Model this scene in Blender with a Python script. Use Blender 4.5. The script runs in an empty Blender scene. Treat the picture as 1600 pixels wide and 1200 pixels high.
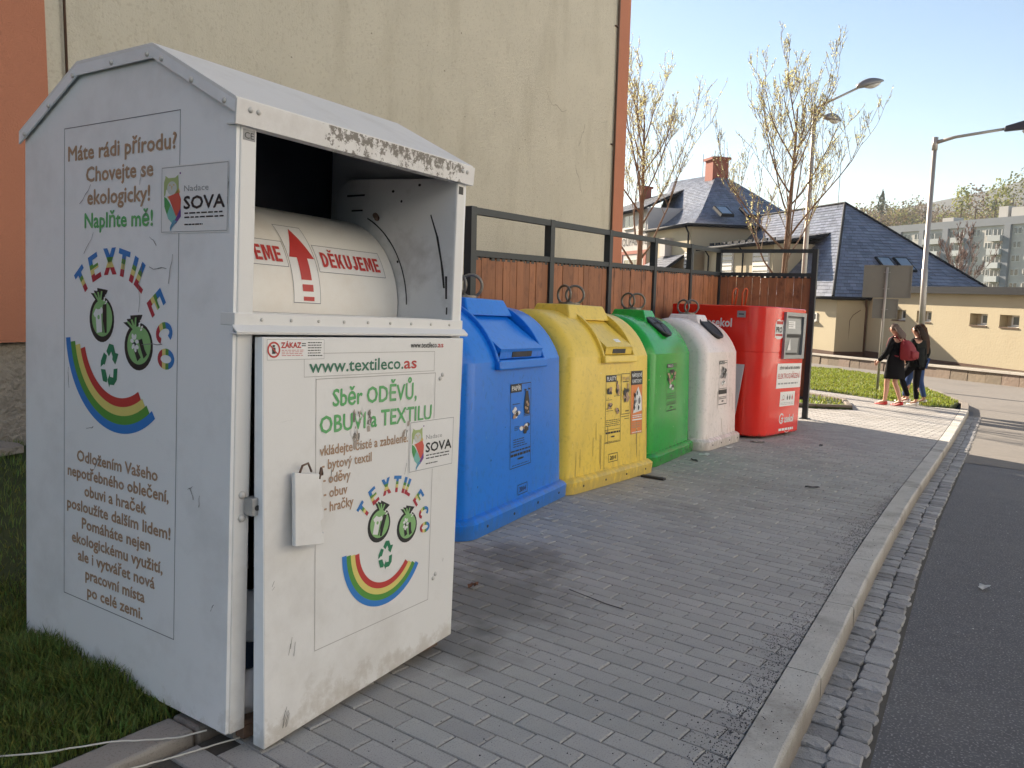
import bpy, bmesh, math, random
import numpy as np
from mathutils import Matrix, Vector
R = math.radians
rnd = random.Random(7)
scene = bpy.context.scene
COL = scene.collection

# ------------------------------------------------------------------ camera, sky, sun, exposure
SLOPE = R(2.45)                                   # the street falls away along +Y
SM = Matrix.Rotation(-SLOPE, 4, 'X')              # street frame -> world

def street_z(y):                                  # world height of the pavement plane under world y
    return -math.tan(SLOPE) * y

def setup_camera():
    f, pitch, roll, yaw = 1269.24, .0842, .0476, -.5882
    cy, sy = math.cos(yaw), math.sin(yaw)
    fwd = Vector((sy*math.cos(pitch), cy*math.cos(pitch), -math.sin(pitch)))
    right = Vector((cy, -sy, 0)); up = right.cross(fwd)
    r = right*math.cos(roll) + up*math.sin(roll)
    u = -right*math.sin(roll) + up*math.cos(roll)
    m = Matrix((r, u, -fwd)).transposed().to_4x4()
    m.translation = (0, 0, 1.45)
    cam = bpy.data.cameras.new('camera')
    cam.sensor_width = 36; cam.lens = f/1600*36
    cam.clip_start = .05; cam.clip_end = 9000
    o = bpy.data.objects.new('camera', cam); COL.objects.link(o)
    o.matrix_world = SM @ m; globals()['CAMM'] = SM @ m
    scene.camera = o
    return o
CAM = setup_camera()

SUN_DIR = Vector((-.90, .44, 0)).normalized()     # where the sun stands, horizontally
SUN_EL = R(25)
w = bpy.data.worlds.new('World'); scene.world = w; w.use_nodes = True
wn = w.node_tree; wn.nodes.clear()
sky = wn.nodes.new('ShaderNodeTexSky'); sky.sky_type = 'NISHITA'; sky.sun_disc = False
sky.sun_elevation = SUN_EL; sky.sun_rotation = math.atan2(SUN_DIR.x, SUN_DIR.y)
sky.air_density = 1.1; sky.dust_density = 0.35; sky.ozone_density = 1.0; sky.altitude = 300
bg = wn.nodes.new('ShaderNodeBackground'); bg.inputs['Strength'].default_value = .056
wo = wn.nodes.new('ShaderNodeOutputWorld')
wn.links.new(sky.outputs[0], bg.inputs[0]); wn.links.new(bg.outputs[0], wo.inputs[0])

sl = bpy.data.lights.new('sun', 'SUN'); sl.energy = 5.0; sl.angle = R(.53); sl.color = (1, .86, .68)
so = bpy.data.objects.new('sun', sl); COL.objects.link(so)
sd = Vector((SUN_DIR.x*math.cos(SUN_EL), SUN_DIR.y*math.cos(SUN_EL), math.sin(SUN_EL)))
so.rotation_euler = sd.to_track_quat('Z', 'Y').to_euler(); so.location = (-30, 20, 30)

scene.view_settings.view_transform = 'Standard'; scene.view_settings.look = 'None'
scene.view_settings.gamma = 1; scene.view_settings.use_curve_mapping = False
scene.view_settings.exposure = 1.66
scene.render.engine = 'CYCLES'
scene.cycles.max_bounces = 6; scene.cycles.diffuse_bounces = 3; scene.cycles.glossy_bounces = 2
scene.cycles.transmission_bounces = 4; scene.cycles.transparent_max_bounces = 6
scene.cycles.use_denoising = True
scene.cycles.caustics_reflective = False; scene.cycles.caustics_refractive = False

# ------------------------------------------------------------------ materials
def mat(name, col, rough=.6, var=.12, scale=6., bump=0., bscale=60., bdist=.01, rand=0., island=0.,
        stain=None, stain_amt=0., sscale=2., metal=0., spec=.5, coat=0., detail=5., island_hue=0., speck=None,
        speck_amt=0., speck_scale=200., stretch=None, backlit=0., sstretch=None):
    """one procedural paint / stone / plaster / leaf material"""
    m = bpy.data.materials.new(name); m.use_nodes = True
    nt = m.node_tree; N = nt.nodes; L = nt.links
    b = N['Principled BSDF']
    b.inputs['Roughness'].default_value = rough; b.inputs['Metallic'].default_value = metal
    b.inputs['Specular IOR Level'].default_value = spec
    if coat: b.inputs['Coat Weight'].default_value = coat
    tc = N.new('ShaderNodeTexCoord')
    src = tc.outputs['Object']
    if stretch:
        mp = N.new('ShaderNodeMapping'); mp.inputs['Scale'].default_value = stretch
        L.new(src, mp.inputs[0]); src = mp.outputs[0]
    no = N.new('ShaderNodeTexNoise'); no.inputs['Scale'].default_value = scale
    no.inputs['Detail'].default_value = detail; no.inputs['Roughness'].default_value = .6
    L.new(src, no.inputs['Vector'])
    def math_(op, a, bb, clamp=False):
        n = N.new('ShaderNodeMath'); n.operation = op; n.use_clamp = clamp
        for i, x in enumerate((a, bb)):
            if isinstance(x, (int, float)): n.inputs[i].default_value = x
            else: L.new(x, n.inputs[i])
        return n.outputs[0]
    val = math_('MULTIPLY_ADD', no.outputs['Fac'], 2*var); N[-1].inputs[2].default_value = 1-var
    geo = None
    if rand or island or island_hue:
        geo = N.new('ShaderNodeNewGeometry'); oi = N.new('ShaderNodeObjectInfo')
        k = math_('FRACT', math_('ADD', geo.outputs['Random Per Island'], oi.outputs['Random']), 0)
        amt = max(rand, island)
        if amt:
            kk = math_('MULTIPLY_ADD', k, 2*amt); N[-1].inputs[2].default_value = 1-amt
            val = math_('MULTIPLY', val, kk)
    hs = N.new('ShaderNodeHueSaturation'); hs.inputs['Color'].default_value = (*col, 1)
    L.new(val, hs.inputs['Value'])
    if island_hue:
        k2 = math_('FRACT', math_('MULTIPLY', k, 7.31), 0)
        h = math_('MULTIPLY_ADD', k2, 2*island_hue); N[-1].inputs[2].default_value = .5-island_hue
        L.new(h, hs.inputs['Hue'])
    colout = hs.outputs[0]
    if stain:
        n2 = N.new('ShaderNodeTexNoise'); n2.inputs['Scale'].default_value = sscale
        n2.inputs['Detail'].default_value = 8; n2.inputs['Roughness'].default_value = .65
        s2 = tc.outputs['Object']
        if sstretch:
            mp = N.new('ShaderNodeMapping'); mp.inputs['Scale'].default_value = sstretch
            L.new(s2, mp.inputs[0]); s2 = mp.outputs[0]
        L.new(s2, n2.inputs['Vector'])
        cr = N.new('ShaderNodeMapRange'); cr.inputs[1].default_value = .5; cr.inputs[2].default_value = .72
        cr.inputs[3].default_value = 0; cr.inputs[4].default_value = stain_amt
        L.new(n2.outputs['Fac'], cr.inputs[0])
        mx = N.new('ShaderNodeMix'); mx.data_type = 'RGBA'
        L.new(cr.outputs[0], mx.inputs[0]); L.new(colout, mx.inputs[6]); mx.inputs[7].default_value = (*stain, 1)
        colout = mx.outputs[2]
    if speck:
        n3 = N.new('ShaderNodeTexNoise'); n3.inputs['Scale'].default_value = speck_scale
        n3.inputs['Detail'].default_value = 2
        L.new(tc.outputs['Object'], n3.inputs['Vector'])
        cr = N.new('ShaderNodeMapRange'); cr.inputs[1].default_value = .56; cr.inputs[2].default_value = .68
        cr.inputs[3].default_value = 0; cr.inputs[4].default_value = speck_amt
        L.new(n3.outputs['Fac'], cr.inputs[0])
        mx = N.new('ShaderNodeMix'); mx.data_type = 'RGBA'
        L.new(cr.outputs[0], mx.inputs[0]); L.new(colout, mx.inputs[6]); mx.inputs[7].default_value = (*speck, 1)
        colout = mx.outputs[2]
    L.new(colout, b.inputs['Base Color'])
    if bump:
        nb = N.new('ShaderNodeTexNoise'); nb.inputs['Scale'].default_value = bscale; nb.inputs['Detail'].default_value = 4
        L.new(src, nb.inputs['Vector'])
        bp = N.new('ShaderNodeBump'); bp.inputs['Strength'].default_value = bump; bp.inputs['Distance'].default_value = bdist
        L.new(nb.outputs['Fac'], bp.inputs['Height']); L.new(bp.outputs[0], b.inputs['Normal'])
    if backlit:
        tr = N.new('ShaderNodeBsdfTranslucent'); L.new(colout, tr.inputs[0])
        ms = N.new('ShaderNodeMixShader'); ms.inputs[0].default_value = backlit
        L.new(b.outputs[0], ms.inputs[1]); L.new(tr.outputs[0], ms.inputs[2])
        L.new(ms.outputs[0], N['Material Output'].inputs[0])
    m.diffuse_color = (*col, 1)
    return m

def add_mask_layer(m, col, lo, hi, axis, noise_scale, thr, amt, stretch=(1, 1, 1)):
    """dirt or a darker tone with a noisy outline between two object heights (axis 0..2)"""
    nt = m.node_tree; N = nt.nodes; L = nt.links; b = N['Principled BSDF']
    old = b.inputs['Base Color'].links[0].from_socket
    tc = N.new('ShaderNodeTexCoord'); sx = N.new('ShaderNodeSeparateXYZ'); L.new(tc.outputs['Object'], sx.inputs[0])
    mr = N.new('ShaderNodeMapRange'); L.new(sx.outputs[axis], mr.inputs[0])
    mr.inputs[1].default_value = lo; mr.inputs[2].default_value = hi; mr.inputs[3].default_value = 1; mr.inputs[4].default_value = 0
    mp = N.new('ShaderNodeMapping'); mp.inputs['Scale'].default_value = stretch; L.new(tc.outputs['Object'], mp.inputs[0])
    no = N.new('ShaderNodeTexNoise'); no.inputs['Scale'].default_value = noise_scale; no.inputs['Detail'].default_value = 9
    no.inputs['Roughness'].default_value = .7; L.new(mp.outputs[0], no.inputs['Vector'])
    ad = N.new('ShaderNodeMath'); ad.operation = 'MULTIPLY_ADD'; L.new(mr.outputs[0], ad.inputs[0]); ad.inputs[1].default_value = .35
    L.new(no.outputs['Fac'], ad.inputs[2])
    m2 = N.new('ShaderNodeMapRange'); L.new(ad.outputs[0], m2.inputs[0])
    m2.inputs[1].default_value = thr; m2.inputs[2].default_value = thr+.14; m2.inputs[3].default_value = 0; m2.inputs[4].default_value = amt
    ml = N.new('ShaderNodeMath'); ml.operation = 'MULTIPLY'; ml.use_clamp = True
    L.new(m2.outputs[0], ml.inputs[0]); L.new(mr.outputs[0], ml.inputs[1])
    sq = N.new('ShaderNodeMath'); sq.operation = 'POWER'; L.new(ml.outputs[0], sq.inputs[0]); sq.inputs[1].default_value = .6
    mx = N.new('ShaderNodeMix'); mx.data_type = 'RGBA'
    L.new(sq.outputs[0], mx.inputs[0]); L.new(old, mx.inputs[6]); mx.inputs[7].default_value = (*col, 1)
    L.new(mx.outputs[2], b.inputs['Base Color'])

def flat(name, col, rough=.5, **k):
    return mat(name, col, rough, var=k.pop('var', .05), scale=k.pop('scale', 30), **k)

def glass_mat(name, col=(.05, .06, .07), rough=.06):
    m = mat(name, col, rough, var=.25, scale=1.5, spec=.8)
    return m

# ------------------------------------------------------------------ mesh helpers
class MB:
    def __init__(s): s.v = []; s.f = []; s.m = []
    def add(s, vs, fs, mi=0):
        o = len(s.v); s.v += [tuple(map(float, p)) for p in vs]
        for f in fs: s.f.append(tuple(i+o for i in f)); s.m.append(mi)
        return s
    def box(s, x0, x1, y0, y1, z0, z1, mi=0):
        x0, x1 = min(x0, x1), max(x0, x1); y0, y1 = min(y0, y1), max(y0, y1); z0, z1 = min(z0, z1), max(z0, z1)
        return s.add([(x0,y0,z0),(x1,y0,z0),(x1,y1,z0),(x0,y1,z0),(x0,y0,z1),(x1,y0,z1),(x1,y1,z1),(x0,y1,z1)],
                     [(0,3,2,1),(4,5,6,7),(0,1,5,4),(1,2,6,5),(2,3,7,6),(3,0,4,7)], mi)
    def hexa(s, bottom, top, mi=0):
        """bottom and top: equal length rings, counter-clockwise from above"""
        n = len(bottom)
        return s.add(list(bottom)+list(top), [tuple(reversed(range(n))), tuple(range(n, 2*n))] +
                     [(i, (i+1) % n, n+(i+1) % n, n+i) for i in range(n)], mi)
    def slab(s, poly, off, mi=0):
        """3D polygon extruded by vector off"""
        off = Vector(off); return s.hexa([Vector(p) for p in poly], [Vector(p)+off for p in poly], mi)
    def loft(s, rings, mi=0, cap0=True, cap1=True, closed=True):
        n = len(rings[0]); vs = [p for r in rings for p in r]; fs = []
        for i in range(len(rings)-1):
            for j in range(n if closed else n-1):
                k = (j+1) % n; fs.append((i*n+j, i*n+k, (i+1)*n+k, (i+1)*n+j))
        if cap0: fs.append(tuple(reversed(range(n))))
        if cap1: fs.append(tuple(range((len(rings)-1)*n, len(rings)*n)))
        return s.add(vs, fs, mi)
    def tube(s, pts, rad, n=8, mi=0, caps=True):
        pts = [Vector(p) for p in pts]
        if isinstance(rad, (int, float)): rad = [rad]*len(pts)
        rings = []; up = None
        for i, p in enumerate(pts):
            d = (pts[min(i+1, len(pts)-1)] - pts[max(i-1, 0)])
            d = d.normalized() if d.length > 1e-9 else Vector((0, 0, 1))
            if up is None:
                up = Vector((1, 0, 0)) if abs(d.z) > .8 else Vector((0, 0, 1))
            a = d.cross(up)
            if a.length < 1e-5: a = d.cross(Vector((0, 1, .3)))
            a.normalize(); b = a.cross(d).normalized(); up = b
            rings.append([p + (a*math.cos(t)+b*math.sin(t))*rad[i] for t in [2*math.pi*k/n for k in range(n)]])
        return s.loft(rings, mi, caps, caps)
    def torus(s, c, ax1, ax2, Rr, r, n=24, k=8, mi=0):
        c = Vector(c); ax1 = Vector(ax1).normalized(); ax2 = Vector(ax2).normalized(); nn = ax1.cross(ax2)
        vs = []; fs = []
        for i in range(n):
            t = 2*math.pi*i/n; e = ax1*math.cos(t)+ax2*math.sin(t)
            for j in range(k):
                q = 2*math.pi*j/k; vs.append(c+e*(Rr+r*math.cos(q))+nn*(r*math.sin(q)))
        for i in range(n):
            for j in range(k):
                fs.append((i*k+j, ((i+1) % n)*k+j, ((i+1) % n)*k+(j+1) % k, i*k+(j+1) % k))
        return s.add(vs, fs, mi)
    def disc(s, c, nrm, r, h, n=16, mi=0, rx=None):
        """short cylinder along nrm"""
        c = Vector(c); nn = Vector(nrm).normalized()
        a = nn.cross(Vector((0, 0, 1)) if abs(nn.z) < .9 else Vector((1, 0, 0))).normalized(); b = nn.cross(a)
        ring = [c+a*(rx or r)*math.cos(2*math.pi*i/n)+b*r*math.sin(2*math.pi*i/n) for i in range(n)]
        return s.hexa(ring, [p+nn*h for p in ring], mi)
    def mapped(s, fn): s.v = [tuple(fn(Vector(p))) for p in s.v]; return s
    def build(s, name, mats, parent=None, loc=None, local=False, smooth=False, **props):
        me = bpy.data.meshes.new(name)
        if not isinstance(mats, (list, tuple)): mats = [mats]
        vs = s.v
        if parent is not None and not local:
            inv = ORG[parent].inverted(); vs = [inv @ Vector(p) for p in vs]; org = ORG[parent]
        elif parent is not None: org = ORG[parent]
        else:
            if loc is None:
                a = np.array(vs); loc = ((a[:, 0].min()+a[:, 0].max())/2, (a[:, 1].min()+a[:, 1].max())/2, a[:, 2].min())
            org = Matrix.Translation(loc); inv = org.inverted(); vs = [inv @ Vector(p) for p in vs]
        me.from_pydata([tuple(p) for p in vs], [], s.f)
        for m in mats: me.materials.append(m)
        if len(mats) > 1: me.polygons.foreach_set('material_index', s.m)
        me.update()
        o = bpy.data.objects.new(name, me); COL.objects.link(o)
        if parent is not None: o.parent = parent
        else: o.matrix_basis = org
        ORG[o] = org
        if smooth: shade(o, smooth)
        for k, v in props.items(): o[k] = v
        return o

ORG = {}
STREET = []           # top-level objects built in the tilted street frame
def shade(o, ang=40):
    me = o.data
    me.polygons.foreach_set('use_smooth', [True]*len(me.polygons))
    if ang is not True:
        bm = bmesh.new(); bm.from_mesh(me); lim = R(ang)
        for e in bm.edges:
            if len(e.link_faces) == 2 and e.calc_face_angle(0) > lim: e.smooth = False
        bm.to_mesh(me); bm.free()
def bev(o, w=.004, seg=2, ang=35):
    m = o.modifiers.new('bevel', 'BEVEL'); m.width = w; m.segments = seg; m.limit_method = 'ANGLE'; m.angle_limit = R(ang)
    return o
def thing(name, label, cat, loc=(0, 0, 0), rotz=0, group=None):
    o = bpy.data.objects.new(name, None); COL.objects.link(o)
    o.empty_display_size = .2
    M = Matrix.Translation(loc) @ Matrix.Rotation(rotz, 4, 'Z')
    o.matrix_basis = M; ORG[o] = M
    o['label'] = label; o['category'] = cat
    if group: o['group'] = group
    return o
def tag(o, label, cat, group=None):
    o['label'] = label; o['category'] = cat
    if group: o['group'] = group
    return o
def street(o): STREET.append(o); return o
def structure(o): o['kind'] = 'structure'; return o
def share(me_obj, name, parent, M, **props):
    """another object using the same mesh, placed by matrix M in its parent's space"""
    o = bpy.data.objects.new(name, me_obj.data); COL.objects.link(o)
    o.parent = parent; o.matrix_basis = M
    for k, v in props.items(): o[k] = v
    return o

# ------------------------------------------------------------------ flat print: lettering and marks as thin meshes
_text_cache = {}
def text2d(s, bold=0.):
    """vertices (x, y) and faces of a line of lettering, unit height of a capital"""
    key = (s, bold)
    if key in _text_cache: return _text_cache[key]
    c = bpy.data.curves.new('lettering', 'FONT'); c.body = s; c.size = 1; c.offset = bold; c.resolution_u = 2
    c.fill_mode = 'FRONT'
    o = bpy.data.objects.new('lettering', c); COL.objects.link(o)
    dg = bpy.context.evaluated_depsgraph_get()
    me = bpy.data.meshes.new_from_object(o.evaluated_get(dg))
    v = [(p.co.x, p.co.y) for p in me.vertices]; f = [tuple(p.vertices) for p in me.polygons]
    bpy.data.objects.remove(o)
    bpy.data.curves.remove(c); bpy.data.meshes.remove(me)
    _text_cache[key] = (v, f); return v, f
def fit_text(s, x0, x1, yc, cap, bold=.012, capital=.73):
    """line of text scaled to run x0..x1 with capitals of height cap centred on yc"""
    v, f = text2d(s, bold)
    xs = [p[0] for p in v]; a, b = min(xs), max(xs)
    kx = (x1-x0)/(b-a); ky = cap/capital
    return [(x0+(p[0]-a)*kx, yc-cap/2+p[1]*ky) for p in v], f
def block_text(s, gap=.12):
    """heavy block capitals: polygons in a cell one unit high"""
    out_v, out_f = [], []; x = 0.
    def poly(pts):
        o = len(out_v); out_v.extend((x+p[0], p[1]) for p in pts); out_f.append(tuple(range(o, o+len(pts))))
    def rect(a, b, c, d): poly([(a, b), (c, b), (c, d), (a, d)])
    def ring(cx, cy, rx, ry, t, a0, a1, n=10):
        for i in range(n):
            p = [R(a0+(a1-a0)*k/n) for k in (i, i+1)]
            poly([(cx+rx*math.cos(p[0]), cy+ry*math.sin(p[0])), (cx+rx*math.cos(p[1]), cy+ry*math.sin(p[1])), (cx+(rx-t)*math.cos(p[1]), cy+(ry-t*.9)*math.sin(p[1])), (cx+(rx-t)*math.cos(p[0]), cy+(ry-t*.9)*math.sin(p[0]))])
    for ch in s:
        w_ = .58; t = .2
        if ch == 'T': rect(0, .8, .62, 1); rect(.21, 0, .41, .8); w_ = .62
        elif ch in 'E\u011a':
            rect(0, 0, t, 1); rect(t, .81, .52, 1); rect(t, .41, .47, .59); rect(t, 0, .52, .19); w_ = .52
            if ch != 'E': poly([(.06, 1.26), (.17, 1.26), (.26, 1.17), (.35, 1.26), (.46, 1.26), (.33, 1.07), (.19, 1.07)])
        elif ch == 'X': poly([(0, 0), (.22, 0), (.68, 1), (.46, 1)]); poly([(0, 1), (.22, 1), (.68, 0), (.46, 0)]); w_ = .68
        elif ch == 'I': rect(0, 0, t, 1); w_ = t
        elif ch == 'L': rect(0, 0, t, 1); rect(t, 0, .5, .19); w_ = .5
        elif ch == 'O': ring(.33, .5, .33, .5, .2, 0, 360, 22); w_ = .66
        elif ch == 'C': ring(.33, .5, .33, .5, .2, 38, 322, 18); w_ = .62
        elif ch == 'D': rect(0, 0, t, 1); ring(t-.02, .5, .40, .5, .2, -90, 90, 12); w_ = .58
        elif ch == 'K': rect(0, 0, t, 1); poly([(t, .42), (.40, 1), (.62, 1), (.36, .5), (t, .2)]); poly([(.26, .56), (.40, .66), (.64, 0), (.42, 0)]); w_ = .64
        elif ch == 'U': rect(0, .28, t, 1); rect(.38, .28, .58, 1); ring(.29, .29, .29, .29, .2, 180, 360, 10); w_ = .58
        elif ch == 'J': rect(.26, .28, .46, 1); ring(.23, .28, .23, .28, .2, 180, 360, 8); w_ = .46
        elif ch == 'M': rect(0, 0, .19, 1); rect(.57, 0, .76, 1); poly([(.19, 1), (.28, 1), (.43, .1), (.33, .1), (.17, .8)]); poly([(.57, 1), (.48, 1), (.33, .1), (.43, .1), (.59, .8)]); w_ = .76
        x += w_+gap
    return out_v, out_f
def fit_block(s, x0, x1, y0, y1):
    v, f = block_text(s); a, b = min(p[0] for p in v), max(p[0] for p in v); k = (x1-x0)/(b-a)
    return [(x0+(p[0]-a)*k, y0+p[1]*(y1-y0)) for p in v], f
class Print:
    """a decal layer: 2D shapes carried onto a surface by fn(u, v, height)"""
    def __init__(s, fn): s.fn = fn; s.mb = MB()
    def shape(s, v, f, h=.001, mi=0):
        s.mb.add([s.fn(p[0], p[1], h) for p in v], f, mi); return s
    def poly(s, pts, h=.001, mi=0): return s.shape(pts, [tuple(range(len(pts)))], h, mi)
    def rect(s, x0, x1, y0, y1, h=.001, mi=0, n=1):
        v = []; f = []
        for i in range(n+1):
            t = y0+(y1-y0)*i/n; v += [(x0, t), (x1, t)]
        for i in range(n): f.append((2*i, 2*i+1, 2*i+3, 2*i+2))
        return s.shape(v, f, h, mi)
    def frame(s, x0, x1, y0, y1, w=.003, h=.001, mi=0, n=1):
        s.rect(x0, x1, y0, y0+w, h, mi); s.rect(x0, x1, y1-w, y1, h, mi)
        s.rect(x0, x0+w, y0+w, y1-w, h, mi, n); s.rect(x1-w, x1, y0+w, y1-w, h, mi, n); return s
    def ell(s, cx, cy, rx, ry, rot=0, h=.001, mi=0, n=28):
        c, q = math.cos(rot), math.sin(rot); pts = []
        for i in range(n):
            a = 2*math.pi*i/n; x, y = rx*math.cos(a), ry*math.sin(a); pts.append((cx+x*c-y*q, cy+x*q+y*c))
        return s.poly(pts, h, mi)
    def arc(s, cx, cy, r0, r1, a0, a1, h=.001, mi=0, n=28, sy=1.):
        v = []; f = []
        for i in range(n+1):
            a = a0+(a1-a0)*i/n
            v += [(cx+r0*math.cos(a), cy+sy*r0*math.sin(a)), (cx+r1*math.cos(a), cy+sy*r1*math.sin(a))]
        for i in range(n): f.append((2*i, 2*i+1, 2*i+3, 2*i+2))
        return s.shape(v, f, h, mi)
    def text(s, t, x0, x1, yc, cap, h=.001, mi=0, bold=.012):
        v, f = fit_text(t, x0, x1, yc, cap, 0.); b = max(0, bold)*cap/.73*1.3
        for k, (dx, dy) in enumerate(((0, 0), (1, 0), (-1, 0), (0, 1), (0, -1), (.7, .7), (-.7, -.7)) if b else ((0, 0),)):
            s.shape([(p[0]+dx*b, p[1]+dy*b) for p in v], f, h+k*.00007, mi)
        return s
    def lines(s, x0, x1, y0, y1, n, h=.001, mi=0, fill=.5, rag=.25):
        """rows of print too small to read"""
        p = (y1-y0)/n
        for i in range(n):
            y = y1-(i+.5)*p; x = x0
            xe = x1-(x1-x0)*rag*rnd.random()
            while x < xe:
                wd = (x1-x0)*rnd.uniform(.08, .2); s.rect(x, min(x+wd, xe), y-p*fill/2, y+p*fill/2, h, mi); x += wd+(x1-x0)*.03
        return s
    def build(s, name, mats, parent, **k):
        return s.mb.build(name, mats, parent, **k)
# ------------------------------------------------------------------ materials used by the setting
M_asphalt = mat('asphalt', (.105, .105, .114), .85, var=.32, scale=9, bump=.6, bscale=420, bdist=.004, speck=(.36, .35, .35), speck_amt=.85, speck_scale=95, stain=(.16, .155, .15), stain_amt=.55, sscale=.6)
M_earth = mat('earth', (.12, .10, .07), .95, var=.3, scale=3, bump=.4, bscale=60)
M_turf = mat('turf_soil', (.055, .075, .022), .95, var=.4, scale=8, bump=.5, bscale=80)
M_sand = mat('joint_sand', (.085, .078, .068), .95, var=.3, scale=40, bump=.4, bscale=300)
M_paver = mat('concrete_paver', (.385, .37, .352), .78, var=.12, scale=2.2, rand=.09, island_hue=.012, bump=.55, bscale=260, bdist=.003, speck=(.10, .10, .105), speck_amt=.45, speck_scale=170, stain=(.18, .16, .135), stain_amt=.5, sscale=.9)
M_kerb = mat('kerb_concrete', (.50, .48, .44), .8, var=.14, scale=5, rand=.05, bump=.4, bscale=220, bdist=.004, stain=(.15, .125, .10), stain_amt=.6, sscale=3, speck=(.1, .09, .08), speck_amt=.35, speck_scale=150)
M_sett = mat('granite_sett', (.31, .30, .295), .7, var=.2, scale=14, rand=.28, island_hue=.02, bump=.7, bscale=90, bdist=.008, speck=(.09, .09, .1), speck_amt=.5, speck_scale=220)
M_grit = mat('black_grit', (.035, .033, .045), .7, var=.3, rand=.3)
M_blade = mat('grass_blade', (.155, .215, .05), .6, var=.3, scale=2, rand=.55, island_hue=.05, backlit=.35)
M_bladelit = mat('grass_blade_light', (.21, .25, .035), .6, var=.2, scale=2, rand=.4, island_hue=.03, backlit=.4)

add_mask_layer(M_kerb, (.13, .10, .08), .11, .262, 2, 5, .30, .9, (1, .4, 1))  # kerb stones turn darker and browner towards the bottom
# add a damp dark patch beside the container to the pavers (its own place on the ground)
def add_patch(m, centers, col, amt, scale=3.):
    nt = m.node_tree; N = nt.nodes; L = nt.links; b = N['Principled BSDF']
    geo = N.new('ShaderNodeNewGeometry')
    no = N.new('ShaderNodeTexNoise'); no.inputs['Scale'].default_value = scale; no.inputs['Detail'].default_value = 7
    L.new(geo.outputs['Position'], no.inputs['Vector'])
    for (x, y, z, r) in centers:
        old = b.inputs['Base Color'].links[0].from_socket
        vd = N.new('ShaderNodeVectorMath'); vd.operation = 'DISTANCE'; L.new(geo.outputs['Position'], vd.inputs[0]); vd.inputs[1].default_value = (x, y, z)
        dv = N.new('ShaderNodeMath'); dv.operation = 'MULTIPLY_ADD'; L.new(vd.outputs['Value'], dv.inputs[0]); dv.inputs[1].default_value = -1/r
        L.new(no.outputs['Fac'], dv.inputs[2])
        mr = N.new('ShaderNodeMapRange'); L.new(dv.outputs[0], mr.inputs[0]); mr.inputs[1].default_value = -.30; mr.inputs[2].default_value = .16; mr.inputs[3].default_value = 0; mr.inputs[4].default_value = amt
        mx = N.new('ShaderNodeMix'); mx.data_type = 'RGBA'; L.new(mr.outputs[0], mx.inputs[0]); L.new(old, mx.inputs[6]); mx.inputs[7].default_value = (*col, 1)
        L.new(mx.outputs[2], b.inputs['Base Color'])
add_patch(M_paver, [(-2.35, 3.35, -.14, .75), (-2.15, 2.75, -.12, .45), (-2.6, 4.0, -.17, .5)], (.10, .092, .08), .6, 6.)

# ------------------------------------------------------------------ where things lie in the picture (only to pick which pieces are near)
_ci = (SM.inverted() @ CAMM).inverted()
def view_px(p):
    q = _ci @ Vector(p)
    if q.z > -.05: return None
    return 800+1269.24*q.x/-q.z, 600-1269.24*q.y/-q.z, -q.z
BLOCKERS = [(-3.41, -2.1, 1.6, 2.76), (-4.3, -3.2, 4.0, 12.0)]
def seen(p, pad=20):
    q = view_px(p)
    if q is None or not (-pad < q[0] < 1600+pad and -pad < q[1] < 1200+pad): return False
    for (x0, x1, y0, y1) in BLOCKERS:
        t0, t1 = 0., .995
        for o, d, a, b in ((0, p[0], x0, x1), (0, p[1], y0, y1)):
            if abs(d) < 1e-6: continue
            u, v = (a-o)/d, (b-o)/d
            t0 = max(t0, min(u, v)); t1 = min(t1, max(u, v))
        if t0 < t1: return False
    return True
def in_poly(x, y, P):
    c = False; n = len(P)
    for i in range(n):
        x1, y1 = P[i]; x2, y2 = P[(i+1) % n]
        if (y1 > y) != (y2 > y) and x < (x2-x1)*(y-y1)/(y2-y1)+x1: c = not c
    return c

# ------------------------------------------------------------------ ground, road
M_far = mat('far_ground', (.10, .11, .05), .95, var=.3, scale=.05)
o = MB().add([(-700, -400, -.30), (900, -400, -.30), (900, 330, -.30), (-700, 330, -.30)], [(0, 1, 2, 3)]).build('ground', M_far, kind='structure'); street(o)
o = MB().add([(-3, -14, -.125), (45, -14, -.125), (45, 70, -.125), (-70, 70, -.125), (-70, 21, -.125), (-3, 18, -.125)], [(0, 1, 2, 3, 4, 5)]).build('road', M_asphalt, kind='structure'); street(o)
# a finer, lighter patch of old asphalt where the side street joins
M_oldasphalt = mat('old_asphalt', (.17, .155, .14), .9, var=.2, scale=6, bump=.5, bscale=300, bdist=.004, speck=(.28, .26, .24), speck_amt=.5, speck_scale=260, stain=(.09, .085, .08), stain_amt=.5, sscale=.5)
o = MB().add([(-.95, 11.6, -.1205), (30, 9.2, -.1205), (45, 60, -.1205), (-65, 66, -.1205), (-65, 26, -.1205), (-9, 34.5, -.1205), (-2.6, 22.6, -.1205), (-1.35, 19.5, -.1205), (-1.2, 17, -.1205)],
             [tuple(range(9))]).build('side_street', M_oldasphalt, kind='structure'); street(o)

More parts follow.
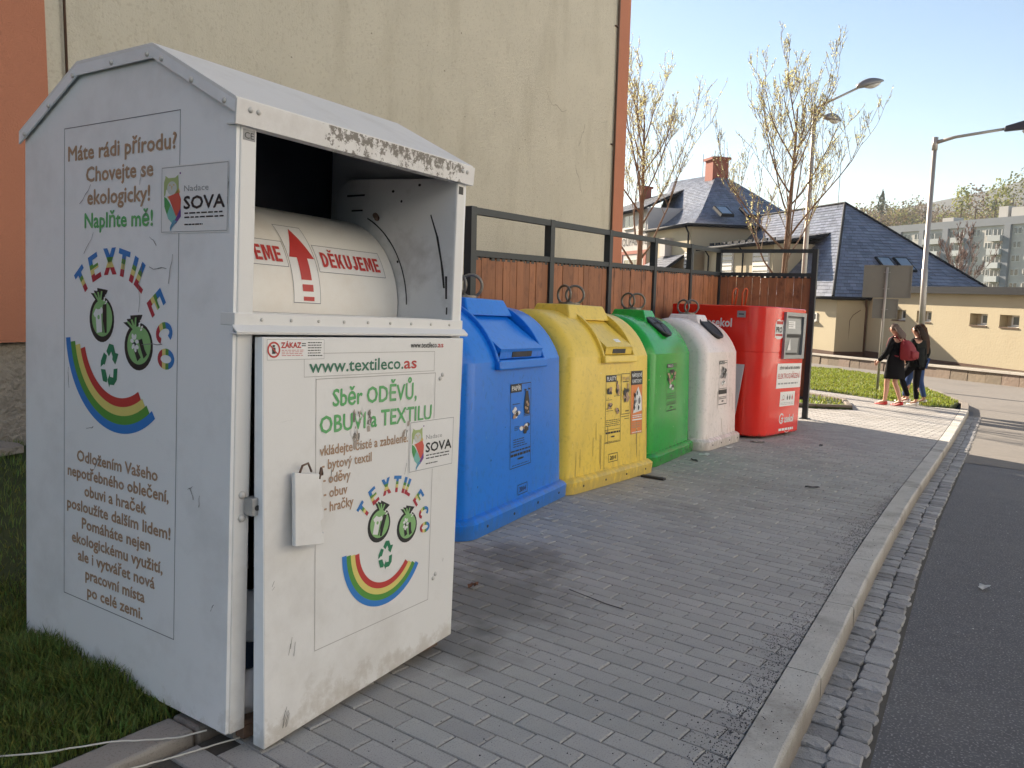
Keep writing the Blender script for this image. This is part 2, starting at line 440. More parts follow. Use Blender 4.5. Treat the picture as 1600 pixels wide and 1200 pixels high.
KERB = [(-.60, -2.), (-.68, .5), (-.75, 1.8), (-.79, 2.58), (-.89, 4.1), (-1.0, 5.76), (-1.11, 8.08), (-1.28, 13.1), (-1.50, 18.4)]
def kx(y):
    return float(np.interp(y, [k[1] for k in KERB], [k[0] for k in KERB]))
ISLAND = [(-9, 24.2), (-4.95, 20.5), (-2.19, 18.45), (-1.72, 18.75), (-1.72, 20.4), (-2.55, 23.4), (-4.4, 29.2), (-6.6, 32.0), (-9.5, 33.3)]
BED = [(-7.4, 14.3), (-3.74, 15.55), (-3.08, 16.1), (-3.5, 17.6), (-4.4, 18.4), (-7.6, 20.2)]
WALK = [(kx(y), y) for y in (-2, .5, 1.8, 2.58, 4.1, 5.76, 8.08, 13.1, 18.4)] + [(-1.56, 18.5), (-2.19, 18.42), (-4.95, 20.47), (-9, 24.1), (-9, 13.7), (-4.95, 13.5), (-4.55, 2.3), (-2.24, 2.15), (-2.24, -2)]
# bedding under the pavers
mb = MB()
mb.slab([(x, y, -.010) for x, y in WALK][::1], (0, 0, -.14))
pav = mb.build('pavement', M_sand, loc=(-2.5, 8, -.15), kind='structure'); street(pav)

def brick_verts(quad, drop=.03, ins=.005, b=.004):
    """bevelled block on a convex 2D outline, top at z=0"""
    c = [sum(p[0] for p in quad)/len(quad), sum(p[1] for p in quad)/len(quad)]
    def toward(p, d):
        vx, vy = c[0]-p[0], c[1]-p[1]; l = math.hypot(vx, vy) or 1
        return (p[0]+vx/l*d*1.3, p[1]+vy/l*d*1.3)
    n = len(quad)
    top = [(*toward(p, ins), 0.) for p in quad]; mid = [(*p, -b) for p in quad]; low = [(*p, -drop) for p in quad]
    fs = [tuple(range(n))]
    for i in range(n):
        k = (i+1) % n
        fs.append((n+i, n+k, k, i)); fs.append((2*n+i, 2*n+k, n+k, n+i))
    return top+mid+low, fs
PL, PW = .2, .1
ang = R(-2.6); e1 = Vector((math.cos(ang), math.sin(ang))); e2 = Vector((-math.sin(ang), math.cos(ang)))
full, cut = [], []
for j in range(-22, 245):
    for i in range(-42, 14):
        p = Vector((-1.5, 0)) + e1*((i+(.5 if j % 2 else 0))*PL) + e2*(j*PW)
        if not in_poly(p.x, p.y, WALK) and not (in_poly(p.x-.1, p.y, WALK)): continue
        if in_poly(p.x, p.y, BED) or p.x < -8.8: continue
        if p.y < 2.15 and p.x < -2.24+.1: continue
        h1, h2 = PL/2-.0022, PW/2-.0022
        q = [p-e1*h1-e2*h2, p+e1*h1-e2*h2, p+e1*h1+e2*h2, p-e1*h1+e2*h2]
        lim = kx(p.y)-.004
        if max(a.x for a in q) > lim and p.y < 18.4:
            if q[0].x > lim-.008: continue
            q = [Vector((min(a.x, lim), a.y)) for a in q]; cut.append((p, q))
        else: full.append((p, q))
hq = [(-PL/2+.0022, -PW/2+.0022), (PL/2-.0022, -PW/2+.0022), (PL/2-.0022, PW/2-.0022), (-PL/2+.0022, PW/2-.0022)]
cands = sorted([(p.length, p) for p, q in full if seen((p.x, p.y, 0)) and seen((p.x, p.y, 0))], key=lambda t: t[0])
near = set(); proto = None
Mpav = ORG[pav].inverted()
jit = random.Random(3)
def tilt(): return Matrix.Rotation(R(jit.uniform(-.45, .45)), 4, 'X') @ Matrix.Rotation(R(jit.uniform(-.3, .3)), 4, 'Y')
for d, p in cands[:295]:
    near.add((round(p.x, 4), round(p.y, 4)))
    M = Mpav @ Matrix.Translation((p.x, p.y, jit.uniform(-.0015, .0015))) @ Matrix.Rotation(ang+R(jit.uniform(-.4, .4)), 4, 'Z') @ tilt()
    if proto is None:
        v, f = brick_verts(hq)
        me = bpy.data.meshes.new('paver'); me.from_pydata(v, [], f); me.materials.append(M_paver)
        proto = bpy.data.objects.new('paver', me); COL.objects.link(proto); proto.parent = pav; proto.matrix_basis = M
    else: share(proto, 'paver', pav, M)
mb = MB()
for p, q in full + cut:
    if (round(p.x, 4), round(p.y, 4)) in near: continue
    v, f = brick_verts([(a.x, a.y) for a in q])
    dz = jit.uniform(-.0015, .0015); tx, ty = jit.uniform(-.006, .006), jit.uniform(-.008, .008)
    mb.add([(a[0], a[1], a[2]+dz+tx*(a[0]-p.x)+ty*(a[1]-p.y)) for a in v], f)
mb.build('paver_field', M_paver, pav, kind='stuff')

# ------------------------------------------------------------------ kerb stones, gutter setts
def kerb_dir(y):
    d = Vector((kx(y+.2)-kx(y-.2), .4)); return d.normalized()
kerb = MB().slab([(kx(y)+.01, y, -.14) for y in (-2, 2.6, 8, 18.3)] + [(kx(y)+.13, y, -.14) for y in (18.3, 8, 2.6, -2)], (0, 0, -.12)).build('kerb', M_sand, kind='structure'); street(kerb)
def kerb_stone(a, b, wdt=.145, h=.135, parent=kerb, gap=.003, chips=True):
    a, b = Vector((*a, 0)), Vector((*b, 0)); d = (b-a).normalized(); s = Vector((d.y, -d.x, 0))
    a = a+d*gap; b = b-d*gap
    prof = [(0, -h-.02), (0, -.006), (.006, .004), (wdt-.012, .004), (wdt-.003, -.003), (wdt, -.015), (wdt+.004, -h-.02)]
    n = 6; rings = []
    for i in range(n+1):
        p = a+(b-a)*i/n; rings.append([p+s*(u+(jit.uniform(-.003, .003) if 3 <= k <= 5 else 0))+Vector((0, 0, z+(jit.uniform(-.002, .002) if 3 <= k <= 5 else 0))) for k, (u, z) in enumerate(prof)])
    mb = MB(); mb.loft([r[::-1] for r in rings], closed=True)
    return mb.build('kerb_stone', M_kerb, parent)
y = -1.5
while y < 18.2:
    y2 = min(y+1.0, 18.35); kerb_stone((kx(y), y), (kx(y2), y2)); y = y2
# kerb round the grass island
isl = MB().slab([(*p, -.15) for p in [(-1.5, 18.6), (-1.45, 20.5), (-2.3, 23.6), (-4.2, 29.6), (-6.5, 32.5), (-9.5, 33.8), (-9.5, 33.3), (-6.6, 32), (-4.4, 29.2), (-2.55, 23.4), (-1.72, 20.4), (-1.72, 18.75)]], (0, 0, .02)).build('island_kerb', M_sand, kind='structure'); street(isl)
path = [(-1.5, 18.36), (-1.56, 19.2), (-1.66, 20.4), (-1.98, 21.7), (-2.47, 23.4), (-2.95, 25), (-3.7, 27.2), (-4.32, 29.25), (-5.3, 30.7), (-6.55, 32.1), (-9.5, 33.4)]
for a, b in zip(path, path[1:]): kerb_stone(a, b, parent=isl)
# gutter of two rows of granite setts
gut = MB().slab([(kx(y)+.13, y, -.122) for y in (-2, .5, 2.6, 4.1, 5.76, 8.1, 13.1, 18.3)] + [(kx(y)+.39, y, -.122) for y in (18.3, 13.1, 8.1, 5.76, 4.1, 2.6, .5, -2)], (0, 0, -.05)).build('gutter', M_sand, kind='structure'); street(gut)
def sett_mesh(lx, ly, h=.04):
    n = 4; hx, hy = lx/2, ly/2
    base = []
    for k in range(12):
        side = k//3; t = (k % 3)/3
        c = [(-hx, -hy), (hx, -hy), (hx, hy), (-hx, hy)]; a, b = c[side], c[(side+1) % 4]
        x, y_ = a[0]+(b[0]-a[0])*t, a[1]+(b[1]-a[1])*t
        rr = .93 if k % 3 == 0 else 1.0
        base.append((x*rr+jit.uniform(-.004, .004), y_*rr+jit.uniform(-.004, .004)))
    ins = .90; z1 = lambda: jit.uniform(-.004, .0025)
    low = [(x, y_, -h) for x, y_ in base]; mid = [(x, y_, -.007+z1()) for x, y_ in base]; top = [(x*ins, y_*ins, z1()) for x, y_ in base]
    c = [(0, 0, jit.uniform(-.001, .004))]
    v = low+mid+top+c; fs = []
    for i in range(12):
        k = (i+1) % 12
        fs += [(i, k, 12+k, 12+i), (12+i, 12+k, 24+k, 24+i), (24+i, 24+k, 36)]
    return v, fs
variants = [sett_mesh(.120, .092) for _ in range(14)]
spots = []
for row in (0, 1):
    y = -1.6
    while y < 18.2:
        ly = jit.uniform(.074, .108); off = .19+.122*row
        spots.append((kx(y+ly/2)+off+jit.uniform(-.006, .006), y+ly/2, ly, jit.uniform(.9, 1.06), jit.randrange(14), R(jit.uniform(-4, 4)))); y += ly+.008
vis = sorted([s for s in spots if seen((s[0], s[1], -.11))], key=lambda s: math.hypot(s[0], s[1]))[:290]
visset = {id(s) for s in vis}; protos = {}; mb = MB(); Mg = ORG[gut].inverted()
for s in spots:
    M = Matrix.Translation((s[0], s[1], -.108+jit.uniform(-.004, .004))) @ Matrix.Rotation(s[5]-kerb_dir(s[1]).x*-1*0, 4, 'Z') @ Matrix.Diagonal((s[3], s[2]/.090, 1, 1))
    v, f = variants[s[4]]
    if id(s) in visset:
        if s[4] not in protos:
            me = bpy.data.meshes.new('sett'); me.from_pydata(v, [], f); me.materials.append(M_sett)
            o = bpy.data.objects.new('sett', me); COL.objects.link(o); o.parent = gut; o.matrix_basis = Mg @ M; protos[s[4]] = o
        else: share(protos[s[4]], 'sett', gut, Mg @ M)
    else: mb.add([M @ Vector(p) for p in v], f)
mb.build('sett_row', M_sett, gut, kind='stuff')

# edging of the lawn in the foreground, of the small bed
edge = MB().slab([(-2.42, -2, -.1), (-2.24, -2, -.1), (-2.24, 2.15, -.1), (-2.42, 2.15, -.1)], (0, 0, -.08)).build('lawn_edging', M_sand, kind='structure'); street(edge)
yy = -1.4
while yy < 2.1:
    mb = MB(); a, b = yy+.004, min(yy+1.0, 2.15)-.004
    mb.hexa([(-2.41, a, -.11), (-2.245, a, -.11), (-2.245, b, -.11), (-2.41, b, -.11)], [(-2.40, a, .035), (-2.262, a, .035), (-2.262, b, .035), (-2.40, b, .035)])
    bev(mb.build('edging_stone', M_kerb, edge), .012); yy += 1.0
bed = MB().slab([(*p, -.12) for p in BED], (0, 0, .155)).build('flower_bed_soil', M_turf, kind='structure'); street(bed)
for a, b in zip(BED, BED[1:]):
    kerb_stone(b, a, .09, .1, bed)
for o in bed.children: o.location.z += .075; o.name = 'edging_stone'

# ------------------------------------------------------------------ lawns (soil sheets and real blades)
lawn = MB().slab([(-8.6, -6, .09), (-2.41, -6, -.1), (-2.41, 2.2, -.1), (-4.6, 2.25, -.02), (-4.95, 13.6, -.1), (-9, 13.75, .06)], (0, 0, .115)).build('lawn_soil', M_turf, kind='structure'); street(lawn)
isoil = MB().slab([(*p, -.13) for p in ISLAND], (0, 0, .14)).build('island_soil', M_turf, kind='structure'); street(isoil)

def blades(name, pts, hts, mtl, wid=.006, lean=.5, seed=1, segs=2):
    """one mesh of bent grass blades rooted at pts (N,3)"""
    g = np.random.default_rng(seed); n = len(pts)
    th = g.uniform(0, 2*np.pi, n); ln = g.uniform(.1, lean, n)*hts; d = np.stack([np.cos(th), np.sin(th)], 1)
    ph = g.uniform(0, 2*np.pi, n); s = np.stack([np.cos(ph), np.sin(ph)], 1)*wid*g.uniform(.6, 1.3, (n, 1))
    P = np.zeros((n, 5, 3)); base = pts
    P[:, 0] = base; P[:, 0, :2] -= s/2; P[:, 1] = base; P[:, 1, :2] += s/2
    mid = base.copy(); mid[:, :2] += d*ln[:, None]*.35; mid[:, 2] += hts*.6
    P[:, 2] = mid; P[:, 2, :2] -= s*.4; P[:, 3] = mid; P[:, 3, :2] += s*.4
    tip = base.copy(); tip[:, :2] += d*ln[:, None]; tip[:, 2] += hts*np.sqrt(np.clip(1-(ln/np.maximum(hts, 1e-6))**2*.6, .2, 1))
    P[:, 4] = tip
    k = np.arange(n)[:, None]*5
    tri = np.concatenate([k+[0, 1, 3], k+[0, 3, 2], k+[2, 3, 4]], 1).reshape(-1, 3)
    me = bpy.data.meshes.new(name); me.vertices.add(n*5); me.vertices.foreach_set('co', P.reshape(-1))
    me.loops.add(len(tri)*3); me.loops.foreach_set('vertex_index', tri.reshape(-1).astype(np.int32))
    me.polygons.add(len(tri)); me.polygons.foreach_set('loop_start', (np.arange(len(tri))*3).astype(np.int32))
    me.polygons.foreach_set('loop_total', np.full(len(tri), 3, np.int32))
    me.materials.append(mtl); me.update(calc_edges=True); me.validate()
    o = bpy.data.objects.new(name, me); COL.objects.link(o); o['kind'] = 'stuff'; ORG[o] = Matrix(); return o
g = np.random.default_rng(5)
n = 62000
xs = -2.42-np.abs(g.normal(0, .75, n)); ys = g.uniform(.2, 2.2, n)
ys2 = g.uniform(1.2, 4.0, 14000); xs2 = g.uniform(-7.3, -3.4, 14000)
X = np.concatenate([xs, xs2]); Y = np.concatenate([ys, ys2])
clump = .5+.5*np.sin(X*9+np.sin(Y*7)*2)*np.sin(Y*8+np.cos(X*6)*2)
keep = (X > -7.3) & ((Y < 2.2) | (X < -4.75)) & (g.uniform(0, 1, len(X)) < .35+.65*clump)
X, Y, clump = X[keep], Y[keep], clump[keep]
edge_boost = np.where((np.abs(Y-1.56) < .12) & (X > -3.5), 1.5, 1.)
H = (.035+.06*clump*g.uniform(.3, 1, len(X)))*edge_boost
inbox = (X > -3.38) & (X < -2.15) & (Y > 1.66) & (Y < 2.7)
X, Y, H = X[~inbox], Y[~inbox], H[~inbox]
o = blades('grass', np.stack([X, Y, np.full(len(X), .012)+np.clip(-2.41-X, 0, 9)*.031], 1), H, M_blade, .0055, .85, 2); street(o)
# sunlit island and bed
pts = []
while len(pts) < 26000:
    x, y = g.uniform(-9, -1.7), g.uniform(18.3, 33)
    if in_poly(x, y, ISLAND): pts.append((x, y, .01))
    elif len(pts) < 3500:
        x, y = g.uniform(-6, -3.0), g.uniform(15, 19.5)
        if in_poly(x, y, BED): pts.append((x, y, .035))
pts = np.array(pts)
cl = .5+.5*np.sin(pts[:, 0]*5+np.sin(pts[:, 1]*3))*np.sin(pts[:, 1]*4.1)
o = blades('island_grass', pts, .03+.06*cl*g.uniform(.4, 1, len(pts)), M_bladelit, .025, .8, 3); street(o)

# black grit swept against the kerb
mb = MB()
gr = random.Random(11)
def grain(mb, x, y, z, s):
    a = gr.uniform(0, 6.3); v = [(x+s*math.cos(a+k*2.094)*gr.uniform(.7, 1.2), y+s*math.sin(a+k*2.094)*gr.uniform(.7, 1.2), z) for k in range(3)]
    mb.add(v+[(x, y, z+s*gr.uniform(.6, 1.2))], [(0, 1, 3), (1, 2, 3), (2, 0, 3)])
for _ in range(6000):
    y = 1.4+7.0*gr.random()**1.4
    dens = .5+.5*math.sin(y*2.1+1)+.4*math.sin(y*5.3)
    if gr.random() > .25+.6*dens: continue
    x = kx(y)-.004-abs(gr.gauss(0, .028+.05*max(0, dens)))
    grain(mb, x, y, .001, gr.uniform(.0016, .0042))
for _ in range(900):
    y = gr.uniform(1.4, 8); x = kx(y)-gr.random()**2*1.1
    jx = round(y/.1)*.1; grain(mb, x, jx+gr.uniform(-.01, .01), .0, gr.uniform(.002, .0045))
for _ in range(160):
    y = gr.uniform(1.6, 7); grain(mb, kx(y)+gr.uniform(.01, .12), y, .004, gr.uniform(.0018, .004))
o = mb.build('grit', M_grit, kind='stuff'); street(o)
# ================================================================== the white clothes container
M_white = mat('white_sheet_steel', (.80, .79, .775), .42, var=.05, scale=2.2, bump=.12, bscale=3, bdist=.02, stain=(.40, .36, .31), stain_amt=.30, sscale=2.3)
add_mask_layer(M_white, (.40, .34, .27), .0, .24, 2, 9, .70, .35, (1, 1, 1))
M_side = mat('white_side_panel', (.86, .865, .875), .30, var=.05, scale=1.3, bump=.16, bscale=2.6, bdist=.03, stain=(.45, .44, .43), stain_amt=.25, sscale=3)
add_mask_layer(M_side, (.42, .39, .34), .02, .22, 2, 6, .72, .3, (1.2, 1.2, 1))
M_drum = mat('drum_white', (.86, .84, .80), .4, var=.05, scale=3, stain=(.62, .50, .38), stain_amt=.4, sscale=1.6)
M_lip = mat('chipped_lip', (.78, .76, .745), .45, var=.05, scale=3, stain=(.42, .37, .32), stain_amt=.4, sscale=4)
def chip_layer(m):
    """bare dark steel where the paint has flaked along the lower half of the lip"""
    nt = m.node_tree; N = nt.nodes; L = nt.links; b = N['Principled BSDF']
    old = b.inputs['Base Color'].links[0].from_socket
    tc = N.new('ShaderNodeTexCoord'); sx = N.new('ShaderNodeSeparateXYZ'); L.new(tc.outputs['Object'], sx.inputs[0])
    def rng(sock, a, bb, c, d):
        n = N.new('ShaderNodeMapRange'); n.interpolation_type = 'SMOOTHSTEP'; L.new(sock, n.inputs[0])
        for i, x in enumerate((a, bb, c, d)): n.inputs[i+1].default_value = x
        return n.outputs[0]
    no = N.new('ShaderNodeTexNoise'); no.inputs['Scale'].default_value = 38; no.inputs['Detail'].default_value = 8; no.inputs['Roughness'].default_value = .75
    L.new(tc.outputs['Object'], no.inputs['Vector'])
    mk = N.new('ShaderNodeMath'); mk.operation = 'MULTIPLY'
    L.new(rng(sx.outputs[1], -.33, -.2, 0, 1), mk.inputs[0]); L.new(rng(sx.outputs[1], .50, .56, 1, 0), mk.inputs[1])
    m2 = N.new('ShaderNodeMath'); m2.operation = 'MULTIPLY'; L.new(mk.outputs[0], m2.inputs[0])
    L.new(rng(sx.outputs[2], 2.005, 2.035, .8, 1), m2.inputs[1])
    sb = N.new('ShaderNodeMath'); sb.operation = 'MULTIPLY_ADD'; L.new(m2.outputs[0], sb.inputs[0]); sb.inputs[1].default_value = .35; L.new(no.outputs['Fac'], sb.inputs[2])
    f = rng(sb.outputs[0], .80, .86, 0, .9)
    mx = N.new('ShaderNodeMix'); mx.data_type = 'RGBA'; L.new(f, mx.inputs[0]); L.new(old, mx.inputs[6]); mx.inputs[7].default_value = (.12, .10, .08, 1)
    L.new(mx.outputs[2], b.inputs['Base Color'])
chip_layer(M_lip)
M_inner = mat('hood_inside', (.72, .72, .73), .5, var=.1, scale=3, stain=(.25, .23, .2), stain_amt=.5, sscale=4)
M_dark = mat('inside_shade', (.03, .033, .045), .8, var=.3)  # near-black colour for added sheets that stand in for shade under the hood
M_zinc = mat('zinc', (.42, .42, .42), .45, var=.2, metal=.6)
M_rust = mat('rusty_steel', (.16, .10, .07), .8, var=.4, scale=30)
M_black = flat('black_rubber', (.02, .02, .022), .6)
P_line = flat('grey_line', (.16, .16, .18), .6)
P_brown = flat('brown_print', (.42, .265, .165), .5, stain=(.5, .46, .44), stain_amt=.35, sscale=14)
P_green = flat('green_print', (.11, .42, .14), .5, stain=(.5, .48, .46), stain_amt=.3, sscale=14)
P_dgreen = flat('dark_green_print', (.02, .20, .095), .5)
P_red = flat('red_print', (.52, .045, .04), .5)
P_black = flat('black_print', (.018, .018, .02), .5)
P_white = flat('white_print', (.78, .78, .77), .5)
P_blue = flat('blue_print', (.03, .20, .58), .5)
P_yellow = flat('yellow_print', (.72, .62, .18), .5)
P_grass = flat('leaf_green_print', (.09, .30, .05), .5)
P_lime = flat('pale_green_print', (.25, .48, .19), .5)
P_paper = flat('sticker_white', (.82, .81, .80), .35)
P_grey = flat('grey_print', (.30, .30, .31), .5)
P_orange = flat('orange_print', (.72, .21, .04), .45)
# letters striped blue / green / yellow / red from top to bottom, by the height kept in the mesh
def stripe_mat():
    m = bpy.data.materials.new('striped_print'); m.use_nodes = True; nt = m.node_tree; N = nt.nodes; L = nt.links
    b = N['Principled BSDF']; b.inputs['Roughness'].default_value = .5
    a = N.new('ShaderNodeAttribute'); a.attribute_name = 'stripe'
    cr = N.new('ShaderNodeValToRGB'); cr.color_ramp.interpolation = 'CONSTANT'
    cols = [(0, (.42, .03, .05)), (.27, (.72, .60, .22)), (.48, (.10, .28, .06)), (.66, (.03, .19, .52))]
    e = cr.color_ramp.elements
    e[0].position = 0; e[0].color = (*cols[0][1], 1); e[1].position = cols[1][0]; e[1].color = (*cols[1][1], 1)
    for p, c in cols[2:]: x = e.new(p); x.color = (*c, 1)
    L.new(a.outputs['Fac'], cr.inputs[0]); L.new(cr.outputs[0], b.inputs['Base Color'])
    return m
M_stripe = stripe_mat()

BX, BY = -2.117, 1.607                   # front plane x, near side plane y
W_, D_ = 1.15, 1.285
box = street(thing('clothes_container', 'big white metal clothes collection container with peaked roof, open hood and a smiling face print', 'clothes container', (BX-D_/2, BY+W_/2, 0)))
prof = [(-D_, .06), (-D_, 2.066), (-.875, 2.262), (-.416, 2.262), (0, 2.05), (0, .06)]     # (x from front, z)
TH = .012
def side_poly(y): return [(BX+x, y, z) for x, z in prof]
near = MB().slab(side_poly(BY), (0, TH, 0)).build('side_panel', M_side, box)
mb = MB().slab(side_poly(BY+W_-TH), (0, TH, 0)); mb.build('side_panel', M_side, box)
MB().box(BX-D_-.0, BX-D_+TH, BY+TH+.001, BY+W_-TH-.001, .06, 2.06).build('back_panel', M_side, box)
MB().box(BX-D_+TH+.001, BX-.002, BY+TH+.001, BY+W_-TH-.001, .06, .075).build('floor_plate', M_rust, box)
# roof: three folded sheets with down-turned flanges over both side panels
rp = prof[1:5]; OV = .018
front_over = .018
rpts = [(-D_-.012, 2.058), (-.878, 2.268), (-.414, 2.268), (front_over, 2.052)]
names = ('rear', 'top', 'front')
for k in range(3):
    (xa, za), (xb, zb) = rpts[k], rpts[k+1]
    t = .012
    mb = MB(); y0, y1 = BY-OV, BY+W_+OV
    mb.hexa([(BX+xa, y0, za), (BX+xb, y0, zb), (BX+xb, y1, zb), (BX+xa, y1, za)], [(BX+xa, y0, za+t), (BX+xb, y0, zb+t), (BX+xb, y1, zb+t), (BX+xa, y1, za+t)])
    mb.build('roof_sheet', M_white, box)
    for yy in (y0, y1-.006):
        fl = .036
        mb = MB().slab([(BX+xa, yy, za), (BX+xa, yy, za-fl), (BX+xb, yy, zb-fl), (BX+xb, yy, zb)][::-1], (0, .006, 0))
        mb.build('roof_flange', M_side, box)
lip = MB().slab([(BX+front_over+.001, BY-OV-.002, 2.058), (BX+front_over-.004, BY-OV-.002, 1.984), (BX+front_over-.004, BY+W_+OV+.002, 1.984), (BX+front_over+.001, BY+W_+OV+.002, 2.058)], (.008, 0, 0))
lip.slab([(BX+front_over-.004, BY-.01, 1.984), (BX-.035, BY-.01, 1.988), (BX-.035, BY+W_+.01, 1.988), (BX+front_over-.004, BY+W_+.01, 1.984)], (0, 0, .004))
lip.build('roof_lip', M_lip, box)
# rivets
rv = None
def rivet(p, n, r=.009, parent=None, m=None):
    global rv
    P = parent or box
    M = ORG[P].inverted() @ Matrix.Translation(p) @ Vector(n).to_track_quat('Z', 'Y').to_matrix().to_4x4() @ Matrix.Diagonal((r/.009, r/.009, r/.009, 1))
    if rv is None:
        mb = MB(); rings = [[(rr*math.cos(a), rr*math.sin(a), z) for a in [k*math.pi/5 for k in range(10)]] for rr, z in ((.009, 0), (.0085, .003), (.005, .006), (.0015, .0068))]
        mb.loft(rings, cap0=False); rv = mb.build('rivet', M_white, P, local=True, smooth=True); rv.matrix_basis = M
    else: share(rv, 'rivet', P, M)
for (x, z) in ((-1.25, 2.06), (-1.07, 2.148), (-.9, 2.237), (-.65, 2.25), (-.44, 2.25), (-.36, 2.225), (-.2, 2.14), (-.035, 2.06)):
    rivet((BX+x, BY-OV-.001, z-.004), (0, -1, 0))
for y in (BY+.03, BY+.06, BY+W_-.03, BY+W_-.06): rivet((BX+front_over+.007, y, 2.032), (1, 0, 0))
# front posts, sill and lintel
post = []
for y0, y1 in ((BY+.0125, BY+.072), (BY+W_-.063, BY+W_-.0125)):
    o = MB().box(BX-.05, BX+.004, y0, y1, .055, 2.0).build('front_post', M_white, box); bev(o, .004); post.append(o)
for z in (1.26, 1.05): pass
for z in (1.22, 1.14, .96, .33, .22): rivet((BX+.005, BY+W_-.03, z), (1, 0, 0))
for z in (.84, .765): rivet((BX+.005, BY+.042, z), (1, 0, 0), r=.013)
sill = MB().box(BX-.06, BX+.010, BY-.002, BY+W_+.002, 1.378, 1.418)
sill.slab([(BX+.010, BY-.012, 1.382), (BX+.034, BY-.012, 1.362), (BX+.034, BY+W_+.012, 1.362), (BX+.010, BY+W_+.012, 1.382)][::-1], (0, 0, -.006))
sill.box(BX-.0, BX+.032, BY-.012, BY+W_+.012, 1.352, 1.357)
bev(sill.build('sill_rail', M_white, box), .003)
for k in range(9): rivet((BX+.011, BY+.1+k*.12, 1.398), (1, 0, 0), r=.006)
# hood: shelf, drum, inner cheeks, dark sheets as the shade inside
MB().box(BX-.36, BX-.05, BY+.073, BY+W_-.064, 1.410, 1.420).build('chute_shelf', M_white, box)
ck = MB().slab([(BX-.002, BY+W_-.0645, 1.40), (BX-.002, BY+W_-.0645, 2.0), (BX-.62, BY+W_-.0645, 2.03), (BX-.70, BY+W_-.0645, 1.98), (BX-.70, BY+W_-.0645, 1.44), (BX-.36, BY+W_-.0645, 1.40)], (0, .004, 0)).build('inner_cheek', M_inner, box)
MB().slab([(BX-.05, BY+.073, 1.40), (BX-.05, BY+.073, 2.0), (BX-.68, BY+.073, 2.03), (BX-.68, BY+.073, 1.40)], (0, -.004, 0)).build('inner_cheek', M_inner, box)
MB().box(BX-.79, BX-.78, BY+.02, BY+W_-.02, 1.5, 2.245).build('back_shade', M_dark, box)
MB().slab([(BX-.02, BY+.02, 1.995), (BX-.42, BY+.02, 2.235), (BX-.98, BY+.02, 2.235), (BX-.98, BY+W_-.02, 2.235), (BX-.42, BY+W_-.02, 2.235), (BX-.02, BY+W_-.02, 1.995)][0:0] or [(BX-.03, BY+.014, 2.015), (BX-.42, BY+.014, 2.246), (BX-.42, BY+W_-.014, 2.246), (BX-.03, BY+W_-.014, 2.015)], (0, 0, -.004)).build('hood_shade', M_dark, box)
CXD, CZD, RD = -2.80, 1.46, .385
mb = MB(); rings = []
for y in (BY+.08, BY+W_-.07):
    rings.append([(CXD+RD*math.cos(R(a)), y, CZD+RD*math.sin(R(a))) for a in range(-30, 136, 5)])
mb.loft(rings, cap0=False, cap1=False, closed=False)
drum = mb.build('chute_drum', M_drum, box, smooth=True)
MB().box(BX-.78, BX-.421, BY+.014, BY+W_-.014, 2.24, 2.246).build('hood_shade', M_dark, box)
MB().slab([(BX-.78, BY+.0745, 1.43), (BX-.06, BY+.0745, 1.43), (BX-.06, BY+.0745, 2.02), (BX-.42, BY+.0745, 2.235), (BX-.78, BY+.0745, 2.235)], (0, .0035, 0)).build('inner_shade', M_dark, box)
# slots and marks rubbed into the far cheek
cm = Print(lambda u, v, h: (BX+u, BY+W_-.0645-h, v))
cm.poly([(-.13, 1.86), (-.085, 1.76), (-.05, 1.62), (-.04, 1.55), (-.05, 1.55), (-.07, 1.66), (-.10, 1.77), (-.135, 1.855)], .001)
cm.poly([(-.042, 1.60), (-.03, 1.60), (-.026, 1.505), (-.036, 1.505)], .001); cm.poly([(-.03, 1.47), (-.022, 1.47), (-.022, 1.44), (-.03, 1.44)], .001)
cm.rect(-.63, -.52, 1.952, 1.960, .001); cm.rect(-.60, -.53, 1.885, 1.892, .001)
cm.arc(-.683, 1.46, .43, .436, R(2), R(65), .001)
cm.ell(-.35, 1.965, .008, .006); cm.ell(-.2, 1.985, .008, .006); cm.ell(-.30, 1.92, .006, .006); cm.ell(-.31, 1.66, .006, .006)
cm.build('rubbed_mark', P_black, box)
# things glimpsed behind the drum
MB().tube([(BX-.42, BY+W_-.1, 1.86), (BX-.44, BY+W_-.066, 1.85)], .012, 8).build('drum_stop', M_rust, box)
# prints on the drum
def dr(u, v, h):     # u along the drum (y), v degrees up from the front
    a = R(v); rr = RD+h; return (CXD+rr*math.cos(a), u, CZD+rr*math.sin(a))
p = Print(dr)
def drum_panel(u0, u1, v0, v1):
    p.rect(u0, u1, v0, v1, .0008, 0, 10); p.frame(u0, u1, v0, v1, .004, .0012, 1)
for (u0, u1, v0, v1, k) in ((2.25, 2.628, 18.7, 36.6, 0), (1.72, 2.098, 20, 36.5, 0)):
    for i in range(9):
        a = v0+(v1-v0)*i/9; b = v0+(v1-v0)*(i+1)/9; p.rect(u0, u1, a, b, .0008, 0)
    for (a, b, c, d) in ((u0, u1, v0, v0+.35), (u0, u1, v1-.35, v1)): p.rect(a, b, c, d, .0012, 1)
    p.rect(u0, u0+.002, v0, v1, .0012, 1, 8); p.rect(u1-.002, u1, v0, v1, .0012, 1, 8)
    v, f = fit_block('D\u011aKUJEME', u0+.025, u1-.025, (v0+v1)/2-5.6, (v0+v1)/2+4.0)
    p.shape(v, f, .0034, 2)
p.rect(2.105, 2.24, 0, 50, .0006, 0, 24)
for a, b in ((2.105, 2.107), (2.238, 2.24)): p.rect(a, b, 0, 50, .0012, 1, 24)
p.rect(2.105, 2.24, -.2, .2, .0012, 1); p.rect(2.105, 2.24, 49.8, 50.2, .0012, 1)
p.rect(2.148, 2.20, 13.2, 27, .0018, 2, 8)
v = []; f = []
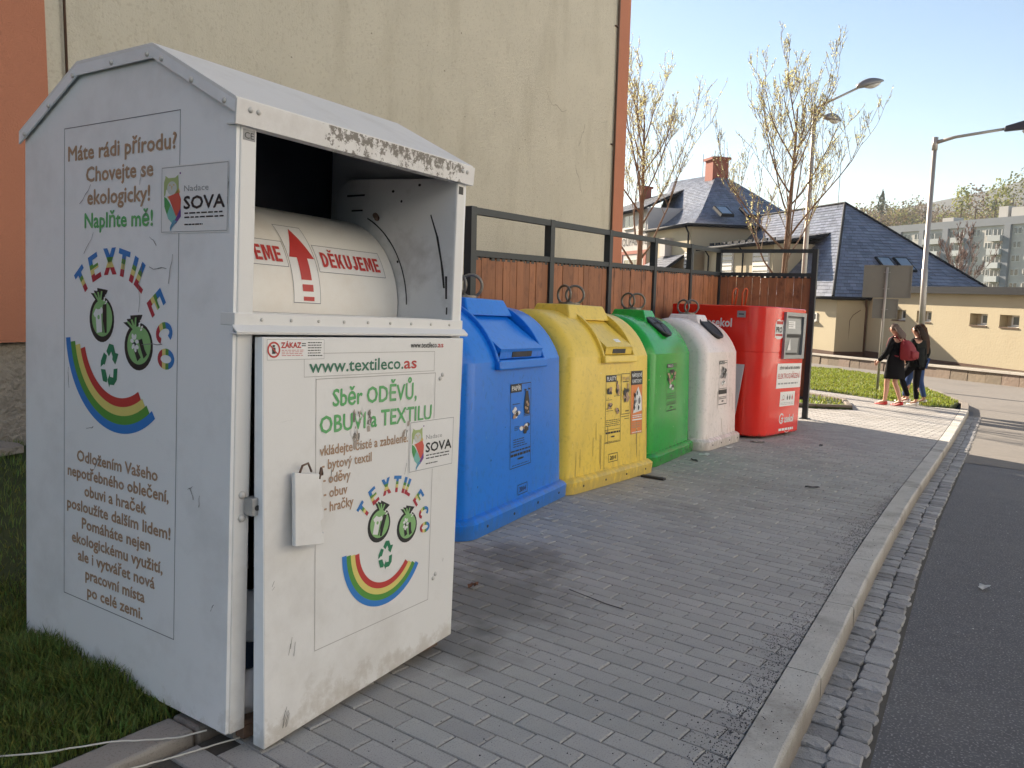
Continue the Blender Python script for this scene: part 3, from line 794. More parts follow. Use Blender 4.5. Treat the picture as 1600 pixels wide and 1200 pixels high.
for i in range(9):
    t = i/8; vv = 26.5+t*21; hw = .062*(1-t)+.0005; v += [(2.174-hw, vv), (2.174+hw, vv)]
for i in range(8): f.append((2*i, 2*i+1, 2*i+3, 2*i+2))
p.shape(v, f, .0018, 2)
p.rect(2.150, 2.204, 6.6, 10.6, .0018, 2, 3); p.rect(2.153, 2.207, 1.2, 3.6, .0018, 2, 2)
p.build('drum_sticker', [P_paper, P_line, P_red], drum)

# ---- side panel print
XI = np.array([103, 107, 133, 160, 185, 215, 230, 243, 262, 275, 300, 330, 358]); XV = np.array([-3.097, -3.081, -2.967, -2.85, -2.743, -2.629, -2.576, -2.52, -2.454, -2.402, -2.32, -2.228, -2.144])
def sx(px): return float(np.interp(px, XI, XV))
sp = lambda u, v, h: (u, BY-h, v)
PR = Print(sp); PR.frame(-3.11, -2.398, .300, 2.058, .0028, .0008); PR.build('panel_outline', P_line, near)
def brown_line(t, a, b, z, cap, m, parent, fn, conv):
    q = Print(fn); q.text(t, conv(a), conv(b), z, cap, .0012, 0, .020); q.build('lettering', m, parent)
for t, a, b, z, m in (('Máte rádi přírodu?', 107, 271, 1.965, P_brown), ('Chovejte se', 135, 237, 1.884, P_brown), ('ekologicky!', 137, 233, 1.803, P_brown), ('Naplňte mě!', 133, 237, 1.720, P_green)):
    brown_line(t, a, b, z, .054, m, near, sp, sx)
for k, (t, a, b) in enumerate((('Odložením Vašeho', 122, 248), ('nepotřebného oblečení,', 107, 266), ('obuvi a hraček', 134, 232), ('posloužíte dalším lidem!', 106, 269), ('Pomáháte nejen', 130, 238), ('ekologickému využití,', 114, 258), ('ale i vytvářet nová', 124, 245), ('pracovní místa', 136, 231), ('po celé zemi.', 139, 228))):
    brown_line(t, a, b, .852-k*.0632, .043, P_brown, near, sp, sx)

def arc_letters(fn, cx, cz, rad, items, cap, parent, wid=.8, kw=1.22):
    v_all, f_all, st = [], [], []
    for ch, ang_, k in items:
        v, f = block_text(ch); v = [(q[0], q[1]*.73) for q in v]; xs = [q[0] for q in v]; mid = (min(xs)+max(xs))/2; s = cap/.73
        a = R(ang_); o = len(v_all); k = k*kw
        for x, y in v:
            lx, ly = (x-mid)*s*wid*k, rad+y*s
            v_all.append(fn(cx+lx*math.cos(a)+ly*math.sin(a), cz-lx*math.sin(a)+ly*math.cos(a), .0012)); st.append(max(0, min(1, y/.73)))
        f_all += [tuple(i+o for i in q) for q in f]
    mb = MB(); mb.add(v_all, f_all); ob = mb.build('arched_lettering', M_stripe, parent)
    at = ob.data.attributes.new('stripe', 'FLOAT', 'POINT'); at.data.foreach_set('value', st)
    return ob
def bag(fn, cx, cz, rx, rz, rot, parent, kind):
    q = Print(fn); c, s = math.cos(rot), math.sin(rot)
    T = lambda x, y: (cx+(x*c-y*s)*rx, cz+(x*s+y*c)*rz)
    q.ell(cx, cz, rx, rz, rot, .0010, 0)
    for dx in (-.55, -.28, 0, .28, .52):
        q.poly([T(-.22+dx*.2, .85), T(.22+dx*.2, .85), T(dx*1.0+.16, 1.32-abs(dx)*.25), T(dx*1.05-.16, 1.40-abs(dx)*.25)], .0012, 0)
    q.ell(cx+.04*rx, cz+.05*rz, rx*.83, rz*.80, rot, .0016, 1)
    for dx in (-.4, -.1, .2):
        q.poly([T(-.08+dx*.2, .80), T(.06+dx*.2, .80), T(dx*1.0+.05, 1.2), T(dx*1.05-.07, 1.22)], .0018, 1)
    for k in range(5): q.ell(*T(.42+.1*math.sin(k*2), .62+k*.09), .08*rx*.9, .05*rz, .4, .0022, 2, 10)
    if kind == 0:    # shirt and trousers
        q.poly([T(-.62, .30), T(-.38, .52), T(-.22, .46), T(-.05, .46), T(.08, .55), T(.22, .36), T(.08, .22), T(.02, .26), T(-.02, -.55), T(-.46, -.55), T(-.44, .18), T(-.50, .14)], .0022, 2)
        q.poly([T(.22, .62), T(.52, .62), T(.36, -.62), T(.20, -.62), T(.16, -.1), T(.08, -.60), T(.02, -.58)], .0026, 0)
        q.ell(*T(-.2, .12), .1*rx, .1*rz, 0, .0026, 1, 10)
    else:            # boots and laces
        for x0 in (-.36, .1):
            q.poly([T(x0, .25), T(x0+.26, .25), T(x0+.30, -.22), T(x0+.40, -.48), T(x0+.12, -.58), T(x0+.05, -.2)], .0022, 0)
        for k in range(7): q.ell(*T(-.18+.17*math.cos(k*.9), .22+.28*math.sin(k*.9)), .13*rx, .09*rz, k, .0026, 2, 10)
    q.build('bag_emblem', [P_black, P_lime, P_white], parent)
def recycle(fn, cx, cz, w_, h_, parent, sk=0.):
    q = Print(fn)
    T = lambda x, y: (cx+x*w_/2, cz+(y+sk*x)*h_/2)
    q.poly([T(-.35, .62), T(-.05, 1.0), T(.42, .95), T(.68, .45), T(.38, .30), T(.18, .62), T(-.08, .38)][::-1], .0012)
    q.poly([T(.38, .60), T(.95, .55), T(.62, .02), T(.30, .25)][::-1], .0013)
    q.poly([T(-.95, .12), T(-.62, .55), T(-.28, .40), T(-.52, -.05), T(-.66, -.02), T(-.98, -.18)][::-1], .0012)
    q.poly([T(-.95, -.28), T(-.45, -.28), T(-.22, -.72), T(-.30, -.90), T(-.72, -.85)], .0012)
    q.poly([T(.45, -.20), T(.86, -.15), T(.80, -.70), T(.48, -.98), T(.05, -.98), T(-.02, -1.12), T(-.22, -.78), T(.05, -.45), T(.06, -.60), T(.40, -.62)][::-1], .0012)
    q.build('recycling_mark', P_dgreen, parent)
def smile(fn, cx, cz, r0, dr_, a0, a1, parent, sy=1.):
    q = Print(fn)
    for k in range(4): q.arc(cx, cz, r0+dr_*k, r0+dr_*(k+1)+.0002, R(a0[k]), R(a1[k]), .0012, k, 34, sy)
    q.build('rainbow_smile', [P_red, P_yellow, P_grass, P_blue], parent)
def sova(fn, x0, x1, z0, z1, parent):
    W2, H2 = x1-x0, z1-z0; X = lambda u: x0+u*W2; Z = lambda v: z0+v*H2
    q = Print(fn); q.rect(x0, x1, z0, z1, .002, 0); q.frame(x0+.004, x1-.004, z0+.004, z1-.004, .0022, .0026, 1)
    b = q.build('foundation_sign', [P_paper, P_grey], parent)
    cols = [flat('owl_%s' % n, c, .45) for n, c in (('lime', (.38, .47, .20)), ('red', (.62, .10, .07)), ('green', (.07, .33, .10)), ('teal', (.20, .50, .45)), ('purple', (.16, .05, .26)), ('pale', (.58, .60, .56)), ('amber', (.60, .42, .12)), ('sky', (.10, .30, .45)))] if 'OWL' not in globals() else OWL
    globals()['OWL'] = cols
    q = Print(fn); T = lambda a, c: (X(a), Z(c))
    q.poly([T(.07, .86), T(.12, .82), T(.22, .82), T(.27, .86), T(.28, .64), T(.17, .60), T(.08, .66)][::-1], .0030, 0)
    q.poly([T(.05, .76), T(.075, .84), T(.085, .66), T(.07, .57), T(.05, .55)][::-1], .0031, 0)
    q.ell(*T(.175, .67), W2*.075, H2*.10, 0, .0033, 5); q.poly([T(.165, .70), T(.185, .70), T(.175, .63)], .0036, 6)
    q.ell(*T(.145, .715), W2*.012, H2*.012, 0, .0037, 6, 8); q.ell(*T(.205, .715), W2*.012, H2*.012, 0, .0037, 6, 8)
    q.poly([T(.28, .66), T(.30, .60), T(.22, .56), T(.10, .55), T(.13, .50), T(.27, .58)], .0030, 6)
    q.poly([T(.12, .55), T(.28, .60), T(.315, .50), T(.31, .36), T(.245, .24)], .0032, 1)
    q.poly([T(.31, .40), T(.318, .25), T(.24, .14), T(.21, .17), T(.255, .25)], .0031, 4)
    q.poly([T(.055, .55), T(.10, .52), T(.155, .42), T(.10, .28), T(.06, .40)], .0031, 2)
    q.poly([T(.115, .50), T(.16, .42), T(.255, .24), T(.20, .13), T(.12, .22), T(.10, .28)], .0030, 3)
    q.poly([T(.20, .20), T(.26, .18), T(.18, .08), T(.155, .03), T(.15, .09)], .0034, 7)
    q.ell(*T(.30, .88), W2*.012, H2*.016, 0, .003, 4, 8)
    q.build('owl_mark', cols, b)
    q = Print(fn); q.text('Nadace', X(.36), X(.72), Z(.655), H2*.09, .003, 0, -.006); q.build('lettering', P_grey, b)
    q = Print(fn); q.text('SOVA', X(.36), X(.95), Z(.45), H2*.19, .003, 0, .02)
    q.lines(X(.37), X(.94), Z(.20), Z(.32), 2, .003, 0, .35, .1); q.lines(X(.37), X(.66), Z(.10), Z(.15), 1, .003, 0, .4, .1)
    q.build('lettering', P_black, b)

arc_letters(sp, -2.785, 1.25, .276, (('T', -38, .9), ('E', -21, .95), ('X', -3, .95), ('T', 12, .9), ('I', 24, .95), ('L', 34, .9), ('E', 55, .9), ('C', 74, .9), ('O', 90, .85)), .094, near)
bag(sp, -2.853, 1.366, .080, .082, .15, near, 0); bag(sp, -2.622, 1.282, .085, .082, .32, near, 1)
recycle(sp, -2.80, 1.208, .118, .148, near)
smile(sp, -2.74, 1.325, .232, .0315, (196, 192, 189, 186), (301, 303, 305, 308), near)
sova(sp, -2.498, -2.146, 1.664, 1.882, near)
# long scratches and scuffs on the side
sc = Print(sp); s2 = random.Random(21)
for (x, z, l, a) in ((-3.0, 1.78, .10, .75), (-2.62, 1.83, .05, 1.5), (-2.60, 1.72, .04, .7), (-2.56, 1.655, .05, -.6), (-2.97, 1.60, .10, .9), (-2.72, 1.53, .06, 1.2), (-2.56, 1.555, .10, -.1), (-2.62, 1.40, .17, 1.45), (-2.60, 1.29, .12, .1), (-2.9, .81, .06, 1.1), (-2.30, .80, .04, 2), (-2.27, .78, .04, 1.4), (-2.33, .83, .03, .4), (-2.95, .96, .05, .3), (-3.07, 1.1, .08, 1.7), (-2.45, 1.5, .10, 1.2), (-2.20, .45, .03, 1), (-2.15, 1.75, .09, 1.5)):
    q0 = (x, z); 
    for k in range(4):
        aa = a+s2.uniform(-.3, .3); q1 = (q0[0]+math.cos(aa)*l/4, q0[1]+math.sin(aa)*l/4); w2 = s2.uniform(.0012, .0035)
        nx, nz = -math.sin(aa)*w2/2, math.cos(aa)*w2/2
        sc.poly([(q0[0]-nx, q0[1]-nz), (q1[0]-nx, q1[1]-nz), (q1[0]+nx, q1[1]+nz), (q0[0]+nx, q0[1]+nz)], .0030); q0 = q1
sc.build('scratch', flat('scratch', (.20, .20, .21), .6), near)
# CE plates on the posts
q = Print(lambda u, v, h: (BX+.004+h, u, v)); q.rect(BY+.02, BY+.066, 1.945, 1.978, .0008, 0); q.text('CE', BY+.026, BY+.060, 1.961, .02, .0012, 1, .0)
q.rect(BY+W_-.055, BY+W_-.025, 1.94, 1.972, .0008, 1); q.build('rating_plate', [P_grey, P_black], post[0])

# ---- the door, standing ajar at its left edge
DL, DR, DB, DT = 1.6835, 2.735, .012, 1.345
def dz(u, v):
    s = (DR-u)/(DR-DL); t = (DT-v)/(DT-DB); return BX+.012+s*(.012+.052*t)
def df(u, v, h): return (dz(u, v)+.024+h, u, v)
mb = MB(); n = 8
grid = lambda off: [(dz(DL+(DR-DL)*i/n, DB+(DT-DB)*j/n+.045*(i/n)*(1-j/n))+off, DL+(DR-DL)*i/n, DB+(DT-DB)*j/n+.045*(i/n)*(1-j/n)) for j in range(n+1) for i in range(n+1)]
A = grid(.024); B = grid(0); m_ = n+1; fs = []
for j in range(n):
    for i in range(n):
        a = j*m_+i; fs.append((a, a+1, a+m_+1, a+m_)); o_ = m_*m_; fs.append((o_+a, o_+a+m_, o_+a+m_+1, o_+a+1))
for i in range(n):
    a, b = i, i+1; fs.append((b, a, m_*m_+a, m_*m_+b)); a, b = n*m_+i, n*m_+i+1; fs.append((a, b, m_*m_+b, m_*m_+a))
    a, b = i*m_, (i+1)*m_; fs.append((a, b, m_*m_+b, m_*m_+a)); a, b = i*m_+n, (i+1)*m_+n; fs.append((b, a, m_*m_+a, m_*m_+b))
mb.add(A+B, fs); door = mb.build('door', M_white, box, label='white steel door standing slightly ajar')
bev(door, .003)
mb = MB(); mb.hexa([(dz(DL, DB)-.030, DL-.002, DB), (dz(DL, DB)+.022, DL-.002, DB), (dz(DL, DB)+.022, DL+.003, DB), (dz(DL, DB)-.030, DL+.003, DB)][::1], [(dz(DL, DT)-.012, DL-.002, DT-.002), (dz(DL, DT)+.022, DL-.002, DT-.002), (dz(DL, DT)+.022, DL+.003, DT-.002), (dz(DL, DT)-.012, DL+.003, DT-.002)]); mb.build('door_edge', M_side, door)
q = Print(df); q.frame(1.905, 2.555, .262, 1.205, .0025, .0008); q.frame(1.852, 2.545, 1.212, 1.292, .0018, .0008); q.build('panel_outline', flat('pale_line', (.40, .38, .37), .6), door)
def door_text(t, a, b, z, cap, m, bold=.014):
    q = Print(df); q.text(t, a, b, z, cap, .0012, 0, bold); q.build('lettering', m, door)
q = Print(df); q.text('www.textileco.', 1.876, 2.352, 1.250, .046, .0012, 0, .012); q.build('lettering', flat('teal_print', (.03, .17, .10), .5), door)
q = Print(df); q.text('as', 2.358, 2.432, 1.250, .046, .0012, 0, .012); q.build('lettering', P_red, door)
door_text('Sběr ODĚVŮ,', 1.985, 2.437, 1.138, .062, P_green, .016); door_text('OBUVI a TEXTILU', 1.925, 2.535, 1.048, .062, P_green, .016)
door_text('vkládejte čisté a zabalené:', 1.925, 2.392, .958, .036, P_brown, .016)
for t, a, b, z in (('- bytový textil', 1.936, 2.185, .908), ('- oděvy', 1.942, 2.075, .858), ('- obuv', 1.945, 2.060, .808), ('- hračky', 1.948, 2.092, .758)): door_text(t, a, b, z, .036, P_brown, .014)
q = Print(df); q.text('www.textileco.', 2.395, 2.560, 1.318, .022, .0012, 0, .01); q.build('lettering', P_black, door)
q = Print(df); q.text('as', 2.563, 2.598, 1.318, .022, .0012, 0, .01); q.build('lettering', P_red, door)
q = Print(df); q.rect(1.698, 1.942, 1.272, 1.338, .0008, 0); q.frame(1.698, 1.942, 1.272, 1.338, .0012, .0012, 3)
q.arc(1.725, 1.305, .020, .026, 0, 2*math.pi, .0016, 1); q.rect(1.718, 1.732, 1.292, 1.312, .0014, 2); q.ell(1.725, 1.317, .006, .004, 0, .0014, 2, 10)
q.poly([(1.709, 1.318), (1.712, 1.321), (1.742, 1.292), (1.739, 1.289)][::-1], .0018, 1)
q.text('ZÁKAZ', 1.755, 1.838, 1.320, .018, .0016, 1, .03); q.lines(1.757, 1.860, 1.283, 1.306, 4, .0016, 1, .3); q.lines(1.868, 1.937, 1.280, 1.332, 6, .0016, 2, .35); q.lines(1.842, 1.864, 1.314, 1.328, 2, .0016, 2, .5)
q.build('prohibition_sticker', [P_paper, P_red, P_black, P_grey], door)
arc_letters(df, 2.305, .572, .180, (('T', -48, .9), ('E', -29, .95), ('X', -9, .9), ('T', 8, .9), ('I', 20.5, 1), ('L', 29.5, .95), ('E', 51, .95), ('C', 71, .9), ('O', 89, .85)), .064, door, .85, 1.05)
bag(df, 2.235, .640, .064, .066, -.22, door, 0); bag(df, 2.402, .600, .062, .062, -.02, door, 1)
recycle(df, 2.277, .518, .088, .105, door)
smile(df, 2.278, .563, .150, .0225, (183, 182, 181, 180), (322, 324, 326, 328), door)
sova(df, 2.400, 2.690, .812, 1.018, door)
# torn paint on the lettering, scuffs, padlock flap, hasp, hinge bolts
q = Print(df); s3 = random.Random(5)
for (x, z, w2, h2) in ((2.10, 1.03, .05, .11), (2.10, .97, .03, .04), (2.385, 1.03, .035, .13), (2.38, .98, .04, .03), (2.17, 1.04, .008, .07), (2.12, 1.07, .04, .02)):
    for _ in range(9):
        cx, cz = x+s3.uniform(-w2/2, w2/2), z+s3.uniform(-h2/2, h2/2); r = s3.uniform(.003, .012)
        q.poly([(cx+r*math.cos(a)*s3.uniform(.4, 1.1), cz+r*math.sin(a)*s3.uniform(.8, 2.2)) for a in [k*math.pi/3.5 for k in range(7)]], .0018, s3.randrange(3))
q.build('peeled_print', [P_paper, flat('old_paint', (.42, .36, .31), .7), flat('bare_steel', (.2, .18, .16), .6)], door)
q = Print(df)
for (x, z, l, a, n3) in ((1.80, .31, .05, 1.35, 3), (1.775, .085, .06, 1.2, 6), (1.72, 1.1, .03, 0, 1), (2.66, .40, .03, 1.5, 1), (1.99, .86, .05, 1.4, 2), (2.38, .83, .05, 1.2, 1), (1.73, .55, .02, 1, 2), (1.77, 1.09, .06, .1, 1)):
    for k in range(n3):
        cx = x+s3.uniform(-.012, .012); cz = z+s3.uniform(-.02, .02); w2 = .0016
        dx, dz_ = math.cos(a)*l/2*s3.uniform(.5, 1), math.sin(a)*l/2*s3.uniform(.5, 1)
        q.poly([(cx-dx, cz-dz_), (cx-dx+w2, cz-dz_), (cx+dx+w2, cz+dz_), (cx+dx, cz+dz_)], .0015)
q.build('scuff', flat('scuff', (.14, .13, .12), .7), door)
mb = MB(); T = lambda u, v, h: df(u, v, h)
out = [(1.788, .905), (1.905, .885), (1.905, .80), (1.898, .80), (1.897, .775), (1.907, .77), (1.905, .735), (1.890, .728), (1.893, .69), (1.905, .69), (1.900, .650), (1.772, .668)]
mb.hexa([T(u, v, .012+.022*(.9-v)/.25) for u, v in out][::-1], [T(u, v, .030+.022*(.9-v)/.25) for u, v in out][::-1])
fl = mb.build('padlock_cover', M_white, door); bev(fl, .003)
mb = MB(); mb.tube([T(1.815, .895, .02), T(1.82, .925, .03), T(1.845, .93, .03), T(1.86, .90, .03)], .004, 6); mb.tube([T(1.895, .87, .03), T(1.905, .905, .03), T(1.918, .88, .02)], .005, 6); mb.build('cover_hook', M_rust, fl, smooth=True)
mb = MB(); mb.box(BX+.004, BX+.045, BY+.050, BY+.088, .775, .832); hs = mb.build('hasp', M_zinc, box); bev(hs, .003)
MB().disc((BX+.0455, BY+.07, .80), (1, 0, 0), .009, .002, 12).build('keyhole', M_black, hs)
for (u, v) in ((2.60, 1.195), (2.585, 1.18), (2.60, .36), (2.585, .345)): rivet(df(u, v, 0), (1, 0, 0))
# feet
for (x, y) in ((BX-.09, BY+.10), (BX-.09, BY+W_-.12), (BX-D_+.1, BY+.10), (BX-D_+.1, BY+W_-.12)):
    o = MB().box(x-.045, x+.045, y-.035, y+.035, .0, .0595).build('foot', M_zinc, box)
MB().box(BX-.045, BX-.003, BY+.075, BY+W_-.066, .012, .056).build('bottom_rail', M_kerb if 0 else M_rust, box)
# clothes swelling out of the gap
def crumple(name, c, rx, ry, rz, m, label, seed):
    s4 = random.Random(seed); bm = bmesh.new(); bmesh.ops.create_icosphere(bm, subdivisions=3, radius=1)
    ph = [(s4.uniform(2, 6), s4.uniform(0, 6.3), Vector((s4.gauss(0, 1), s4.gauss(0, 1), s4.gauss(0, 1))).normalized()) for _ in range(9)]
    for v in bm.verts:
        k = 1+sum(.07*math.sin(f*v.co.dot(d)*2+p_) for f, p_, d in ph); v.co = Vector((v.co.x*rx, v.co.y*ry, v.co.z*rz))*k
    me = bpy.data.meshes.new(name); bm.to_mesh(me); bm.free(); me.materials.append(m); me.polygons.foreach_set('use_smooth', [True]*len(me.polygons))
    o = bpy.data.objects.new(name, me); COL.objects.link(o); o.location = c; ORG[o] = Matrix.Translation(c); tag(o, label, 'clothes', 'clothes left in the container'); street(o); return o
crumple('garment', (BX-.055, BY+.13, .155), .05, .09, .085, flat('white_cloth', (.62, .62, .66), .9), 'crumpled white cloth lowest in the gap of the ajar door', 1)
crumple('garment', (BX-.08, BY+.15, .27), .06, .10, .055, flat('navy_cloth', (.015, .03, .06), .9), 'dark navy cloth between two pale ones behind the ajar door', 2)
crumple('garment', (BX-.07, BY+.15, .40), .06, .10, .085, flat('pale_blue_cloth', (.45, .50, .58), .9), 'pale blue cloth uppermost in the gap of the ajar door', 3)
# cords lying under the near corner
M_cord = flat('white_cord', (.62, .60, .55), .8)
for k, (pts, lab) in enumerate(((((-2.20, 1.60, .05), (-2.24, 1.52, .045), (-2.30, 1.44, .05), (-2.36, 1.37, .055), (-2.46, 1.22, .05), (-2.7, 1.0, .03)), 'thin white cord trailing onto the lawn from the container corner'),
                              (((-2.14, 1.68, .012), (-2.18, 1.56, .01), (-2.20, 1.48, .012), (-2.22, 1.38, .02), (-2.24, 1.24, .04), (-2.3, 1.0, .04)), 'thin white cord running along the lawn edging'))):
    P_ = []
    for a, b in zip(pts, pts[1:]):
        for i in range(6): P_.append(Vector(a).lerp(Vector(b), i/6)+Vector((rnd.uniform(-.002, .002), rnd.uniform(-.002, .002), 0)))
    o = MB().tube(P_, .0028, 6).build('cord', M_cord, smooth=True); tag(o, lab, 'cord'); street(o)
# ================================================================== bell shaped recycling bins
def bin_mat(name, col, rough=.35, dirt=(.20, .17, .13), damt=.35, fade=None):
    m = mat(name, col, rough*.85, var=.07, scale=2.5, bump=.06, bscale=5, bdist=.02, stain=fade or dirt, stain_amt=.30, sscale=4, detail=7, sstretch=(1, 1, .35), speck=tuple(c*.55 for c in col), speck_amt=.25, speck_scale=26)
    add_mask_layer(m, dirt, .0, .34, 2, 6, .68, damt, (3, 3, 1))
    return m
M_binblue = bin_mat('blue_fibreglass', (.008, .19, .74), .34, (.06, .15, .35), .4, (.02, .23, .72))
M_binyellow = bin_mat('yellow_fibreglass', (.84, .60, .085), .38, (.42, .31, .12), .5, (.52, .38, .10))
M_bingreen = bin_mat('green_fibreglass', (.016, .36, .042), .26, (.06, .16, .05), .5, (.05, .30, .09))
M_binwhite = bin_mat('white_fibreglass', (.84, .755, .73), .32, (.46, .40, .34), .6, (.56, .50, .46))
M_ring = mat('galvanised_ring', (.22, .20, .17), .45, var=.3, scale=20, metal=.7)
M_rubber = flat('port_rubber', (.022, .023, .028), .55, stain=(.09, .09, .1), stain_amt=.5, sscale=9)
M_bolt = flat('bolt_rust', (.07, .06, .06), .7)
DB_ = 1.18      # depth
def make_bin(label, FL, yaw, W, m, m_print, top, lid=None, hole=None, sh=1.13):
    root = street(thing('bottle_bank' if hole else 'recycling_bin', label, 'recycling bin', (FL[0], FL[1], 0), yaw))
    L = dict(local=True)
    ax = -DB_/2; hd = DB_/2-.05
    # side profile, front bottom over the top to back bottom
    TH0 = R(27)
    def arcpt(a_, b_, th):
        t = TH0+(math.pi-2*TH0)*th/math.pi
        return a_*math.cos(t)/math.cos(TH0), sh+b_*(math.sin(t)-math.sin(TH0))/(1-math.sin(TH0))
    def profile(chord):
        P = []
        for i in range(7):
            t = i/6; P.append((hd-.045*t, .10+(sh-.10)*t, 0.))
        n = 22
        a_, b_ = hd-.045, 1.515-sh
        for i in range(1, n):
            th = math.pi*i/n; P.append((*arcpt(a_, b_, th), 1.))
        for i in range(7):
            t = 1-i/6; P.append((-(hd-.045*t), .10+(sh-.10)*t, 0.))
        if chord:
            i0, i1 = 7, 7+9
            A = P[i0-1]; B = P[i1]
            A = (A[0]+.005, A[1]+.03, 0)
            for i in range(i0, i1):
                t = (i-i0+.6)/(i1-i0+.6); P[i] = (A[0]+(B[0]-A[0])*t-.035*math.sin(math.pi*min(1, t*1.0))**.5, A[1]+(B[1]-A[1])*t-.015, 0)
        return P
    rc = .13
    y0, y1 = .05, W-.05
    st = []
    for k in range(8):
        a = math.pi/2*k/7; st.append((y0+rc*(1-math.sin(a)), rc*(1-math.cos(a)), 0))
    st = st[::-1]
    st = [(y0+rc*(1-math.cos(math.pi/2*k/7)), rc*(1-math.sin(math.pi/2*k/7)), 0) for k in range(8)]
    mid = []
    if lid: mid = [(lid[0]-.003, 0, 0), (lid[0], 0, 1), (lid[1], 0, 1), (lid[1]+.003, 0, 0)]
    else: mid = [((y0+y1)/2, 0, 0)]
    st2 = [(W-y, d, c) for y, d, c in st[::-1]]
    stations = st+mid+st2
    rings = []
    for (y, d, c) in stations:
        ring = []
        for (x, z, arc) in profile(c):
            k = (hd-d)/hd
            zz = z if z < sh else sh+(z-sh)*(1-.55*d/rc*.5)
            yy = W/2+(y-W/2)*(1-.05*max(0, z-.1)/1.1)
            ring.append((ax+x*k, yy, zz))
        rings.append(ring)
    mb = MB(); mb.loft([r for r in rings], closed=True)
    body = mb.build('body', m, root, smooth=16, **L)
    # skirt
    def rr(x0, x1, ya, yb, r, z, n=5):
        out = []
        for cx, cy, a0 in ((x1-r, ya+r, -90), (x1-r, yb-r, 0), (x0+r, yb-r, 90), (x0+r, ya+r, 180)):
            for k in range(n+1):
                a = R(a0+90*k/n); out.append((cx+r*math.cos(a), cy+r*math.sin(a), z))
        return out
    mb = MB(); mb.loft([rr(-DB_-.01, .0, 0, W, .16, .004), rr(-DB_-.01, .004, -.002, W+.002, .16, .10), rr(-DB_+.0, -.012, .014, W-.014, .16, .118), rr(-DB_+.05, -.05, .06, W-.06, .16, .135)])
    sk = mb.build('skirt', m, root, smooth=25, **L)
    for k in range(4):
        y = W*(.16+.68*k/3); MB().disc((.0045, y, .06), (1, 0, 0), .010, .003, 8).build('bolt', M_bolt, sk, **L)
    # top plate and lifting rings
    yc = W/2; pw = .36 if lid else .20
    mb = MB(); mb.hexa([(ax-.2, yc-pw, 1.44), (ax+.24, yc-pw, 1.44), (ax+.24, yc+pw, 1.44), (ax-.2, yc+pw, 1.44)], [(ax-.15, yc-pw+.05, top), (ax+.18, yc-pw+.05, top), (ax+.18, yc+pw-.05, top), (ax-.15, yc+pw-.05, top)])
    tp = mb.build('top_plate', m, root, **L); bev(tp, .012)
    MB().disc((ax, yc, top), (0, 0, 1), .10, .02, 16).build('ring_mount', M_ring, tp, **L)
    for s in (-1, 1):
        mb = MB(); mb.torus((ax+s*.046, yc+s*.02, top+.092), (1, .35*s+.12, 0), (0, 0, 1), .082, .0115, 28, 8); mb.build('lifting_ring', M_ring, tp, smooth=True, **L)
    def taper_y(y, z): return W/2+(y-W/2)*(1-.05*max(0, z-.1)/1.1)
    def front(u, v, h):
        t = (v-.10)/(sh-.10); return (ax+hd-.045*t+h, taper_y(u, v), v)
    pr = profile(0)
    if lid:
        l0, l1 = lid[:2]
        arc_pts = [pr[6]]+pr[7:17]
        for yy, s in ((l0, -1), (l1, 1)):
            mb = MB(); rings = []
            for i, (x, z, a) in enumerate(arc_pts):
                x2, z2 = arc_pts[min(i+1, len(arc_pts)-1)][:2]; x1, z1 = arc_pts[max(i-1, 0)][:2]
                tx, tz = x2-x1, z2-z1; l = math.hypot(tx, tz); nx, nz = tz/l, -tx/l
                if i == 0: nx, nz = 1, 0
                o_ = .028; ya, yb = (yy-.030, yy) if s < 0 else (yy, yy+.030)
                f = lambda y_, d: (ax+x+nx*d, taper_y(y_, z), z+nz*d)
                rings.append([f(ya, -.03), f(yb, -.03), f(yb, o_), f(ya, o_)])
            mb.loft(rings); fr = mb.build('hatch_rim', m, root, **L); bev(fr, .006)
        mb = MB(); z = sh
        mb.hexa([front(l0-.030, sh-.055, -.01), front(l0-.030, sh-.055, .045), front(l1+.030, sh-.055, .045), front(l1+.030, sh-.055, -.01)],
                [front(l0-.030, sh+.012, -.03), front(l0-.030, sh+.012, .040), front(l1+.030, sh+.012, .040), front(l1+.030, sh+.012, -.03)])
        bev(mb.build('hatch_lip', m, root, **L), .012)
        A = pr[6]; B = pr[16]
        a = Vector((ax+A[0]+.01, 0, A[1]+.075)); b = Vector((ax+B[0]+.005, 0, B[1]+.012)); d = (b-a).normalized(); nn = Vector((-d.z, 0, d.x)) if d.x > 0 else Vector((d.z, 0, -d.x))
        nn = Vector((abs(nn.x), 0, abs(nn.z)))
        q = lambda y_, t, h: tuple(a.lerp(b, t)+nn*h+Vector((0, taper_y(y_, sh+.2), 0)))
        mb = MB(); e = .02
        mb.hexa([q(l0+e, 0, -.03), q(l1-e, 0, -.03), q(l1-e, 1, -.03), q(l0+e, 1, -.03)], [q(l0+e, 0, .014), q(l1-e, 0, .014), q(l1-e-.03, 1, .014), q(l0+e+.03, 1, .014)])
        mb.hexa([q(l0+e, 0, .010), q(l1-e, 0, .010), q(l1-e, -.045, -.055), q(l0+e, -.045, -.055)], [q(l0+e, .01, .0135), q(l1-e, .01, .0135), q(l1-e, -.05, -.045), q(l0+e, -.05, -.045)])
        ld = mb.build('hatch_lid', m, root, **L)
        mb = MB(); ym = (l0+l1)/2; hw = (l1-l0)*.22
        mb.hexa([q(ym-hw, -.012, -.016), q(ym+hw, -.012, -.016), q(ym+hw, -.040, -.052), q(ym-hw, -.040, -.052)], [q(ym-hw, -.016, -.004), q(ym+hw, -.016, -.004), q(ym+hw, -.050, -.036), q(ym-hw, -.050, -.036)]); mb.build('grip_slot', M_rubber, ld, **L)
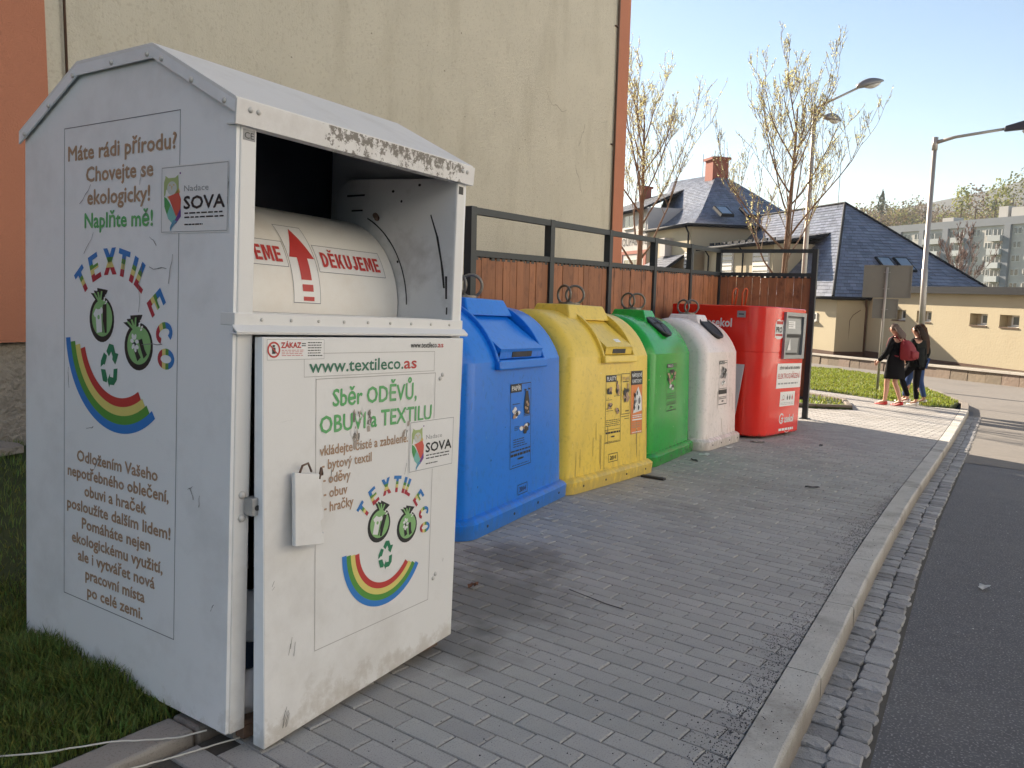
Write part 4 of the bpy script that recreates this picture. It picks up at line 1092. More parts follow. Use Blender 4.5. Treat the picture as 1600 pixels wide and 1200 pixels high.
        if lid[2]:
            mb = MB(); mb.hexa([q(ym+.02, .12, .014), q(ym+.12, .12, .014), q(ym+.12, .20, .014), q(ym+.02, .20, .014)], [q(ym+.02, .12, .0155), q(ym+.12, .12, .0155), q(ym+.12, .20, .0155), q(ym+.02, .20, .0155)]); mb.build('paper_sticker', P_paper, ld, **L)
    if hole:
        th = R(hole[1]); a_, b_ = hd-.045, 1.515-sh
        x_, z_ = arcpt(a_, b_, th); x2_, z2_ = arcpt(a_, b_, th+.02); c = Vector((ax+x_, W/2+hole[0], z_)); nn = Vector((z2_-z_, 0, x_-x2_)).normalized(); t2 = Vector((-nn.z, 0, nn.x)); e = Vector((0, 1, 0)); rr_ = hole[2]
        mb = MB(); mb.torus(c+nn*.014, e, t2, rr_, .015, 32, 8); pt = mb.build('port_rim', M_rubber, root, smooth=True, **L)
        mb = MB(); ring = [c-nn*.02+e*rr_*math.cos(2*math.pi*k/28)+t2*rr_*math.sin(2*math.pi*k/28) for k in range(28)]
        mb.hexa(ring, [p+nn*.036 for p in ring]); mb.build('port_back', M_black, pt, **L)
        if hole[3]:
            for k in range(6):
                a0, a1 = 2*math.pi*(k+.06)/6, 2*math.pi*(k+.94)/6; P_ = []
                for rad, aa in ((.12, (a0+a1)/2), (.97, a0), (.97, a0*.66+a1*.34), (.97, a0*.34+a1*.66), (.97, a1)):
                    P_.append(c+nn*(.018+.012*(1-rad))+e*rr_*rad*math.cos(aa)+t2*rr_*rad*math.sin(aa))
                mb = MB().slab(P_, nn*.008); mb.build('rubber_flap', flat('flap_rubber', (.055, .058, .066), .6) if k == 0 else bpy.data.materials['flap_rubber'], pt, **L)
    root['_front'] = 0; del root['_front']
    return root, body, front
# ---- prints
def poster(front, body, u0, u1, v0, v1, ground_m, ink, title, tu, style, accent=None):
    """a public-service poster: black title box, small pictures, rows of print"""
    pm = [ground_m, P_black, P_white, accent or P_brown, ink]
    q = Print(front); W_2, H_2 = u1-u0, v1-v0; X = lambda a: u0+a*W_2; Z = lambda b: v0+b*H_2; h = .004
    if ground_m is not None: q.rect(u0, u1, v0, v1, h-.002, 0, 4)
    q.frame(u0, u1, v0, v1, .005, h, 4)
    s = random.Random(len(title)*7+style)
    def blob(cx, cy, rx, ry, mi, n=9, hh=0):
        q.poly([(X(cx)+rx*W_2*math.cos(k*2*math.pi/n)*s.uniform(.6, 1.15), Z(cy)+ry*H_2*math.sin(k*2*math.pi/n)*s.uniform(.6, 1.15)) for k in range(n)], h+hh, mi)
    if style == 0:      # paper
        q.rect(X(.0), X(.53), Z(.90), Z(1.0), h+.001, 1); q.text(title, X(.05), X(.48), Z(.95), H_2*.058, h+.002, 2, .010)
        for z, k in ((.64, 5), (.46, 3)): pass
        q.poly([(X(.68), Z(.63)), (X(.92), Z(.61)), (X(.93), Z(.75)), (X(.85), Z(.9)), (X(.74), Z(.9)), (X(.66), Z(.74))], h+.001, 1)
        for k in range(6): blob(.78+s.uniform(-.08, .08), .72+s.uniform(-.08, .08), .05, .02, 3, 7, .002)
        blob(.72, .915, .06, .012, 1); blob(.9, .92, .06, .012, 1)
        for k in range(11): blob(.27+s.uniform(-.14, .14), .655+s.uniform(-.045, .045), .09, .030, (2, 3, 1, 2)[k % 4], 7, .001+k*.0002)
        for k in range(11): blob(.68+s.uniform(-.16, .16), .45+s.uniform(-.05, .05), .10, .032, (1, 2, 3, 2, 1)[k % 5], 7, .001+k*.0002)
        q.lines(X(.65), X(.97), Z(.59), Z(.625), 2, h, 1, .5, .1); q.lines(X(.1), X(.5), Z(.75), Z(.77), 1, h, 1, .5)
        q.lines(X(.2), X(.42), Z(.44), Z(.5), 3, h, 1, .35); q.lines(X(.15), X(.85), Z(.24), Z(.35), 4, h, 1, .35, .3)
        q.lines(X(.04), X(.97), Z(.19), Z(.215), 1, h, 1, .7, 0); q.lines(X(.04), X(.97), Z(.135), Z(.175), 1, h, 1, .75, 0)
        q.ell(X(.5), Z(.10), W_2*.16, H_2*.012, 0, h, 1); q.lines(X(.1), X(.9), Z(.02), Z(.045), 1, h, 1, .3, 0)
    elif style == 1:    # plastics
        q.rect(X(0), X(.68), Z(.90), Z(1), h+.001, 1); q.text(title, X(.05), X(.64), Z(.95), H_2*.06, h+.002, 2, .010)
        for cx, cy, rx, ry in ((.24, .77, .2, .055), (.28, .55, .18, .045), (.78, .46, .16, .05), (.8, .78, .16, .10), (.72, .86, .06, .06)):
            for k in range(6): blob(cx+s.uniform(-rx, rx)*.5, cy+s.uniform(-ry, ry)*.6, rx*.55, ry*.6, (1, 3, 3, 1)[k % 4], 7, .001+k*.0002)
        for z in (.68, .63, .47, .50): q.lines(X(.04+.5*(z > .65)), X(.5+.45*(z > .65)), Z(z), Z(z+.015), 1, h, 1, .5)
        q.lines(X(.05), X(.97), Z(.24), Z(.35), 4, h, 4, .3, .2); q.rect(X(.02), X(.98), Z(.195), Z(.20), h, 4); q.lines(X(.05), X(.97), Z(.13), Z(.175), 1, h, 4, .6, 0)
        q.ell(X(.5), Z(.09), W_2*.13, H_2*.012, 0, h, 1); q.lines(X(.05), X(.95), Z(.01), Z(.03), 1, h, 4, .3, .1)
    elif style == 2:    # bottle picture with a rounded frame
        q.text(title, X(.12), X(.9), Z(.88), H_2*.085, h+.001, 3, .01); q.lines(X(.15), X(.9), Z(.78), Z(.82), 1, h, 1, .6)
        for k in range(14): blob(.5+s.uniform(-.3, .3), .42+s.uniform(-.18, .18), .14, .07, (1, 3, 1, 3)[k % 4], 7, .001+k*.0002)
        q.poly([(X(.62), Z(.5)), (X(.82), Z(.55)), (X(.85), Z(.74)), (X(.72), Z(.76))], h+.001, 3); q.lines(X(.5), X(.9), Z(.05), Z(.10), 1, h, 1, .6)
        q.lines(X(.05), X(.95), Z(-.07), Z(-.04), 1, h, 1, .5, 0); q.lines(X(.4), X(.95), Z(-.13), Z(-.10), 1, h, 1, .5, 0)
    elif style == 3:    # orange carton poster
        q.rect(X(0), X(1), Z(.78), Z(1), h+.001, 1); q.text('NÁPOJOVÉ', X(.06), X(.94), Z(.935), H_2*.06, h+.002, 2, .010); q.text('KARTONY', X(.10), X(.9), Z(.84), H_2*.06, h+.002, 2, .010)
        q.poly([(X(.18), Z(.33)), (X(.95), Z(.36)), (X(.92), Z(.58)), (X(.62), Z(.75)), (X(.3), Z(.6))], h+.001, 2)
        for k in range(15): blob(.55+s.uniform(-.27, .27), .48+s.uniform(-.10, .18), .08, .05, (1, 3, 1, 2, 1)[k % 5], 6, .002+k*.0002)
        q.lines(X(.15), X(.95), Z(.25), Z(.31), 2, h+.001, 2, .55, 0); q.rect(X(.12), X(.98), Z(.215), Z(.235), h+.001, 2)
        q.lines(X(.12), X(.95), Z(.09), Z(.19), 3, h, 4, .4, .2); q.lines(X(.1), X(.95), Z(.015), Z(.04), 1, h+.001, 2, .6, 0)
    else:               # glass
        q.rect(X(0), X(.62), Z(.92), Z(1), h+.001, 1); q.text(title, X(.05), X(.57), Z(.96), H_2*.05, h+.002, 2, .010); q.lines(X(.64), X(.98), Z(.93), Z(.97), 1, h, 1, .5)
        for k in range(22): blob(.5+s.uniform(-.36, .36), .72+s.uniform(-.11, .13), .10, .045, (1, 3, 1, 3)[k % 4], 7, .001+k*.0002)
        for k in range(8): blob(.5+s.uniform(-.2, .2), .50+s.uniform(-.04, .04), .12, .03, (1, 2, 1, 2)[k % 4], 7, .001+k*.0002)
        if ground_m is not None or ink is P_black: q.rect(X(0), X(1), Z(.24 if style == 5 else .2), Z(.34 if style == 5 else .205), h, 1)
        for z in (.36, .31, .26, .17): q.rect(X(.05), X(.95), Z(z), Z(z+.012), h, 1)
        q.lines(X(.05), X(.95), Z(.12), Z(.16), 1, h, 1, .5, 0); q.ell(X(.5), Z(.08), W_2*.14, H_2*.018, 0, h, 1); q.rect(X(.02), X(.98), Z(.0), Z(.02), h, 1)
    mats_ = [pm[0] or P_paper]+pm[1:]
    q.build('poster', mats_, body, local=True)
def year_plate(front, body, u, v, txt='2014'):
    q = Print(front); q.frame(u-.085, u+.085, v-.038, v+.038, .005, .003, 0); q.text(txt, u-.055, u+.055, v, .038, .003, 0, .01); q.build('year_plate', [P_black], body, local=True)

def scuffs(front, body, W, n, seed, dark, light, drips=0):
    q = Print(front); s = random.Random(seed)
    for _ in range(n):
        u, v = s.uniform(.12, W-.12), s.uniform(.16, 1.05); l = s.uniform(.01, .06); a = s.gauss(1.2, .7); w2 = s.uniform(.0015, .004); dx, dz = math.cos(a)*l/2, math.sin(a)*l/2
        q.poly([(u-dx, v-dz), (u-dx+w2, v-dz), (u+dx+w2, v+dz), (u+dx, v+dz)], .0022, s.random() < .55)
    for _ in range(n//3):
        u, v = s.uniform(.1, W-.1), s.uniform(.16, 1.1); r = s.uniform(.003, .009); q.poly([(u+r*math.cos(k)*s.uniform(.5, 1.2), v+r*math.sin(k)*s.uniform(.5, 1.2)) for k in range(6)], .0023, s.random() < .5)
    for _ in range(drips):
        u, v = s.uniform(.15, W-.15), s.uniform(.3, .7); l = s.uniform(.12, .32); w2 = s.uniform(.004, .014)
        q.poly([(u-w2/2, v), (u+w2/2, v), (u+w2*.3+.004, v-l), (u-w2*.1, v-l*s.uniform(.85, 1))], .0021, 0)
    q.build('scuff', [flat('scuff_dark_%d' % seed, dark, .7), flat('scuff_pale_%d' % seed, light, .6)], body, local=True)
b1, body, fr = make_bin('blue plastic bell bin with a sloping lid for paper, next to the big white container', (-2.975, 4.02), R(8.5), 1.83, M_binblue, None, 1.562, lid=(.50, 1.30, 0))
poster(fr, body, .725, 1.09, .36, .965, None, P_black, 'PAPÍR', 0, 0); year_plate(fr, body, .95, .19); scuffs(fr, body, 1.83, 34, 1, (.012, .07, .22), (.12, .32, .70))
b2, body, fr = make_bin('yellow plastic bell bin with a sloping lid and an orange carton poster', (-3.20, 5.66), R(-2), 1.68, M_binyellow, None, 1.572, lid=(.64, 1.20, 1))
poster(fr, body, .70, .99, .36, .965, None, P_black, 'PLASTY', 0, 1)
poster(fr, body, .995, 1.165, .60, .972, None, P_black, 'PET LAHVE', 0, 2)
poster(fr, body, 1.19, 1.425, .40, .99, P_orange, P_brown, 'x', 0, 3, P_grey); year_plate(fr, body, .86, .225); scuffs(fr, body, 1.68, 40, 2, (.36, .26, .08), (.85, .70, .30), 14)
b3, body, fr = make_bin('green bell bin for coloured glass with a round rubber port', (-3.225, 7.40), R(5.5), 1.56, M_bingreen, None, 1.575, hole=(.02, 46, .175, 1))
poster(fr, body, .55, .90, .52, 1.02, None, P_black, 'SKLO', 0, 4); scuffs(fr, body, 1.56, 22, 3, (.01, .12, .02), (.20, .5, .22))
b4, body, fr = make_bin('white bell bin for clear glass beside the red appliance box', (-3.225, 8.88), R(.4), 1.31, M_binwhite, None, 1.565, hole=(.03, 44, .175, 0))
poster(fr, body, .50, .80, .50, 1.03, None, P_black, 'SKLO', 0, 5, P_grey); scuffs(fr, body, 1.31, 22, 4, (.40, .33, .28), (.8, .78, .76), 4)
for b in (b1, b2, b3, b4): b['group'] = 'bell shaped recycling bins in a row'

# ================================================================== red box for old appliances
M_red = mat('red_steel', (.80, .022, .010), .25, var=.05, scale=2, bump=.04, bscale=2, bdist=.02, coat=.3)
add_mask_layer(M_red, (.18, .05, .03), .0, .12, 2, 6, .7, .6, (3, 3, 1))
M_redtop = flat('red_top', (.50, .025, .015), .4)
M_steelgrey = mat('hatch_grey', (.30, .31, .32), .4, var=.1, scale=8, metal=.4)
red = street(thing('appliance_box', 'red steel collection box for small appliances with a grey hatch', 'recycling box', (-3.09, 10.35, 0), R(-9)))
RW, RD2, RH = 1.21, 1.40, 1.72
def redring(z, ins=0, r=.30):
    out = []; x0, x1, ya, yb = -RD2+ins, -ins, ins, RW-ins
    for cx, cy, a0, rr_ in ((x1-r, ya+r, -90, r), (x1-.02, yb-.02, 0, .02), (x0+.02, yb-.02, 90, .02), (x0+.05, ya+.05, 180, .05)):
        n = 10 if rr_ > .1 else 3
        for k in range(n+1):
            a = R(a0+90*k/n); out.append((cx+rr_*math.cos(a), cy+rr_*math.sin(a), z))
    return out
mb = MB(); mb.loft([redring(.03, .02), redring(.05, 0), redring(1.125, 0), redring(1.128, .004), redring(1.134, .004), redring(1.137, 0), redring(RH-.012, 0), redring(RH, .012)])
rbody = mb.build('body', M_red, red, smooth=30, local=True)
rf = lambda u, v, h: (h, u, v)
def rq(): return Print(rf)
# hatch: frame, recessed box with flap
u0, u1, v0, v1 = .52, 1.15, 1.05, 1.665
mb = MB()
for a, b, c, d in ((u0, u1, v0, v0+.05), (u0, u1, v1-.05, v1), (u0, u0+.045, v0+.05, v1-.05), (u1-.075, u1, v0+.05, v1-.05)): mb.box(.001, .035, a, b, c, d)
hf = mb.build('hatch_frame', M_steelgrey, red, local=True)
MB().box(.001, .006, u0+.046, u1-.076, v0+.051, v1-.051).build('hatch_back', flat('hatch_dark', (.10, .105, .11), .5), hf, local=True)
mb = MB(); mb.hexa([(.008, u0+.05, 1.40), (.034, u0+.05, 1.38), (.034, u1-.14, 1.38), (.008, u1-.14, 1.40)], [(.008, u0+.05, 1.585), (.016, u0+.05, 1.585), (.016, u1-.14, 1.585), (.008, u1-.14, 1.585)]); fp = mb.build('hatch_flap', M_steelgrey, hf, local=True)
q = Print(lambda u, v, h: (.027+h-.06*(v-1.45)*1.2, u, v)); q.rect(u0+.09, u0+.30, 1.45, 1.55, .004, 0); q.lines(u0+.1, u0+.28, 1.465, 1.54, 3, .006, 1, .3); q.build('flap_label', [P_paper, P_grey], fp, local=True)
mb = MB(); mb.hexa([(.008, u0+.05, 1.12), (.022, u0+.05, 1.12), (.022, u1-.2, 1.12), (.008, u1-.2, 1.12)], [(.008, u0+.05, 1.33), (.03, u0+.05, 1.33), (.03, u1-.2, 1.33), (.008, u1-.2, 1.33)]); lf = mb.build('lower_flap', M_steelgrey, hf, local=True)
q = Print(lambda u, v, h: (.030+h, u, v)); q.poly([(u0+.09, 1.16), (u0+.20, 1.165), (u0+.165, 1.32)], .002, 0); q.poly([(u0+.05, 1.115), (u1-.22, 1.115), (u1-.22, 1.13), (u0+.05, 1.13)], -.002, 1); q.build('warning_sign', [P_paper, P_black], lf, local=True)
MB().box(.008, .033, u0+.05, u1-.12, 1.345, 1.365).build('flap_handle', M_black, hf, local=True)
MB().box(.001, .012, 1.165, 1.19, 1.22, 1.29).build('lock_plate', M_black, red, local=True)
q = rq(); q.rect(1.165, 1.195, 1.12, 1.20, .002, 0); q.build('paper_label', P_paper, red, local=True)
# stickers on the front
q = rq(); q.rect(.43, 1.18, .655, .985, .002, 0, 3); q.text('ZPĚTNÝ ODBĚR BATERIÍ A DROBNÉHO', .50, 1.13, .925, .035, .003, 1, .02); q.text('ELEKTROZAŘÍZENÍ', .47, 1.13, .82, .07, .003, 2, .004)
q.lines(.48, 1.10, .70, .735, 1, .003, 3, .6, .05); q.build('info_sign', [P_paper, P_black, P_red, P_grey], rbody, local=True)
q = rq(); q.rect(.575, 1.03, .41, .605, .002, 0); q.arc(.68, .53, .022, .030, 0, 6.28, .003, 3); q.lines(.62, .74, .49, .505, 1, .003, 2, .6)
for k, mi in ((0, 1), (1, 1), (2, 2)): q.ell(.80+k*.075, .52, .018, .030, 0, .003, mi, 12); q.rect(.795+k*.075, .805+k*.075, .55, .565, .003, mi)
q.lines(.60, 1.0, .425, .465, 2, .003, 3, .3, .1); q.build('sorting_sticker', [P_paper, P_black, P_red, P_grey], rbody, local=True)
def asekol(fn, cx, cz, s, parent, x_a, x_b, cap):
    q = Print(fn); q.arc(cx, cz, s*.74, s, R(35), R(330), .002, 0, 24); q.arc(cx+s*.12, cz-s*.1, s*.25, s*.46, R(-160), R(60), .0024, 0, 14); q.rect(cx-s*.1, cx+s*.75, cz-s*.08, cz+s*.12, .0026, 0)
    q.text('asekol', x_a, x_b, cz-.004, cap, .002, 0, .02); q.build('maker_logo', P_white, parent, local=True)
asekol(rf, .665, .245, .072, rbody, .755, 1.03, .105)
q = rq(); q.text('www.sberelektro.cz'[0:0] or 'o', .60, .601, .09, .001, -.01, 0); q.mb = MB()
s6 = random.Random(2)
q.lines(.60, 1.05, .075, .115, 1, .002, 0, .8, 0); q.arc(.86, .16, .11, .116, R(225), R(320), .002, 0); q.build('small_print', P_white, rbody, local=True)
# torn red and white sticker left of the hatch
q = rq(); pts = []
for k in range(26):
    a = 2*math.pi*k/26; pts.append((.40+.125*(math.cos(a)*1.25 if abs(math.cos(a)) < .8 else math.copysign(1, math.cos(a)))*s6.uniform(.86, 1.06), 1.435+.125*(math.sin(a)*1.25 if abs(math.sin(a)) < .8 else math.copysign(1, math.sin(a)))*s6.uniform(.86, 1.06)))
q.poly(pts, .002, 0); q.rect(.31, .495, 1.50, 1.54, .003, 1); q.text('PRO', .31, .48, 1.43, .075, .003, 2, .03); q.rect(.30, .50, 1.345, 1.375, .003, 1); q.build('torn_sticker', [P_white, P_red, P_black], rbody, local=True)
# side facing the white bin
rs_ = lambda u, v, h: (-u, -h, v)      # u = distance back from the front
q = Print(rs_); 
def rs2(u, v, h): return (-(1.42-u), -h, v)
q = Print(rs2); asekol(rs2, .50, 1.50, .075, rbody, .60, .95, .115)
q = Print(rs2); q.rect(1.02, 1.14, 1.565, 1.65, .002, 0); q.rect(1.045, 1.115, 1.60, 1.615, .003, 1); q.build('rating_plate', [P_grey, P_black], rbody, local=True)
for (u, y) in ((.52, .12), (.40, .16)):
    mb = MB(); x = -u
    mb.tube([(x, y-.05, RH), (x, y-.055, RH+.16), (x+.01, y-.03, RH+.215), (x+.02, y, RH+.225), (x+.02, y+.03, RH+.21), (x+.01, y+.05, RH+.16), (x, y+.03, RH)], .011, 6); mb.build('sling_loop', flat('orange_strap', (.60, .09, .02), .6) if u == .52 else bpy.data.materials['orange_strap'], red, local=True, smooth=True)
# white board leaning between the white bin and the red box
bd = MB(); Mr = ORG[red]
P0 = [(-.40, -.12, .20), (-.22, -.11, .20), (-.20, -.035, 1.00), (-.46, -.045, 1.00)]
P0 = [Mr @ Vector(p) for p in [(-.44, -.16, .012), (-.30, -.14, .012), (-.245, -.012, .96), (-.50, -.014, .96)]]
bd.slab(P0, Mr.to_3x3() @ Vector((.0, .008, 0)))
bo = bd.build('board', flat('white_board', (.60, .60, .61), .5)); tag(bo, 'white rigid board leaning upright between the white bin and the red box', 'board'); street(bo)
Ob = ORG[bo]; nrm = (P0[1]-P0[0]).cross(P0[3]-P0[0]).normalized()
if nrm.y > 0: nrm = -nrm
def bf(u, v, h): a = P0[0].lerp(P0[1], u); b = P0[3].lerp(P0[2], u); return a.lerp(b, v)+nrm*h
q = Print(bf)
for cx, cy, rx, ry in ((.72, .40, .10, .035), (.70, .34, .14, .03), (.78, .27, .16, .035), (.6, .02, .45, .012)): q.ell(cx, cy, rx, ry, 0, .002, 0, 12)
q.build('dark_mark', P_black, bo)

# ================================================================== fence round the bins
M_frame = mat('dark_steel_frame', (.028, .033, .036), .5, var=.2, scale=12, spec=.5)
M_board = mat('stained_pine', (.34, .135, .06), .62, var=.35, scale=3.2, stretch=(9, 9, .9), rand=.16, bump=.25, bscale=18, bdist=.006, stain=(.12, .045, .022), stain_amt=.85, sscale=7.5, sstretch=(1, 1, .55))
fence = thing('bin_fence', 'brown board fence in a dark steel frame standing behind the recycling bins', 'fence', (-4.62, 9.6, street_z(9.6)))
ZT, ZM = 2.145, 1.765
FA, FB, FC = Vector((-4.455, 5.98)), Vector((-4.83, 13.42)), Vector((-3.315, 13.58))
def at(p, z): return Vector((p.x, p.y, z))
def beam(p, q_, z0, z1, w2=.03, name='rail'):
    d = (q_-p).normalized(); s = Vector((d.y, -d.x))*w2
    mb = MB(); mb.hexa([at(p-s, z0), at(p+s, z0), at(q_+s, z0), at(q_-s, z0)][::-1], [at(p-s, z1), at(p+s, z1), at(q_+s, z1), at(q_-s, z1)][::-1]); return mb.build(name, M_frame, fence)
posts = [FA.lerp(FB, k/5) for k in range(6)]+[FC]
dmain = (FB-FA).normalized(); dret = (FC-FB).normalized()
for k, p in enumerate(posts):
    zb = street_z(p.y)-.05
    r = .04
    mb = MB(); mb.box(p.x-r, p.x+r, p.y-r, p.y+r, zb, ZT+.004); o = mb.build('post', M_frame, fence)
    MB().box(p.x-.07, p.x+.07, p.y-.07, p.y+.07, street_z(p.y)-.005, street_z(p.y)+.012).build('base_plate', M_frame, o)
pairs = list(zip(posts[:-1], posts[1:]))
bj = random.Random(9)
for k, (p, q_) in enumerate(pairs):
    d = (q_-p).normalized(); a, b = p+d*.041, q_-d*.041
    beam(a, b, ZT-.06, ZT, .032, 'top_rail'); beam(a, b, ZM-.055, ZM, .032, 'mid_rail')
    # toothed grip strip under the middle rail
    mb = MB(); Ls = (b-a).length; s = Vector((d.y, -d.x)); n = int(Ls/.09)
    for i in range(n):
        c = a+d*(Ls*(i+.5)/n); off = s*.012
        mb.hexa([at(c-d*.028-off, ZM-.085), at(c+d*.028-off, ZM-.085), at(c+d*.028+off, ZM-.085), at(c-d*.028+off, ZM-.085)], [at(c-d*.028-off, ZM-.0555), at(c+d*.028-off, ZM-.0555), at(c+d*.028+off, ZM-.0555), at(c-d*.028+off, ZM-.0555)])
    mb.build('grip_strip', M_frame, fence)
    zb = max(street_z(p.y), street_z(q_.y))+.10 if k < 5 else street_z(13.5)+.36
    beam(a, b, zb-.05, zb, .03, 'bottom_rail')
    nb = 11; wd = Ls/nb; proto_b = None
    for i in range(nb):
        c0, c1 = a+d*(wd*i+.003), a+d*(wd*(i+1)-.003); t = bj.uniform(-.004, .004)
        o_ = s*(.011); sh_ = s*t
        mb = MB(); z0, z1 = zb+.001, ZM-.062-abs(bj.gauss(0, .006))
        mb.hexa([at(c0-o_+sh_, z0), at(c1-o_+sh_, z0), at(c1+o_+sh_, z0), at(c0+o_+sh_, z0)], [at(c0-o_+sh_, z1), at(c1-o_+sh_, z1), at(c1+o_+sh_, z1), at(c0+o_+sh_, z1)])
        mb.build('board', M_board, fence)
# ================================================================== rendered apartment building on the left
M_render = mat('cream_render', (.60, .55, .435), .9, var=.10, scale=1.6, bump=.8, bscale=55, bdist=.012, stain=(.47, .42, .315), stain_amt=.65, sscale=2.2, sstretch=(1, 1, .3), speck=(.42, .36, .26), speck_amt=.35, speck_scale=26, detail=8)
M_orange = mat('orange_render', (.50, .20, .115), .9, var=.08, scale=2, bump=.7, bscale=70, bdist=.012, stain=(.42, .165, .09), stain_amt=.4, sscale=1.5)
M_plinth = mat('rough_plinth', (.38, .33, .27), .95, var=.25, scale=5, bump=1.0, bscale=22, bdist=.05, stain=(.16, .13, .10), stain_amt=.6, sscale=2)
M_pipe = flat('brown_pipe', (.10, .055, .035), .5)
WX = -7.2
bld = thing('apartment_house', 'tall cream rendered house wall with orange corner strips standing behind the bins', 'building', (-13, 5, street_z(5)))
HT = 15.5
MB().box(WX-11, WX, 3.83, 14.03, .89, HT).build('gable_wall', M_render, bld)
MB().box(WX-11, WX+.03, 14.031, 14.46, .89, HT).build('corner_strip', M_orange, bld)
MB().box(WX-11, WX+.03, -5, 3.70, .89, HT).build('orange_wall', M_orange, bld)
MB().box(WX-11, WX+.012, 3.701, 3.829, .89, HT).build('cream_strip', M_render, bld)
MB().box(WX-11, WX-.06, -5, 14.40, -1.6, .889).build('plinth', M_plinth, bld)
for y in (13.98, 3.86):
    o = MB().tube([(WX+.035, y, .9), (WX+.035, y, HT)], .022 if y > 10 else .012, 8).build('lightning_conductor', M_pipe, bld, smooth=True)
    for z in (2.0, 4.1, 6.2, 8.3): MB().box(WX+.0, WX+.04, y-.09, y+.02, z, z+.02).build('pipe_clip', M_pipe, o)
MB().box(WX-11.3, WX+.3, -5.2, 14.7, HT+.001, HT+.25).build('roof', M_pipe, bld)
q = Print(lambda u, v, h: (WX+h, u, v)); s9 = random.Random(31)
for (y, z, n, a0) in ((11.6, 4.6, 14, -.5), (12.6, 3.6, 9, -1.3), (12.9, 4.3, 8, -1.5), (9.5, 6.1, 12, -.3), (8.0, 5.2, 10, .2), (6.5, 6.6, 9, -.6), (12.2, 6.9, 10, -1.2)):
    p0 = (y, z); a = a0
    for _ in range(n):
        a += s9.uniform(-.7, .7); a = a*.8+a0*.2; l = s9.uniform(.03, .09); p1 = (p0[0]+l*math.cos(a), p0[1]+l*math.sin(a)); w2 = s9.uniform(.002, .006); nx, nz = -math.sin(a)*w2, math.cos(a)*w2
        q.poly([(p0[0]-nx, p0[1]-nz), (p1[0]-nx, p1[1]-nz), (p1[0]+nx, p1[1]+nz), (p0[0]+nx, p0[1]+nz)], .002); p0 = p1
for _ in range(70):
    y, z = s9.uniform(5, 13.6), s9.uniform(2.2, 8.5); r = s9.uniform(.006, .02); q.poly([(y+r*math.cos(k)*s9.uniform(.4, 1.3), z+r*math.sin(k)*s9.uniform(.3, .9)) for k in range(6)], .002)
q.build('crack', flat('render_crack', (.30, .26, .19), .9), bld)
st = random.Random(3)
for k in range(2):
    y = 3.0+k*.62; x = WX+.25+st.uniform(-.08, .1)
    mb = MB(); pts = [(x+st.uniform(.7, 1.1)*.24*math.cos(a), y+st.uniform(.8, 1.1)*.30*math.sin(a), 0.16) for a in [i*math.pi/4 for i in range(8)]]
    mb.slab(pts, (0, 0, .035+.03*st.random())); o = mb.build('flagstone', M_plinth); bev(o, .008); tag(o, ('flat grey flagstone under the rough plinth, nearer the camera', 'flat grey flagstone under the rough plinth, next to the white container side')[k], 'stone', 'flagstones at the wall'); street(o)

# ================================================================== the slate roofed house over the road
HA = Vector((.73, -.68, 0)).normalized(); HB = Vector((-HA.y, HA.x, 0)); HP = Vector((-8.9, 41, 0))
def hw(s, t, z): return HP+HA*s+HB*t+Vector((0, 0, z))
def hbox(mb, s0, s1, t0, t1, z0, z1, mi=0):
    q = [(s0, t0), (s1, t0), (s1, t1), (s0, t1)]
    return mb.hexa([hw(a, b, z0) for a, b in q], [hw(a, b, z1) for a, b in q], mi)
M_hwall = mat('cream_house_wall', (.47, .405, .275), .9, var=.05, scale=.7, bump=.3, bscale=12, bdist=.02, stain=(.42, .35, .235), stain_amt=.45, sscale=.9, sstretch=(1, 1, .35))
M_hwhite = mat('pale_house_wall', (.50, .47, .44), .9, var=.06, scale=.7, stain=(.4, .37, .33), stain_amt=.4, sscale=.6)
M_base = mat('brown_base', (.105, .06, .042), .9, var=.2, scale=3)
M_slate = mat('roof_slate', (.145, .16, .205), .36, var=.2, scale=5, rand=.30, island_hue=.01, bump=.2, bscale=8, spec=.7)
M_gutter = flat('dark_gutter', (.022, .024, .028), .8, spec=.2)
M_pane = glass_mat('window_pane', (.045, .05, .06))
M_skypane = glass_mat('skylight_pane', (.20, .26, .32), .04)
M_wframe = flat('white_window_frame', (.62, .61, .58), .5)
M_shutter = mat('white_slats', (.62, .62, .60), .5, var=.08, scale=4)
M_brick = mat('chimney_brick', (.33, .095, .06), .85, var=.2, scale=6)
house = thing('slate_roof_house', 'cream house with steep dark slate roofs and a brick chimney across the side street', 'building', tuple(hw(-8, 4, street_z(44))))
